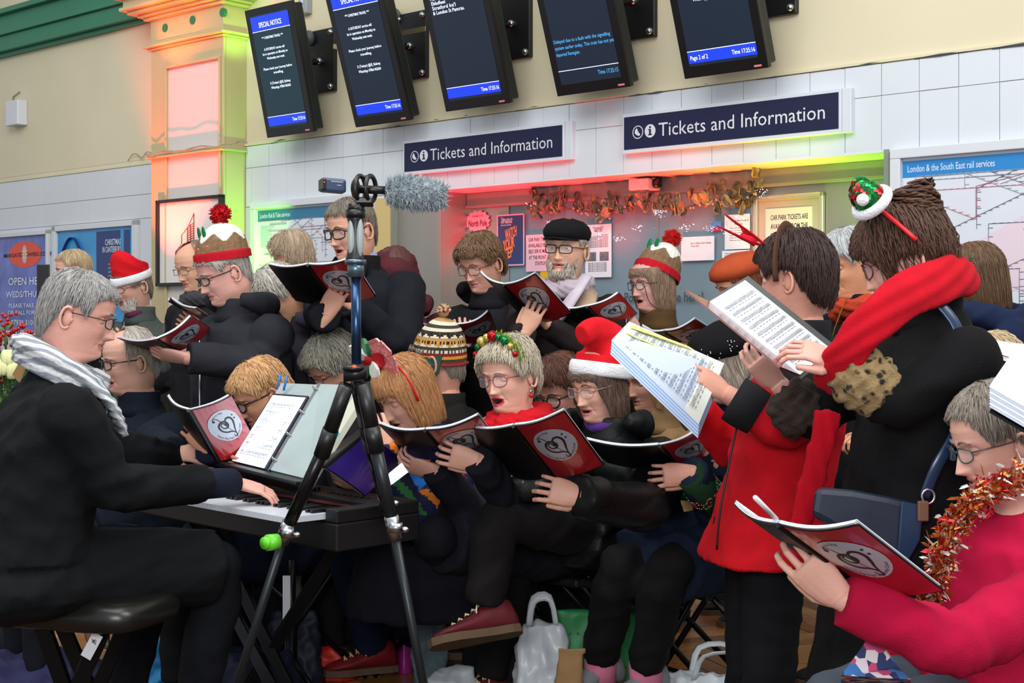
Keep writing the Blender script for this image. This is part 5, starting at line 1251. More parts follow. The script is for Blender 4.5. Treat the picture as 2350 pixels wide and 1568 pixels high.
m = MB(); m.T = q.T; m.ell((-.082, .0, -.055), .006, 8, 6, 0); m.ell((-.082, .0, -.07), .008, 8, 6, 1); m.build('earring', [METAL, mat('bow_red', '#b8141e', .35, .3)], q.o, True)
q = person('woman with short brown hair and round black glasses, between two front singers', (1287, 895), 640, 40, 22, hair='crop', hcol=('#3a2018', '#5e382a'), coat='#1a1518', seated=True, skin='#c58d7c', glasses=dict(w_=.024, h_=.021, round_=2.2, r=.0018), o=dict(lid=-.2, vol=.02, mess=.01), by=40, vox=.015)
q = person('woman in a floppy red and white hat, rimless glasses and black padded coat', (1372, 882), 690, 46, 14, 0, hair='bob', hcol=('#4a3a30', '#6b564a'), coat='#131516', bulk=1.16, seated=True, puff='puff', skin='#cf9c88', glasses=dict(w_=.023, h_=.016, round_=2.8, r=.0010), glc='#9a7f80', o=dict(age=1, lid=-.15, open=.5, hth=.008, hairtop=.06), by=42, rough=.42, hood=True, hem=.10,
   arms=[arm(1206, 1108, 4.24, (-.9, .25, 0), 1, 'grip', (.2, -1, .1), m=False), arm(1338, 1140, 3.98, (-1, .22, 0), -1, 'hold', (0, -1, .2), m=True, e=P(1480, 1165, 4.2), sc=1.02)], lean=(.10, 0), pants='#161416',
   legpts=[(P(1190, 1262, 4.65), P(1125, 1545, 4.75), (-.85, -.5, 0), (0, 0, 1), '#5a1f26', '#cdbfa0'), (P(1150, 1190, 4.25), P(1108, 1392, 4.22), (-.95, -.2, -.12), (-.12, .45, .85), '#5a1f26', '#cdbfa0')])
m = MB(); m.tube(crom([q.T0+q.rt*.05+q.fw*.05+up*.07, q.T0+q.fw*.085+up*.055, q.T0-q.rt*.05+q.fw*.05+up*.07], 3), .02, 8); m.build('purple_polo_neck', cloth('#51307a'), q.o, True)
m = MB()
for a, b in ((.06, .05), (.05, -.0), (.01, -.02)): m.ell(q.T0+q.rt*a+q.fw*.15+up*b, .008, 8, 6)
m.build('stud', METAL, q.o, True)
santa_hat(q, [(0, -.02, .09), (0, -.015, .130), (0, .02, .160), (-.01, .075, .172), (-.015, .125, .152)], .040, -20, rad=[1.04, 1.02, .90, .62, .42, .34], brimw=.027, wr=(.088, .107), rollm=-4)
q = person('person in a black sparkly beret and navy coat, face hidden behind the red coat', (1668, 838), 680, 70, 20, hair='bob', hcol=('#8f8478', '#b3a89a'), coat='#101c30', bulk=1.15, seated=True, skin='#c9947f', o=dict(hairtop=.06, locks=120), by=62, hem=.34, pants='#0f0f12', hood=False,
   arms=[arm(1590, 1085, 4.18, (-.95, -.1, 0), -1, 'hold', (0, -1, .1), m=True, e=P(1655, 1185, 4.4)), arm(1640, 1060, 4.45, (-.3, .9, 0), 1, 'hold')], vox=.013,
   legpts=[(P(1425, 1300, 4.42), P(1375, 1515, 4.52), (-.8, -.6, 0), (0, 0, 1), '#7d7f86', None), (P(1535, 1305, 4.32), P(1480, 1535, 4.38), (-.75, -.65, 0), (0, 0, 1), '#7d7f86', None)])
m = MB(); m.T = q.T; m.loft([[Vector((w_*math.sin(a), -.02+w_*1.15*math.cos(a), z)) for a in [2*PI*k/28 for k in range(28)]] for w_, z in ((.086, .035), (.125, .06), (.125, .09), (.09, .13), (.02, .15))]); bt = m.build('beret', cloth('#0e0d10', .95), q.o, True)
m = MB(); m.T = q.T; rs = random.Random(6)
for k in range(90): a = rs.uniform(0, 2*PI); z = rs.uniform(.05, .10); m.ell((.127*math.sin(a), -.02+.146*math.cos(a), z), .0022, 5, 4)
o = m.build('sequins', mat('rhinestone', '#dfe3ea', .15, .5), bt, True); o['kind'] = 'stuff'
m = MB()
for x, y, Z in ((1378, 1530, 4.52), (1482, 1545, 4.38)): c_ = P(x, y, Z); m.tube([c_+up*.04, c_-up*.06], [.052, .05], 14)
m.build('pink_sock', mat('pink_sock', '#c9708f', .9, bump=.5, bscale=60), q.o, True)
GLV = cloth('#18351f', .95)
m = MB(); a_, b_ = P(1640, 1150, 4.28), P(1583, 1088, 4.17); m.tube([a_, a_.lerp(b_, .5), b_], [.055, .05, .046], 14); gl = m.build('green_mitten', GLV, q.o, True)
m = MB(); rs = random.Random(9)
for k in range(150):
    a = rs.uniform(0, 2*PI); c_ = P(1612, 1120, 4.225)+Vector((0, 0, -.004)); d = (a_-b_).normalized(); x_ = d.orthogonal().normalized(); y_ = d.cross(x_)
    m.ell(c_+d*rs.uniform(-.015, .03)+(x_*math.cos(a)+y_*math.sin(a))*.053, .0036, 5, 4, rs.randint(0, 2))
o = m.build('beads', [METAL, mat('bead_red', '#c02030', .2, .4), mat('bead_green', '#1c8a48', .2, .4)], gl, True); o['kind'] = 'stuff'
q = person('person with sandy hair and a tan hood behind the woman in the floppy hat', (1492, 872), 600, 60, 10, hair='bob', hcol=('#a8875c', '#c2a47a'), coat='#8f7450', seated=True, skin='#c9947f', o=dict(locks=160), by=60, vox=.016)
# --- near, right ---
def twotone(c, q): return (c[:, 2] > q.T0.z-.075).astype(int)
q = person('woman in a bright red fleece and a brown antler headband, seen from behind', (1822, 640), 820, 122, 4, 0, hair='crop', hcol=('#1e1311', '#3b2620'), coat='#b50f1c', bulk=1.12, skin='#c98f7c', o=dict(vol=.022, hth=.018, mess=.006, locks=520, lockr=.004), by=85, hem=.08, pants='#121216', shw=.175, collar='#15161a', coatmats=[cloth('#b50f1c', .95), cloth('#15161a')], coatf=twotone, tl=.50, lean=(-.12, 0), skirt=.015,
   arms=[arm(1668, 905, 3.78, (-.8, .5, 0), -1, 'grip', (.2, -1, .5), m=False, e=P(1800, 985, 3.75), cuffback=.05), arm(1600, 940, 4.05, (-.5, .7, 0), 1, 'hold', (-.3, -1, 0), m=True)])
c_ = q.sh[-1]; E, w_ = c_[1], c_[2]; d = (w_-E).normalized()
m = MB(); m.tube([w_-d*.10, w_-d*.055, w_-d*.02], [.062, .066, .064], 18); m.build('black_cuff', cloth('#1b1d20'), q.o, True)
m = MB(); f0 = q.T0+q.fw*.15; m.tube(crom([P(1722, 850, 3.86), P(1695, 960, 3.83), P(1668, 1090, 3.80), P(1652, 1180, 3.79), P(1645, 1262, 3.79)], 4), .003, 6); m.build('zip', BLACK, q.o, True)
hbm = MB(); hbm.T = q.T; hbm.tube(band_pts(q, .010, .032), .015, 8, flat=.4); hb = hbm.build('antler_headband', cloth('#4a3026', .95), q.o, True)
m = MB()
m.tube(crom([P(1755, 562, 3.95), P(1726, 538, 3.93), P(1690, 512, 3.9), P(1663, 491, 3.88)], 3), [.006, .006, .007, .007, .006, .006, .006, .005, .005, .003], 8, flat=.5); m.tube([P(1725, 537, 3.93), P(1708, 532, 3.93), P(1700, 520, 3.93)], [.006, .006, .003], 8)
m.tube(crom([P(1762, 566, 4.0), P(1725, 556, 3.98), P(1690, 540, 3.95), P(1645, 518, 3.92)], 3), [.007, .007, .008, .010, .010, .009, .007, .006, .005, .003], 8, flat=.5); m.tube([P(1735, 558, 3.98), P(1715, 545, 3.98), P(1700, 538, 3.98)], [.012, .012, .005], 8)
m.build('antler', cloth('#c4182a', .8), hb, True)
RS = '#ab0a1d'
q = person('woman in a long black coat with a bright red scarf and a mini sequin hat', (2075, 590), 960, 100, 20, 0, hair='updo', hcol=('#2e1d16', '#5a3c2c'), coat='#07070a', bulk=1.12, skin='#cf9a8c', glasses=dict(w_=.025, h_=.02, round_=2.6, r=.0016), glc='#5a2a30', o=dict(vol=.022, hth=.016, mess=.010, locks=620, lockr=.0042, wave=.005, lid=-.2), by=88, hem=.78, skirt=.11, shw=.19, pants='#0e0e12', collar='#0c0c0f', tl=.50, lean=(-.08, 0), vox=.013, sholift=.0, neckdrop=-.01,
   arms=[arm(1925, 830, 3.22, (-.95, .35, .05), -1, 'hold', (.1, -.6, .8), m=True, cuffback=.03, e=P(2060, 930, 3.2), sc=.95), arm(1790, 885, 3.62, (-.75, .75, 0), 1, 'hold', (-.6, -.9, -.3), m=True, cuffback=.03, e=P(1850, 960, 3.6))])
m = MB(); m.T = q.T; rs = random.Random(12)
for k in range(170):
    a = rs.uniform(0, 2*PI); b = rs.uniform(0, PI*.6); pts = []
    for i in range(7): t_ = i/6; r_ = .055+.016*math.sin(k+i); pts.append(Vector((r_*math.cos(a+t_*2.2), -.055+r_*math.sin(a+t_*2.2), .105+.045*math.cos(b+t_*1.4)+.01*rs.random())))
    m.tube(pts, [.002, .004, .0045, .0045, .004, .003, .001], 4, rs.randint(0, 1), cap=False)
m.ell((0, -.055, .10), (.06, .06, .05), 14, 10, 0)
for k in range(26):
    x = -.075-.008*rs.random(); y0 = .06-.12*rs.random(); m.tube(crom([(x*.9, y0, .04), (x-.006, y0+.01, .0), (x, y0+.015*rs.random(), -.045), (x*.95, y0+.02, -.09-.03*rs.random())], 3), [.0015]*9+[.0006], 4, rs.randint(0, 1), cap=False)
m.build('loose_bun', [hairm('#2e1d16', '#5a3c2c'), hairm('#5a3c2c', '#2e1d16')], q.o, True)
m = MB(); m.T = q.T; m.tube(band_pts(q, -.040, .036, 25, -1.4, 1.4, .075), .0075, 8, flat=.7); hb = m.build('headband', mat('bright_red', '#d41226', .5), q.o, True)
m = MB(); hcn = P(1999, 462, 3.30)
ax_ = Vector((-.55, -.3, .55)).normalized(); xx = ax_.orthogonal().normalized(); yy = ax_.cross(xx); rs = random.Random(3)
m.tube(crom([hcn, hcn+ax_*.04, P(1980, 436, 3.28), P(1967, 440, 3.27), P(1960, 455, 3.27)], 3), [.040, .038, .035, .032, .029, .026, .023, .020, .016, .012, .010, .008, .006], 16)
v, n_, f = remesh(m, .006, 1)
mh = npobj('mini_hat', v, f, [mat('hat_green', '#0d5a2a', .3, .3)], hb)
m = MB()
idx = np.random.RandomState(2).permutation(len(v))[:420]
for i in idx:
    c_ = Vector(v[i]); n0 = Vector(n_[i]); x_ = n0.orthogonal().normalized(); y_ = n0.cross(x_); k_ = 1 if (math.sin(c_.x*90)+math.sin(c_.z*110)) > .1 else 0
    m.add([c_+n0*.002+x_*.0045, c_+n0*.003+y_*.0045, c_+n0*.002-x_*.0045, c_+n0*.001-y_*.0045], [(0, 1, 2, 3)], k_)
o = m.build('sequins', [mat('sequin_green2', '#0f8a3c', .15, .7), mat('sequin_red2', '#c01c20', .15, .7)], mh); o['kind'] = 'stuff'
FUR = mat('white_fur', '#dfe2e6', .95, bump=1, bscale=200)
m = MB()
m.tube([hcn+(xx*math.cos(a)+yy*math.sin(a))*.040-ax_*.004 for a in [2*PI*k/20 for k in range(20)]], .0135, 10, closed=True); m.ell(P(1980, 459, 3.22), .0145, 14, 10)
m.build('fur_trim', FUR, mh, True)
# scarf: wrap at the nape, running down over the chest, and the long tail
m = MB()
m.tube(crom([P(2150, 655, 3.62), P(2215, 628, 3.50), P(2195, 632, 3.32), P(2085, 674, 3.19), P(2005, 738, 3.15), P(1930, 828, 3.18), P(1900, 890, 3.27)], 5), [.045]*8+[.052, .056, .058, .058, .057, .056, .055, .054, .053, .052, .051, .050, .049, .048, .047, .046, .045, .044, .043, .042, .041, .040, .038], 14, flat=.5, up=(0, 1, 0))
m.tube(crom([P(1902, 940, 3.33), P(1890, 1000, 3.33), P(1868, 1090, 3.34), P(1842, 1190, 3.36), P(1826, 1320, 3.38)], 4), [.030]+[.034]*3+[.033]*8+[.030, .028, .025, .018, .006], 14, flat=.35, up=(0, 1, 0))
v, n_, f = remesh(m, .009, 2); d_ = .0030*np.sin((v[:, 2]-v[:, 0]*.62)*150+2*np.sin(v[:, 0]*14))*(v[:, 2] > 1.22)+.0022*np.sin((v[:, 0]+.15*v[:, 2])*210)*(v[:, 2] < 1.2)
npobj('scarf', v+n_*d_[:, None], f, [cloth(RS, .95)], q.o)
LEO = mat('leopard_fur', '#6e5a3c', .95, bump=.9, bscale=160)
nt = LEO.node_tree; vo = nt.nodes.new('ShaderNodeTexVoronoi'); vo.inputs['Scale'].default_value = 42; rp = nt.nodes.new('ShaderNodeValToRGB'); rp.color_ramp.elements[0].position = .22; rp.color_ramp.elements[1].position = .42; rp.color_ramp.elements[0].color = lin('#1c130c'); rp.color_ramp.elements[1].color = lin('#85704c')
tc = nt.nodes.new('ShaderNodeTexCoord'); nt.links.new(tc.outputs['Object'], vo.inputs['Vector']); nt.links.new(vo.outputs['Distance'], rp.inputs[0]); nt.links.new(rp.outputs[0], nt.nodes['Principled BSDF'].inputs['Base Color'])
for sd, k_ in ((-1, 1), (1, 0)):
    S_, E, w_ = q.sh[sd]; d = (w_-E).normalized(); m = MB(); m.tube([w_-d*.13, w_-d*.10, w_-d*.05, w_-d*.01], [.060, .074, .074, .056], 18)
    v, n_, f = remesh(m, .009, 2); v = v+n_*(.005*np.sin(v[:, 0]*150+np.sin(v[:, 2]*120)*2))[:, None]; npobj('fur_cuff', v, f, [LEO if sd < 0 else mat('dark_fur', '#2c211a', .95, bump=1, bscale=160, var=.4, vscale=40)], q.o)
# shoulder bag of that woman
T = thing('shoulder_bag', P(2010, 1290, 3.25), 'navy leather shoulder bag hanging at the hip of the woman in black', 'bag')
m = MB(); zz = 3.22
bag = [(1872, 1118), (1960, 1125), (2040, 1140), (2118, 1160), (2110, 1240), (2075, 1300), (1990, 1275), (1900, 1205), (1862, 1185)]
m.loft([[P(x, y, zz+dz)*(1) for x, y in bag] for dz in (-.05, -.03, .03, .05)]); m.build('bag_body', mat('navy_leather', '#1a2436', .38, var=.2, vscale=6, bump=.2, bscale=14), T, bevel=.015)
m = MB(); m.loft([[P(x, y, zz+dz) for x, y in ((2068, 1150), (2120, 1160), (2112, 1240), (2078, 1300), (2058, 1290))] for dz in (-.06, -.052)]); m.build('side_panel', mat('blue_leather', '#16304c', .25, bump=.2, bscale=14), T, bevel=.004)
m = MB(); m.tube(crom([P(2122, 1142, 3.17), P(2150, 1070, 3.16), P(2190, 1000, 3.17), P(2225, 900, 3.2), P(2200, 760, 3.22), P(2150, 690, 3.24)], 4), .013, 8, flat=.25, up=(0, 1, 0)); m.build('strap', mat('blue_leather', '#16304c', .25), T, True)
m = MB(); c_ = P(2130, 1140, 3.16); m.tube([c_+Vector((.014*math.cos(a), 0, .016*math.sin(a))) for a in [2*PI*k/14 for k in range(14)]], .003, 6, closed=True); m.build('buckle', METAL, T, True)
m = MB(); m.box((-.012, -.006, -.045), (.012, .006, .0), ax=(P(2118, 1150, 3.155), Vector((1, 0, 0)), Vector((0, 1, 0)), Vector((0, 0, 1)))); m.build('tab', mat('brown_leather', '#6b4630', .5), T, bevel=.003)
q = person('seated woman at the right edge with fair hair, under a held-up book', (2275, 862), 760, 82, 12, hair='crop', hcol=('#a08a68', '#c3b08f'), coat='#3a1a20', seated=True, skin='#c98f70', glasses=dict(w_=.024, h_=.018, round_=2.6), glc='#8a6a50', o=dict(vol=.014), by=80, vox=.015)
q = person('seated woman in a crimson jumper and glasses with a copper tinsel garland round her neck', (2290, 1010), 1060, 84, 16, 0, hair='swept', hcol=('#5a5148', '#8d867c'), coat='#a80c38', bulk=1.15, seated=True, skin='#d3a191', glasses=dict(w_=.024, h_=.016, round_=3), glc='#3c4a4c', o=dict(age=.8, lid=-.15, nose=1.15, locks=420, vol=.012, hth=.012), by=70, collar=False, vox=.011, pants='#3e4650', rough=.95, tl=.52,
   arms=[arm(1935, 1375, 2.72, (-.74, .66, .1), -1, 'hold', (-.3, -1, -.2), m=True, e=P(2190, 1480, 2.72), cuffback=-.0, sc=1.08), arm(1990, 1330, 3.2, (-.6, .6, 0), 1, 'hold')])
m = MB(); rs = random.Random(15); gpt = crom([P(2390, 1085, 3.05), P(2330, 1095, 2.88), P(2260, 1135, 2.84), P(2200, 1190, 2.84), P(2165, 1260, 2.84), P(2145, 1330, 2.86), P(2130, 1375, 2.88)], 8)
for k in range(1500):
    c_ = rs.choice(gpt)+Vector((rs.gauss(0, .013), rs.gauss(0, .008), rs.gauss(0, .013))); d = Vector((rs.gauss(0, 1), rs.gauss(0, 1), rs.gauss(0, 1))).normalized(); x_ = d.orthogonal().normalized()*.0035
    L_ = rs.uniform(.012, .032); m.add([c_+x_, c_-x_, c_+d*L_*.6-x_*.8+Vector((0, 0, .002)), c_+d*L_, c_+d*L_*.6+x_*.8], [(0, 1, 2, 3, 4)], rs.choice((0, 0, 0, 1, 1, 2, 3)))
m.tube(gpt, .008, 6, 0)
o = m.build('tinsel_garland', [mat('tinsel_copper', '#b8602c', .25, .75), mat('tinsel_red', '#b5202a', .25, .7), mat('tinsel_gold', '#d8b080', .2, .75), mat('tinsel_white', '#dcd6d6', .25, .5)], q.o)
# the second camera-side hand of the book holder at the right edge
# ================= song folders =================
song_folder('open red folder held low by the man in the bobble hat and grey jacket', 4.95, (358, 781), (408, 808), (268, 779), (444, 727))
song_folder('open red and black folder upright in front of the ginger-blonde seated woman', 4.35, (432, 943), (500, 1062), (379, 911), (534, 908))
song_folder('open red and black folder held up by the tall man behind the tripod', 5.05, (706, 609), (766, 693), (614, 611), (806, 597))
song_folder('open red and black folder held high in front of the man in the flat cap', 5.42, (1156, 655), (1238, 741), (1098, 627), (1228, 631))
song_folder('open red and black folder held by the short haired woman in red glasses', 5.55, (1040, 747), (1062, 790), (943, 738), (1126, 718), bend=.02)
song_folder('open red and black folder in front of the olive coat woman, beside her chin', 5.55, (1346, 705), (1392, 752), (1273, 706), (1424, 674))
song_folder('open red and black folder just above the black sparkly beret', 5.0, (1524, 762), (1590, 800), (1470, 752), (1596, 737), sft=1)
song_folder('open red and black folder of the woman with the striped bow, above her lap', 4.06, (975, 989), (1034, 1056), (866, 977), (1100, 958))
song_folder('largest open red folder at the centre, held by the woman in the floppy hat', 3.86, (1178, 979), (1272, 1096), (1065, 983), (1294, 947))
song_folder('open red and black folder held by a green mitten beside the red fleece', 4.10, (1514, 1024), (1556, 1076), (1341, 1014), (1612, 985))
song_folder('glossy red and black folder in the foreground of the woman in the crimson jumper', 2.62, (1786, 1206), (1985, 1352), (1680, 1162), (1969, 1210), sbt=1, sft=1, bend=.012)
song_folder('closed-looking dark red folder held by the man in the plain red hat', 6.9, (246, 786), (262, 806), (236, 782), (296, 785), logo=False)
song_folder('dark folder in front of the balding man with the grey scarf', 6.3, (392, 686), (420, 704), (384, 690), (450, 712), logo=False)
song_folder('dark red folder half hidden by the pianist head', 7.0, (232, 665), (246, 690), (226, 668), (268, 672), logo=False)
# purple magazine
t, S0, dn, eb, ef, nb, nf = song_folder('purple programme with a white stripe held by the auburn haired woman', 4.25, (838, 992), (742, 1072), (815, 985), (925, 1058), sb=-1, group='purple programme', red=mat('purple_cover', '#1f1250', .3, var=.3, vscale=5, col2='#2e1c6c', coat=.4), logo=False, bend=.004)
# open books seen from the page side
def slab(mb, A, B, C_, D, th, mi=0, bend=0, N=6, o0=0):
    n = (B-A).cross(D-A).normalized()
    if n.dot(Vector((0, 0, H))-A) < 0: n = -n
    rings = []
    for i in range(N+1):
        f = i/N; b_ = bend*math.sin(PI*f); p_, q_ = A.lerp(D, f)+n*(b_+o0), B.lerp(C_, f)+n*(b_+o0); rings.append([p_, q_, q_-n*th, p_-n*th])
    mb.loft(rings, True, mi); return n
def staves(mb, A, B, C_, D, n, rows, mi=0, bend=0, off=.0022, seed=1):
    rs = random.Random(seed)
    def pt(u, v): b_ = bend*math.sin(PI*v); return A.lerp(B, u).lerp(D.lerp(C_, u), v)+n*(b_+off)
    for r in range(rows):
        v0 = .12+.82*r/rows
        for k in range(5): v = v0+k*.0075; mb.add([pt(.08, v), pt(.92, v), pt(.92, v+.0022), pt(.08, v+.0022)], [(0, 1, 2, 3)], mi)
        for k in range(22):
            u = .10+.80*k/22+rs.uniform(-.01, .01); v = v0+rs.uniform(-.006, .034)
            mb.add([pt(u, v), pt(u+.012, v), pt(u+.012, v+.009), pt(u, v+.009)], [(0, 1, 2, 3)], mi)
            if rs.random() < .7: mb.add([pt(u+.010, v), pt(u+.013, v), pt(u+.013, v-.025), pt(u+.010, v-.025)], [(0, 1, 2, 3)], mi)
        for k in range(9): u = .1+.8*k/9; v = v0+.052; mb.add([pt(u, v), pt(u+.05*rs.random()+.02, v), pt(u+.05, v+.006), pt(u, v+.006)], [(0, 1, 2, 3)], mi)
GREYINK = mat('print_grey', '#55585f', .6)
# score held by the woman in black: far page towards us
a0, a1 = P(1629, 692, 3.36), P(1836, 860, 3.30); b0 = solveZ(1710, 643, a0, .205, 1); b1 = b0+(a1-a0)
T = thing('sheet_music', a1, 'open sheet music on a grey folder held by the woman in the red scarf', 'sheet music')
m = MB(); n = slab(m, a0, b0, b1, a1, .004, 0, 0); pg = m.build('page', WHITE, T)
m = MB(); staves(m, a0, b0, b1, a1, n, 9, 0, seed=3); m.build('notes', GREYINK, pg)
c0 = b0+(b0-a0)*.20-(a1-a0)*.03; c1 = b1+(b1-a1)*.20+(a1-a0)*.03; a0_, a1_ = a0-(a1-a0)*.03, a1+(a1-a0)*.03
m = MB(); slab(m, a0_, c0, c1, a1_, .003, o0=-.006); m.build('back_cover', mat('grey_board', '#4d5053', .5), T)
e0 = solveZ(1572, 664, a0, .21, -1); e1 = e0+(a1-a0)
m = MB(); slab(m, a0, e0, e1, a1, .004); m.build('front_cover', mat('cover_maroon', '#6a2a2c', .3, coat=.3, var=.3, vscale=4), T)
# thick book of the woman in red
a0, a1 = P(1404, 780, 3.70), P(1604, 972, 3.66); b0 = solveZ(1444, 738, a0, .20, 1); b1 = b0+(a1-a0)
b1 = P(1662, 834, (F*.0+3.86))
T = thing('sheet_music', a1, 'thick open music book with a green highlighted edge held by the woman in red', 'sheet music')
m = MB(); n = slab(m, a0, b0, b1, a1, .003, 0, .0); pg = m.build('page', mat('page_cream', '#cfd3cc', .7, var=.04), T)
m = MB(); staves(m, a0, b0, b1, a1, n, 10, 0, seed=5, off=.006); m.build('notes', GREYINK, pg)
m = MB()
def qp(u, v): return a0.lerp(b0, u).lerp(a1.lerp(b1, u), v)+n*.005
for w_ in ((.72, .05, .86, .05, .99, .62, .97, .68), (.45, .05, .50, .05, .74, .60, .72, .6)): m.add([qp(w_[0], w_[1]), qp(w_[2], w_[3]), qp(w_[4], w_[5]), qp(w_[6], w_[7])], [(0, 1, 2, 3)])
m.build('highlight_marks', mat('highlight_yellow', '#d6e67a', .5), pg)
m = MB(); d_ = (P(1395, 790, 3.70)-a0)*1.0; th_ = (a0-b0).normalized()*.016-Vector((0, 0, .034))
for k in range(9):
    o_ = th_*(k/9); o2 = th_*((k+.8)/9); m.loft([[a0+o_, a1+o_, a1+o2, a0+o2], [b0+o_-n*.01, b1+o_-n*.01, b1+o2-n*.01, b0+o2-n*.01]], True, k % 2)
o = m.build('page_block', [mat('page_edge', '#b9c6dc', .7), mat('page_edge_blue', '#7f9fd0', .7)], T); o['kind'] = 'stuff'
# book held up at the right edge and the big white book nearest the camera
a0, a1 = P(2243, 790, 3.9), P(2400, 850, 3.75); T = thing('song_book', a0, 'open book with magenta cover held over the fair haired woman at the right edge', 'book')
m = MB(); slab(m, a0, P(2262, 778, 4.1), P(2420, 800, 4.0), a1, .016); m.build('page_block', WHITE, T)
m = MB(); m.loft([[P(2243, 795, 3.89), P(2420, 856, 3.74), P(2420, 905, 3.80), P(2246, 845, 3.96)], [P(2243, 795, 3.90), P(2420, 856, 3.75), P(2420, 905, 3.81), P(2246, 845, 3.97)]]); m.build('cover', mat('cover_magenta', '#7d1048', .3, coat=.4), T)
a0, a1 = P(2272, 884, 2.62), P(2420, 968, 2.50); T = thing('song_book', a0, 'big thick white book held at the right edge above the crimson jumper woman', 'book')
m = MB()
for k in range(8):
    dz = Vector((0, 0, -.0052*k)); slab(m, a0+dz, P(2330, 800, 2.95)+dz, P(2440, 800, 2.9)+dz, a1+dz, .0042, k % 2)
o = m.build('page_block', [WHITE, mat('page_edge', '#b9c6dc', .7)], T); o['kind'] = 'stuff'
m = MB(); dz = Vector((0, 0, -.046)); slab(m, a0+dz, P(2330, 800, 2.95)+dz, P(2440, 800, 2.9)+dz, a1+dz, .005); m.build('cover', FBLK, T)
q_ = P(1752, 1178, 2.55)
m = MB(); m.cyl(P(1733, 1142, 2.5), P(1782, 1192, 2.66), .0045, 8); m.build('barrel', WHITE, tp_ := thing('pen', P(1782, 1192, 2.66), 'white pen clipped in the foreground folder', 'pen'), True)
# ================= pianist, piano, stool =================
q = person('pianist in a black jacket and striped pale scarf, seen from behind at the left', (180, 722), 860, -97, 14, 0, hair='short', hcol=('#6b6a6a', '#a09f9c'), coat='#0d1013', bulk=1.20, skin='#cf9a8c', glasses=dict(w_=.024, h_=.015, round_=4), glc='#202024', seated=True, by=-118, lean=(.10, .0), seatz=.66, tl=.58, shw=.215, vox=.011, wr=.004, hs=.96, neckdrop=.0,
   o=dict(locks=520, hth=.012, age=.8, lid=-.1, nose=1.15, mess=.004, drift=.3), pants='#10131a', collar=False, rough=.92,
   arms=[arm(538, 1108, 4.08, (.95, -.28, .25), 1, 'play', (0, -.25, 1), m=True, e=P(262, 1118, 3.66), cuffback=.14, armr=1.1), arm(408, 1052, 4.75, (.75, -.25, .4), -1, 'play', (0, -.2, 1), m=False)],
   legpts=[(P(500, 1300, 4.05), P(450, 1640, 4.15), (.8, .6, 0), (0, 0, 1), '#141416', None), (P(330, 1335, 4.3), P(280, 1640, 4.35), (.8, .6, 0), (0, 0, 1), '#141416', None)], hem=.3)
S_, E, w_ = q.sh[1]; d = (w_-E).normalized(); m = MB(); m.tube([w_-d*.20, w_-d*.1, w_-d*.012], [.045, .043, .041], 16); m.build('navy_sleeve', cloth('#161c30'), q.o, True)
S_, E, w_ = q.sh[-1]; d = (w_-E).normalized(); m = MB(); m.tube([w_-d*.16, w_-d*.1, w_-d*.012], [.043, .043, .041], 16); m.build('navy_sleeve', cloth('#161c30'), q.o, True)
m = MB(); st_ = [P(120, 770, 3.66), P(150, 790, 3.62), P(190, 815, 3.64), P(225, 850, 3.70), P(250, 880, 3.78)]
SCM = mat('striped_scarf', '#9fa6ad', .9, bump=.4, bscale=120); nt = SCM.node_tree; wv = nt.nodes.new('ShaderNodeTexWave'); wv.inputs['Scale'].default_value = 16; wv.inputs['Distortion'].default_value = 2.5; wv.inputs['Detail Scale'].default_value = 1; wv.bands_direction = 'DIAGONAL'
rp = nt.nodes.new('ShaderNodeValToRGB'); rp.color_ramp.elements[0].position = .35; rp.color_ramp.elements[1].position = .6; rp.color_ramp.elements[0].color = lin('#7f8791'); rp.color_ramp.elements[1].color = lin('#c5c9cc')
tc = nt.nodes.new('ShaderNodeTexCoord'); mp = nt.nodes.new('ShaderNodeMapping'); mp.inputs['Rotation'].default_value = (0, .5, 0); nt.links.new(tc.outputs['Object'], mp.inputs[0]); nt.links.new(mp.outputs[0], wv.inputs[0]); nt.links.new(wv.outputs['Fac'], rp.inputs[0]); nt.links.new(rp.outputs[0], nt.nodes['Principled BSDF'].inputs['Base Color'])
up = Vector((0, 0, 1)); pts = []
for i in range(44):
    a = 4*PI*i/43; k = i/43; pts.append(q.T0+up*(.040+.06*(k-.4)+.055*(-math.cos(a)))+q.rt*((.088+.006*k)*math.sin(a))+q.fw*((.088+.01*k)*math.cos(a)+.015))
m.tube(pts, [.026]*44, 10, flat=1.5); m.tube(crom([q.T0+q.rt*.09+q.fw*.05+up*.03, q.T0+q.rt*.10+q.fw*.12-up*.04, q.T0+q.rt*.06+q.fw*.16-up*.12], 4), [.04]*9, 12, flat=.4)
v, n_, f = remesh(m, .007, 2); v = v+n_*(.0022*np.sin((v[:, 2]*1.2+v[:, 0]*.5)*260))[:, None]; npobj('scarf', v, f, [SCM], q.o)
m = MB(); c_ = P(290, 1205, 3.60); m.tube(crom([P(232, 1206, 3.62), P(275, 1203, 3.60), P(315, 1207, 3.62)], 4), .004, 6, flat=.6); m.build('pocket_welt', cloth('#060709'), q.o, True)
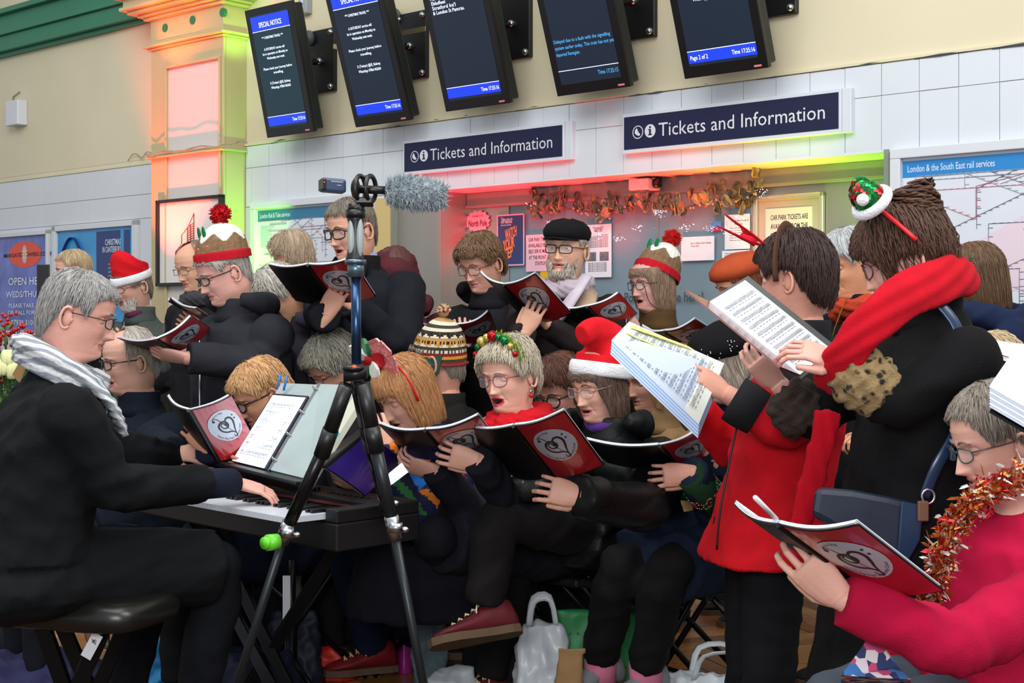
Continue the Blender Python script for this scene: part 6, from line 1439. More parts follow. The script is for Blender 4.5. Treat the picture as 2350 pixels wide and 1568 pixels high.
# piano frame: corner N0, long axis Lx, depth axis Dx
N0 = Vector((-.479, 3.886, 0)); Lx = Vector((-.681, .732, 0)).normalized(); Dx = Vector((.667, .743, 0)).normalized(); Zv = Vector((0, 0, 1)); ax = (N0, Lx, Dx, Zv)
T = thing('electric_piano', N0+Lx*.65+Dx*.15+Zv*.69, 'black electric piano on a folding cross stand', 'piano')
KL = 1.30; PB = mat('piano_black', '#0f1012', .45)
m = MB(); m.box((0, 0, .685), (KL, .315, .762), 0, ax); m.box((0, 0, .762), (.055, .315, .80), 0, ax); m.box((KL-.055, 0, .762), (KL, .315, .80), 0, ax); m.box((.055, .165, .762), (KL-.055, .315, .80), 0, ax); m.box((.055, 0, .762), (KL-.055, .012, .772), 0, ax); m.build('body', PB, T, bevel=.005)
m = MB(); m.box((.055, .150, .7805), (KL-.055, .166, .785), 0, ax); m.build('felt_strip', mat('felt_red', '#5a1420', .9), T)
IV = mat('key_white', '#c6cdd6', .3); EB = mat('key_black', '#0c0c0e', .3); nk = 52; kw = (KL-.11)/nk
wk = MB(); wk.box((0, 0, 0), (kw-.0012, .137, .016), 0); wme = wk.mesh('white_key', [IV], (0, 0, 0), False); bk = MB(); bk.box((0, 0, 0), (.0115, .088, .011), 0); bme = bk.mesh('black_key', [EB], (0, 0, 0), False)
rotp = math.atan2(Lx.y, Lx.x)
keysM = Matrix((Lx, Dx, Zv)).transposed()
for i in range(nk):
    o = bpy.data.objects.new('white_key', wme); C.objects.link(o); o.parent = T; p_ = N0+Lx*(.055+i*kw)+Dx*.0125+Zv*.770; o.location = p_-T.location; o.rotation_euler = keysM.to_euler()
    if i % 7 not in (2, 6):
        o = bpy.data.objects.new('black_key', bme); C.objects.link(o); o.parent = T; p_ = N0+Lx*(.055+(i+1)*kw-.006)+Dx*.062+Zv*.784; o.location = p_-T.location; o.rotation_euler = keysM.to_euler()
m = MB()
for i in range(7): m.box((.12+i*.03, .21, .80), (.138+i*.03, .224, .803), 0, ax)
m.cyl(N0+Lx*.4+Dx*.23+Zv*.80, N0+Lx*.4+Dx*.23+Zv*.81, .012, 16)
o = m.build('buttons', BLACK, T); o['kind'] = 'stuff'
# music rest with binder and tablet
T = thing('music_rest', P(620, 1090, 4.40), 'black music rest on the piano holding a ring binder', 'music rest')
r0, r1 = P(512, 1058, 4.62), P(697, 1104, 4.20); rd = (r1-r0); lean_ = Vector((.0, .0, .0))
dz_ = P(640, 886, 4.78)-P(531, 1055, 4.58)
m = MB(); rn = rd.cross(Zv).normalized()
if rn.y > 0: rn = -rn
m.loft([[r0+rn*.03, r1+rn*.03, r1+rn*.03-Zv*.012, r0+rn*.03-Zv*.012], [r0-rn*.03-Zv*.005, r1-rn*.03-Zv*.005, r1-rn*.03-Zv*.05, r0-rn*.03-Zv*.05]]); m.build('ledge', BLACK, T, bevel=.004)
A0, A1 = P(520, 1060, 4.64), P(704, 1106, 4.24); B0, B1 = P(642, 866, 4.95), P(832, 872, 4.50)
m = MB(); slab(m, A0, B0, B1, A1, .006, o0=-.03); m.build('back_board', mat('board_grey', '#3a3b3a', .5), T, bevel=.002)
T2 = thing('ring_binder', P(640, 1080, 4.4), 'open ring binder with plastic sleeves and sheet music on the piano rest', 'binder')
bq = lambda u, v, o=0: A0.lerp(A1, u).lerp(B0.lerp(B1, u), v)+nbn*o
nbn = (A1-A0).cross(B0-A0).normalized(); nbn = nbn if nbn.dot(Vector((0, 0, H))-A0) > 0 else -nbn
def bslab(u0, u1, v0, v1, o0, o1, mt, nm, par, bev=0): 
    mm = MB(); mm.loft([[bq(u0, v0, o0), bq(u1, v0, o0), bq(u1, v0, o1), bq(u0, v0, o1)], [bq(u0, v1, o0), bq(u1, v1, o0), bq(u1, v1, o1), bq(u0, v1, o1)]]); return mm.build(nm, mt, par, bevel=bev)
SL = mat('plastic_sleeve', '#9fb0b0', .25, var=.06, vscale=6, coat=.3)
bslab(.03, .97, .02, .96, -.026, -.018, FBLK, 'cover', T2); bslab(.04, .52, .03, .95, -.017, -.008, SL, 'left_sleeves', T2); bslab(.535, .97, .03, .95, -.017, -.004, SL, 'right_sleeves', T2); bslab(.515, .545, .03, .95, -.017, -.002, METAL, 'ring_bar', T2)
for v in (.12, .38, .62, .88):
    mm = MB(); mm.tube(crom([bq(.505, v, -.004), bq(.53, v, .014), bq(.556, v, -.002)], 4), .0025, 6); mm.build('ring', METAL, T2, True)
m = MB(); slab(m, P(700, 1082, 4.1), P(818, 898, 4.36), P(836, 905, 4.32), P(722, 1085, 4.06), .02); m.build('paper_stack', mat('paper_cream', '#b5b7a6', .7), T2)
m = MB(); m.add([P(771, 990, 4.06), P(783, 996, 4.06), P(764, 1016, 4.05), P(752, 1008, 4.05)], [(0, 1, 2, 3)]); m.build('index_tab', mat('tab_cyan', '#2a9fb0', .5), T2)
T3 = thing('tablet', P(570, 1056, 4.5), 'tablet showing sheet music, leaning on the binder', 'tablet')
bslab(.045, .50, .015, .80, -.006, .002, mat('tablet_edge', '#1c1e2e', .3), 'casing', T3, .002)
bslab(.065, .48, .02, .775, .0022, .003, emis('tablet_screen', '#dbe6f4', .5), 'display', T3)
m = MB(); staves(m, bq(.065, .775), bq(.48, .775), bq(.48, .02), bq(.065, .02), nbn, 7, off=.0036, seed=8); m.build('notes', GREYINK, T3)
for x, y in ((636, 872), (651, 876)):
    m = MB(); c_ = P(x, y, 4.82); m.tube([c_-Vector((.0, 0, .03)), c_+Vector((.012, 0, .02))], .008, 6, flat=.5); tag(m.build('blue_clip', mat('clip_blue', '#1c6fc0', .4), None, True, c_), 'blue peg clipped to the %s of the music rest' % ('far corner' if x == 636 else 'top edge'), 'clip')
# cross stand
T = thing('keyboard_stand', Vector((N0+Lx*.6+Dx*.15).to_tuple()), 'black folding cross stand under the electric piano', 'stand')
def bar(mb, a, b, w_=.018, d_=.012):
    a, b = Vector(a), Vector(b); t = (b-a).normalized(); x = t.cross(Vector((0, 1, 0))).normalized(); y = t.cross(x); mb.loft([[p+x*sx*w_+y*sy*d_ for sx, sy in ((-1, -1), (1, -1), (1, 1), (-1, 1))] for p in (a, b)])
for k, off in enumerate((0, .06)):
    m = MB(); bar(m, P(775, 1250, 4.25+off*3), P(505-off*200, 1690, 4.62+off)); m.build('leg', DMETAL, T, bevel=.003)
    m = MB(); bar(m, P(430+off*900, 1205, 4.95-off*3), P(700+off*500, 1720, 4.15+off)); m.build('leg', DMETAL, T, bevel=.003)
for (x, y) in ((448, 1252), (502, 1258)):
    m = MB(); a = P(x-14, y-22, 4.5); b = P(x+20, y+28, 4.5) ; t = (b-a); xx = Vector((t.z, 0, -t.x)).normalized()*.012; m.loft([[a-xx, a+xx, b+xx, b-xx], [p+Vector((0, .001, 0)) for p in (a-xx, a+xx, b+xx, b-xx)]]); o = m.build('paper_label', WHITE, T)
    m = MB(); c_ = a.lerp(b, .3)-Vector((0, .002, 0)); fn = lambda X_, Y_, off: c_+Vector((X_, -off, Y_)); [ribbon(m, s_, .06, lambda X_, Y_, off: fn(X_*.010, Y_*.010, off), 0, 0, 2) for s_ in LOGO]; m.build('label_mark', INK, o)
m = MB(); m.cyl(P(613, 1246, 3.60), P(636, 1244, 3.62), .021, 16); m.cyl(P(606, 1247, 3.59), P(614, 1246, 3.60), .016, 16); o = m.build('green_grip', mat('lime_green', '#5fc02c', .4), None, True, P(620, 1260, 3.6)); tag(o, 'bright green foam grip on the left tripod leg', 'grip')
# upright tube stand behind
T = thing('tube_stand', P(668, 1640, 4.9), 'thin black upright stand between the piano and the folded legs', 'stand')
m = MB(); m.cyl(P(668, 1285, 4.9), P(668, 1520, 4.9), .016, 12); m.cyl(P(668, 1440, 4.9), P(668, 1600, 4.9), .021, 12); m.build('pole', DMETAL, T, True)
for x in (610, 668, 760): m = MB(); m.tube([P(672, 1515, 4.88), P(x, 1640, 4.85)], .011, 8); m.build('leg', DMETAL, T, True)
m = MB(); m.box((-.013, -.025, -.08), (.013, -.022, .08), ax=(P(660, 1372, 4.9), Vector((1, 0, 0)), Vector((0, 1, 0)), Zv)); m.build('paper_label', WHITE, T)
# stool
T = thing('piano_stool', P(150, 1700, 4.0), 'black padded folding piano stool under the pianist', 'stool')
m = MB(); sx_ = Vector((.94, -.34, 0)).normalized(); sy_ = Vector((.34, .94, 0)); so = P(160, 1378, 3.84); so.z = .565
rings = []
for z_, k in ((-.05, .90), (-.045, .97), (-.02, 1.0), (.0, .99), (.02, .93), (.028, .80)): rings.append(ringv(so+Zv*z_, sx_, sy_, .285*k, .16*k, 32, 5))
m.loft(rings); m.build('seat', mat('black_vinyl', '#141513', .32, bump=.1, bscale=20), T, True)
for a, b in (((88, 1410, 3.72), (170, 1640, 3.85)), ((255, 1405, 3.72), (150, 1640, 3.85)), ((130, 1405, 4.05), (230, 1640, 4.1)), ((300, 1405, 4.05), (200, 1640, 4.1))):
    m = MB(); bar(m, P(*a), P(*b), .020, .013); m.build('leg', DMETAL, T, bevel=.003)
m = MB(); a, b = P(225, 1456, 3.70), P(196, 1510, 3.72); t = (b-a).normalized(); xx = Vector((t.z, 0, -t.x))*.015; m.loft([[a-xx, a+xx, b+xx, b-xx], [p+Vector((0, .002, 0)) for p in (a-xx, a+xx, b+xx, b-xx)]]); o = m.build('paper_label', WHITE, T)
m = MB(); c_ = a.lerp(b, .3); [ribbon(m, s_, .06, lambda X_, Y_, off: c_+Vector((X_*.010, -.002, Y_*.010)), 0, 0, 2) for s_ in LOGO]; m.build('label_mark', INK, o)
# ================= tripod with recorder =================
TZ = 3.55; T = thing('tripod', P(815, 1900, TZ), 'black and blue camera tripod standing in front of the piano', 'tripod')
CAR = mat('carbon_tube', '#23282c', .35, .4); BLU = mat('blue_steel', '#2c4466', .22, .85)
m = MB(); m.cyl(P(818, 870, TZ), P(817, 632, TZ), .0125, 18); m.build('centre_column', BLU, T, True)
m = MB(); m.cyl(P(817, 636, TZ), P(816, 600, TZ), .021, 18); m.cyl(P(816, 606, TZ), P(816, 596, TZ), .027, 18); m.build('column_clamp', mat('steel_blue', '#5d7380', .3, .7), T, True)
m = MB(); m.tube(crom([P(814, 598, TZ), P(815, 570, TZ), P(817, 520, TZ), P(816, 500, TZ)], 3), [.024, .022, .020, .018, .017, .018, .019, .020, .021, .022], 16); m.cyl(P(816, 500, TZ), P(816, 482, TZ), .024, 18); m.cyl(P(816, 484, TZ), P(818, 470, TZ), .020, 16); m.build('pistol_grip', BLACK, T, True)
m = MB()
for sx in (-1, 1): m.ell(P(816+sx*10, 545, TZ-.012), (.010, .010, .05), 10, 8)
m.build('grip_panel', mat('grip_grey', '#8f9a9a', .4), T, True)
m = MB(); m.ell(P(820, 480, TZ), (.019, .019, .012), 14, 8); m.box((-.02, -.018, -.006), (.022, .018, .008), ax=(P(835, 462, TZ), Vector((1, 0, 0)), Vector((0, 1, 0)), Zv)); m.build('head_plate', BLACK, T, bevel=.002)
m = MB(); m.box((-.028, -.02, -.012), (.028, .02, .020), ax=(P(816, 862, TZ), Vector((1, 0, .15)), Vector((0, 1, 0)), Zv)); m.ell(P(812, 845, TZ-.01), (.030, .026, .012), 14, 8); m.cyl(P(822, 875, TZ), P(822, 905, TZ), .011, 12); hub = m.build('hub', BLACK, T, True)
m = MB(); m.ell(P(813, 843, TZ-.032), (.007, .003, .006), 10, 6); m.build('orange_button', mat('orange_dot', '#d8502a', .4), hub, True)
apex = P(817, 868, TZ)
def tleg(pts, knee, knob, up_mat):
    o = None; m = MB(); a, b = P(*pts[0]), P(*pts[1]); m.cyl(a, a.lerp(b, .12), .019, 14); m.cyl(a.lerp(b, .10), a.lerp(b, .16), .021, 14); lg = m.build('leg', BLACK, T, True)
    k = P(*knee); m = MB(); m.tube([a.lerp(b, .14), k], .0165, 14); m.build('upper_tube', up_mat, lg, True); m = MB(); m.tube([k, b], .0115, 12); m.build('lower_tube', CAR, lg, True)
    m = MB(); d = (b-a).normalized(); m.cyl(k-d*.03, k+d*.03, .0185, 14); m.box((-.010, -.024, -.012), (.024, -.0, .012), ax=(k, Vector((1, 0, 0)), Vector((0, 1, 0)), Zv)); m.ell(k+Vector((.03, -.01, -.005)), (.011, .006, .008), 10, 6); m.build('leg_lock', METAL, lg, True)
    m = MB(); m.ell(b, .02, 10, 8); m.build('rubber_foot', BLACK, lg, True)
tleg(((833, 880, TZ-.01), (1020, 1820, 3.72)), (903, 1210, TZ+.05), None, CAR)
tleg(((795, 885, TZ-.02), (470, 1800, 3.95)), (655, 1222, TZ+.12), None, mat('black_tube2', '#141518', .25, .5))
tleg(((820, 880, TZ+.02), (985, 1640, 4.65)), (884, 1150, TZ+.42), None, mat('black_tube2', '#141518', .25, .5))
T = thing('video_recorder', P(770, 446, TZ), 'small blue-grey video recorder on top of the tripod', 'camera')
R3 = (P(736, 408, TZ-.02), (P(802, 414, TZ+.02)-P(736, 408, TZ-.02)).normalized(), Vector((-.3, 1, 0)).normalized(), Zv)
m = MB(); m.box((0, -.02, -.034), (.066, .03, .0), ax=R3); m.build('body', mat('slate_blue', '#33425c', .35), T, bevel=.006)
m = MB(); m.box((-.002, -.022, -.032), (.012, .028, -.003), ax=R3); m.build('rear_panel', BLACK, T, bevel=.003)
m = MB(); m.box((.004, -.0245, -.014), (.007, -.0215, -.011), ax=R3); m.build('record_light', emis('red_led', '#ff2020', 3), T)
m = MB(); m.box((.024, -.0212, -.010), (.056, -.0205, -.0075), ax=R3); m.box((.040, -.0212, -.018), (.052, -.0205, -.0160), ax=R3); m.build('lettering', mat('pale_print', '#8f9ab0', .5), T)
T = thing('shotgun_microphone', P(870, 450, TZ), 'furry grey windscreen microphone in a black shock mount', 'microphone')
m = MB(); c_ = P(838, 433, TZ)
for dx in (-.012, .014): m.tube([c_+Vector((dx+.010*math.cos(a), .028*math.cos(a), .032*math.sin(a))) for a in [2*PI*k/24 for k in range(24)]], .006, 8, closed=True)
for a in (0, 1.57, 3.14, 4.71): m.tube([c_+Vector((-.012, .028*math.cos(a), .029*math.sin(a))), c_+Vector((.014, .028*math.cos(a), .029*math.sin(a)))], .005, 6)
m.ell(c_-Vector((.024, 0, 0)), (.012, .022, .026), 16, 10); m.box((-.012, -.01, -.045), (.02, .01, -.025), ax=(c_, Vector((1, 0, 0)), Vector((0, 1, 0)), Zv)); m.build('shock_mount', BLACK, T, True)
m = MB(); m.cyl(P(815, 434, TZ), P(905, 438, TZ+.02), .0105, 16); m.cyl(P(893, 437, TZ+.02), P(905, 438, TZ+.02), .0125, 16); m.build('barrel', BLACK, T, True)
m = MB(); rs = random.Random(21); fa, fb = P(885, 438, TZ+.02), P(1020, 448, TZ+.06); m.tube(crom([fa, fa.lerp(fb, .3), fa.lerp(fb, .7), fb], 3), [.020, .028, .032, .034, .035, .035, .034, .032, .026, .012], 14, 0)
for k in range(2600):
    t = rs.random(); a = rs.uniform(0, 2*PI); r = .032*math.sin(PI*min(.98, .12+.8*t))**.5; c_ = fa.lerp(fb, t); d = Vector((0, math.cos(a), math.sin(a))); p_ = c_+d*r; e_ = (d*.6+Vector((rs.uniform(-.2, .9), rs.gauss(0, .5), rs.gauss(-.25, .5)))).normalized()*rs.uniform(.012, .026)
    m.tube([p_, p_+e_*.5+Vector((.002, 0, 0)), p_+e_], [.0013, .0010, .0003], 3, rs.randint(0, 1), cap=False)
m.build('fur_windscreen', [mat('fur_grey', '#7f8c94', .9), mat('fur_pale', '#b3bec4', .9)], T, True)
# ================= things on the floor, chairs =================
def fl(px, py):      # floor point under a pixel
    Z = F*H/(py-HY); return P(px, py, Z)
def chair(px, Z, yaw, label, zs=.44):
    c_ = Vector(((px-CX)*Z/F, Z, 0)); b = math.radians(yaw); fw = Vector((-math.sin(b), -math.cos(b), 0)); rt = fw.cross(Vector((0, 0, 1))); up = Vector((0, 0, 1))
    T = thing('folding_chair', c_, label, 'chair', 'black folding chairs')
    ax = (c_, rt, fw, up); m = MB(); m.box((-.2, -.19, zs-.012), (.2, .2, zs+.018), ax=ax); m.build('seat', mat('chair_seat', '#1b1d20', .4), T, bevel=.01)
    for sd in (-1, 1):
        x = rt*sd*.21
        m = MB(); m.tube([c_+x+fw*.20+up*.012, c_+x-fw*.16+up*(zs+.02), c_+x-fw*.24+up*(zs+.38)], .011, 8); m.build('leg', DMETAL, T, True)
        m = MB(); m.tube([c_+x*.93-fw*.26+up*.012, c_+x*.93+fw*.17+up*zs], .011, 8); m.build('leg', DMETAL, T, True)
    m = MB(); m.tube([c_-rt*.2+fw*.15+up*.08, c_+rt*.2+fw*.15+up*.08], .008, 8); m.build('stretcher', DMETAL, T, True)
    m = MB(); m.tube([c_-rt*.2-fw*.2+up*.10, c_+rt*.2-fw*.2+up*.10], .008, 8); m.build('stretcher', DMETAL, T, True)
    m = MB(); m.box((-.2, -.25, zs+.25), (.2, -.225, zs+.40), ax=ax); m.build('backrest', mat('chair_seat', '#1b1d20', .4), T, bevel=.008)
    return T
chair(1300, 5.0, 40, 'black folding chair under the tinsel headband woman')
chair(1440, 4.85, 55, 'black folding chair under the woman in the floppy hat')
chair(1660, 4.75, 65, 'black folding chair left of the red fleece, under the navy coat')
chair(1075, 5.55, 50, 'black folding chair under the auburn haired woman')
chair(640, 5.25, 58, 'black folding chair under the ginger-blonde woman')
chair(360, 5.4, 50, 'black folding chair under the bald man in navy')
chair(800, 5.95, 50, 'black folding chair under the grey haired woman with thin glasses')
chair(1300, 5.3, 40, 'black folding chair under the brown haired woman with round glasses')
chair(2320, 3.1, 75, 'black folding chair under the crimson jumper woman')
chair(2330, 4.3, 80, 'black folding chair under the fair haired woman at the right edge')
chair(1010, 5.4, 100, 'black folding chair under the man in the fair isle hat')
def bag(px, py, Z, w_, h_, d_, label, mt, handles=True, tilt=0, name='carrier_bag', crumple=.02, top=.6, parts=None, seed=1, cat='bag'):
    c_ = Vector(((px-CX)*Z/F, Z, 0)); m = MB(); rings = []
    for t in (0, .1, .3, .5, .7, .85, 1.0): rings.append(ringv(c_+Vector((tilt*t, 0, .004+h_*t)), Vector((1, 0, 0)), Vector((0, 1, 0)), w_/2*(1-(1-top)*t**1.5)*(1+.05*math.sin(t*7+seed)), d_/2*(1-(.75)*t**2), 24, 3.2))
    m.loft(rings); v, n_, f = remesh(m, .012, 1); rs = np.random.RandomState(seed); dd = np.zeros(len(v))
    for k in range(8):
        a = rs.normal(size=3)*rs.uniform(10, 30); dd += (1-2*np.abs(np.sin(v@a+2*np.sin(v@(rs.normal(size=3)*10)))))*crumple/5
    v = v+n_*dd[:, None]*np.clip(v[:, 2:3]/.05, 0, 1); o = npobj(name, v, f, [mt], None, c_); tag(o, label, cat)
    if handles:
        hm = MB(); tp = c_+Vector((tilt, 0, h_))
        for sy in (-1, 1): hm.tube(crom([tp+Vector((-w_*.18, sy*d_*.1, -.01)), tp+Vector((-w_*.12, sy*d_*.2, .07)), tp+Vector((w_*.10, sy*d_*.2, .075)), tp+Vector((w_*.18, sy*d_*.1, -.01))], 3), .012, 6, flat=.3)
        hm.build('handle', mt, o, True)
    return o, c_
PLW = mat('plastic_white', '#ccd5dd', .35, var=.08, vscale=12, alpha=.97)
bag(1245, 1500, 4.62, .24, .34, .2, 'crumpled white carrier bag left of the brown paper bag', PLW, seed=3)
o, c_ = bag(1290, 1560, 4.42, .10, .30, .05, 'narrow brown paper bottle bag between white and green bags', mat('kraft_paper', '#96744c', .8, var=.06, bump=.3, bscale=60), handles=False, tilt=.03, top=.95, name='paper_bag', crumple=.008, seed=5)
GB = mat('green_bag', '#0e7a3e', .5, var=.1)
o, c_ = bag(1370, 1540, 4.66, .28, .37, .10, 'green gift bag with gold dots under the navy coat woman', GB, handles=False, top=1.0, name='gift_bag', crumple=.008, seed=6)
m = MB(); rs = random.Random(2)
for k in range(60):
    x = -.13+.026*(k % 11); z = .03+.055*(k//11); m.ell(c_+Vector((x+(.013 if (k//11) % 2 else 0), -.052, z)), (.0035, .004, .0035), 6, 4)
o2 = m.build('gold_dots', mat('gold', '#c99a3c', .3, 1), o, True); o2['kind'] = 'stuff'
bag(1650, 1530, 4.5, .46, .20, .3, 'large rumpled white carrier bag under the chair left of the black trousers', PLW, seed=7, top=.7)
bag(1755, 1530, 4.9, .18, .26, .16, 'white carrier bag with a pink corner beside the black trousers', PLW, seed=8)
bag(1035, 1560, 4.75, .26, .16, .2, 'crumpled white bag with paper between the pink bottle and burgundy shoe', PLW, handles=False, seed=9, top=.55)
bag(640, 1420, 5.6, .20, .36, .16, 'pale paper bag standing behind the tripod leg', mat('paper_pale', '#b4b6ac', .7, var=.1), seed=10, handles=False, top=.85)
bag(740, 1400, 5.9, .22, .20, .2, 'white bag with black marks behind the red shoe', PLW, seed=12)
bag(745, 1490, 5.25, .26, .12, .2, 'bright red bag behind the red shoe', mat('red_bag', '#c8200f', .5), handles=False, seed=13, top=.5)
bag(560, 1540, 4.75, .42, .22, .3, 'dark blue holdall under the cross stand', mat('navy_bag', '#14203f', .7), handles=False, seed=14, top=.7)
bag(675, 1490, 5.1, .22, .28, .2, 'navy bag beside the upright tube stand', mat('navy_bag2', '#161e34', .6), handles=False, seed=15, top=.8)
bag(375, 1500, 4.9, .20, .42, .16, 'bright blue bag with black trim behind the pianist leg', mat('sky_bag', '#1687c8', .4), seed=16, top=.9)
bag(60, 1540, 5.0, .62, .16, .5, 'dark indigo coat bundled on the floor at lower left', mat('indigo_cloth', '#1c1d44', .9, var=.2), handles=False, seed=17, name='bundled_coat', crumple=.035, cat='coat')
bag(985, 1420, 5.0, .14, .42, .10, 'pale grey denim bag standing beside the jeans', mat('denim_grey', '#56686f', .9, bump=.6, bscale=90, var=.2, vscale=60), handles=False, seed=18, top=.75, name='denim_bag')
bag(945, 1420, 5.75, .34, .45, .16, 'blue denim coat hanging behind the tripod leg', mat('denim_blue', '#12406e', .9, bump=.5, bscale=90), handles=False, seed=19, top=.9, name='denim_coat', cat='coat')
# pink bottle
Zb = F*H/(1545-HY); c_ = Vector(((928-CX)*Zb/F, Zb, 0)); T = thing('water_bottle', c_, 'pink translucent water bottle standing on the parquet', 'bottle')
m = MB(); R_ = []
for z_, r in ((.0, .028), (.006, .031), (.05, .031), (.10, .029), (.14, .031), (.165, .028), (.180, .022)): R_.append([c_+Vector((r*math.cos(a), r*math.sin(a), z_)) for a in [2*PI*k/24 for k in range(24)]])
m.loft(R_); m.build('bottle_body', mat('pink_plastic', '#a82a8c', .2, alpha=.9), T, True)
m = MB(); m.cyl(c_+Vector((0, 0, .178)), c_+Vector((0, 0, .196)), .0235, 20); m.ell(c_+Vector((0, 0, .198)), (.018, .018, .02), 14, 8); m.build('cap', mat('pink_cap', '#c2409a', .35), T, True)
# white trainer at the back
shoe_o = MB()
for (px, py, lab, col, sole, lace) in ((722, 1430, 'white trainer with black marks behind the piano stand', '#a9b0ae', '#c9cccb', '#20242a'), (560, 1420, 'black ankle shoe behind the cross stand', '#121216', '#1a1a1c', None)):
    p_ = fl(px, py); E_ = thing('shoe', Vector((p_.x, p_.y, 0)), lab, 'shoe'); shoe(E_, p_, (-.4, -.9, 0), col, sole, lace, name='upper')
# flowers at the far left
c_ = P(20, 900, 5.2); c_.z = .72; T = thing('flower_arrangement', c_, 'red berries, greenery and white blooms at the left edge behind the pianist', 'flowers')
rs = random.Random(31); m = MB(); lf = MB(); br_ = MB(); wb = MB()
for k in range(34):
    e_ = P(rs.uniform(-20, 68), rs.uniform(735, 860), 5.2+rs.uniform(-.1, .1)); m.tube(crom([c_, c_.lerp(e_, .6)+Vector((rs.uniform(-.02, .02), 0, 0)), e_], 3), .0022, 4)
    if e_.z > 1.21 or k % 3 == 0:
        for j in range(5): br_.ell(e_+Vector((rs.gauss(0, .016), rs.gauss(0, .016), rs.gauss(0, .016))), .0075, 8, 6)
    for j in range(7):
        b_ = c_.lerp(e_, rs.uniform(.4, .98)); d = Vector((rs.gauss(0, 1), rs.gauss(0, 1), rs.gauss(.3, 1))).normalized(); x_ = d.orthogonal().normalized()*.007; lf.loft([[b_, b_+x_*.1, b_+Vector((0, .001, 0))], [b_+d*.02-x_, b_+d*.02+x_, b_+d*.02+Vector((0, .002, 0))], [b_+d*.045, b_+d*.045+x_*.1, b_+d*.045+Vector((0, .001, 0))]], True, rs.randint(0, 1))
for x, y in ((18, 828), (6, 850), (30, 858)):
    p_ = P(x, y, 5.05)
    for j in range(6): a = j*1.05; wb.ell(p_+Vector((.012*math.cos(a), .012*math.sin(a), .01)), (.016, .010, .03), 8, 6)
m.build('stem', cloth('#3d5230'), T, True)['kind'] = 'stuff'; lf.build('foliage', [cloth('#4f7a3c'), cloth('#2c5a38')], T)['kind'] = 'stuff'; br_.build('berries', mat('berry_red', '#a8141c', .3), T, True)['kind'] = 'stuff'; wb.build('blooms', cloth('#d3d8a0'), T, True)
m = MB(); m.loft([[P(28, 860, 5.0), P(62, 800, 5.0), P(72, 815, 5.02), P(45, 880, 5.02)], [P(28, 860, 5.01), P(62, 800, 5.01), P(72, 815, 5.03), P(45, 880, 5.03)]]); m.build('kraft_wrap', mat('kraft_paper', '#96744c', .8), T)
m = MB(); R_ = []
for z_, r in ((0, .12), (.05, .14), (.5, .15), (.74, .13)): R_.append([Vector((c_.x, c_.y, 0))+Vector((r*math.cos(a), r*math.sin(a), z_)) for a in [2*PI*k/20 for k in range(20)]])
m.loft(R_); m.build('bucket', mat('bucket_black', '#1a1c1e', .5), T, True)
m = MB(); rs = random.Random(40)
for k in range(60):
    b_ = P(rs.uniform(225, 275), rs.uniform(850, 885), 5.7); d = Vector((rs.gauss(0, 1), rs.gauss(0, 1), rs.gauss(.3, 1))).normalized(); x_ = d.orthogonal().normalized()*.009; m.loft([[b_, b_+x_*.1, b_+Vector((0, .001, 0))], [b_+d*.02-x_, b_+d*.02+x_, b_+d*.02+Vector((0, .002, 0))], [b_+d*.045, b_+d*.045+x_*.1, b_+d*.045+Vector((0, .001, 0))]])
b0_ = P(250, 890, 5.7)
for k in range(8): m.tube([Vector((b0_.x, b0_.y, .0)), P(rs.uniform(230, 270), rs.uniform(855, 880), 5.7)], .003, 4)
tag(m.build('leafy_plant', cloth('#24503a'), None, False, Vector((b0_.x, b0_.y, 0))), 'dark leafy plant beside the bald man face', 'plant')
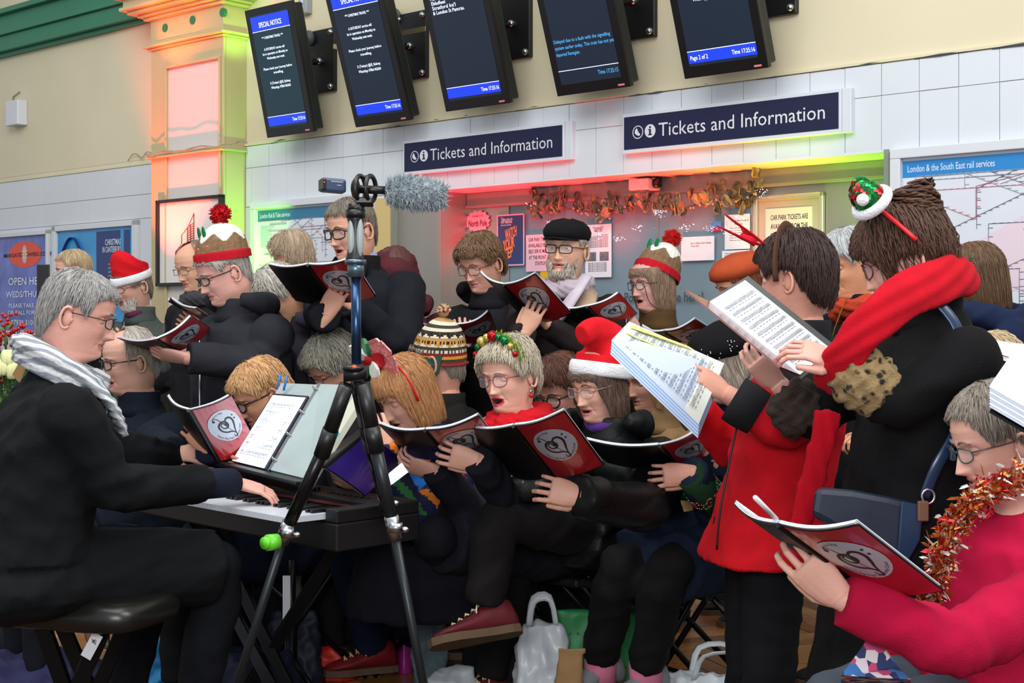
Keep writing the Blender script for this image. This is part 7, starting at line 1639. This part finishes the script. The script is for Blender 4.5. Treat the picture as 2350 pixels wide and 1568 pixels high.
# phone held at left and black stand edge
m = MB(); m.box((0, 0, 0), (.05, .01, .16), ax=(P(84, 700, 5.6), Vector((1, 0, 0)), Vector((0, 1, 0)), Vector((0, 0, 1)))); tag(m.build('phone', BLACK, None, False, P(84, 700, 5.6), .003), 'black phone held upright in front of the blue poster', 'phone')
# little bag on the lap of the crimson woman
T = thing('pencil_case', P(2010, 1540, 2.75), 'floral fabric pouch on the lap of the crimson jumper woman', 'pouch'); m = MB(); m.loft([[P(1930, 1550, 2.7), P(2090, 1560, 2.7), P(2090, 1580, 2.9), P(1930, 1580, 2.9)], [P(1975, 1490, 2.74), P(2060, 1530, 2.74), P(2060, 1530, 2.84), P(1975, 1490, 2.84)], [P(2000, 1450, 2.76), P(2020, 1470, 2.76), P(2020, 1470, 2.80), P(2000, 1450, 2.80)]])
FLM = mat('floral', '#2c3a6a', .8); nt = FLM.node_tree; vo = nt.nodes.new('ShaderNodeTexVoronoi'); vo.inputs['Scale'].default_value = 48; tc = nt.nodes.new('ShaderNodeTexCoord'); rp = nt.nodes.new('ShaderNodeValToRGB'); rp.color_ramp.interpolation = 'CONSTANT'
for i, (p_, c) in enumerate(((0, '#2c3a6a'), (.3, '#c04a78'), (.5, '#d8d2d8'), (.7, '#d09a4a'), (.85, '#3a70b0'))):
    e_ = rp.color_ramp.elements[i] if i < 2 else rp.color_ramp.elements.new(p_); e_.position = p_; e_.color = lin(c)
sp = nt.nodes.new('ShaderNodeSeparateColor'); nt.links.new(tc.outputs['Object'], vo.inputs['Vector']); nt.links.new(vo.outputs['Color'], sp.inputs[0]); nt.links.new(sp.outputs[0], rp.inputs[0]); nt.links.new(rp.outputs[0], nt.nodes['Principled BSDF'].inputs['Base Color'])
m.build('pouch_body', FLM, T)

m = MB(); m.loft([[P(868, 1126, 4.05), P(893, 1086, 4.08), P(922, 1062, 4.10), P(937, 1084, 4.08), P(900, 1112, 4.05)], [P(868, 1126, 4.06), P(893, 1086, 4.09), P(922, 1062, 4.11), P(937, 1084, 4.09), P(900, 1112, 4.06)]]); tag(m.build('card', WHITE, None, False, P(900, 1112, 4.06)), 'small torn-edged white card beside the purple programme', 'card')
for o_ in list(_ts.collection.objects): bpy.data.objects.remove(o_)
bpy.data.scenes.remove(_ts)
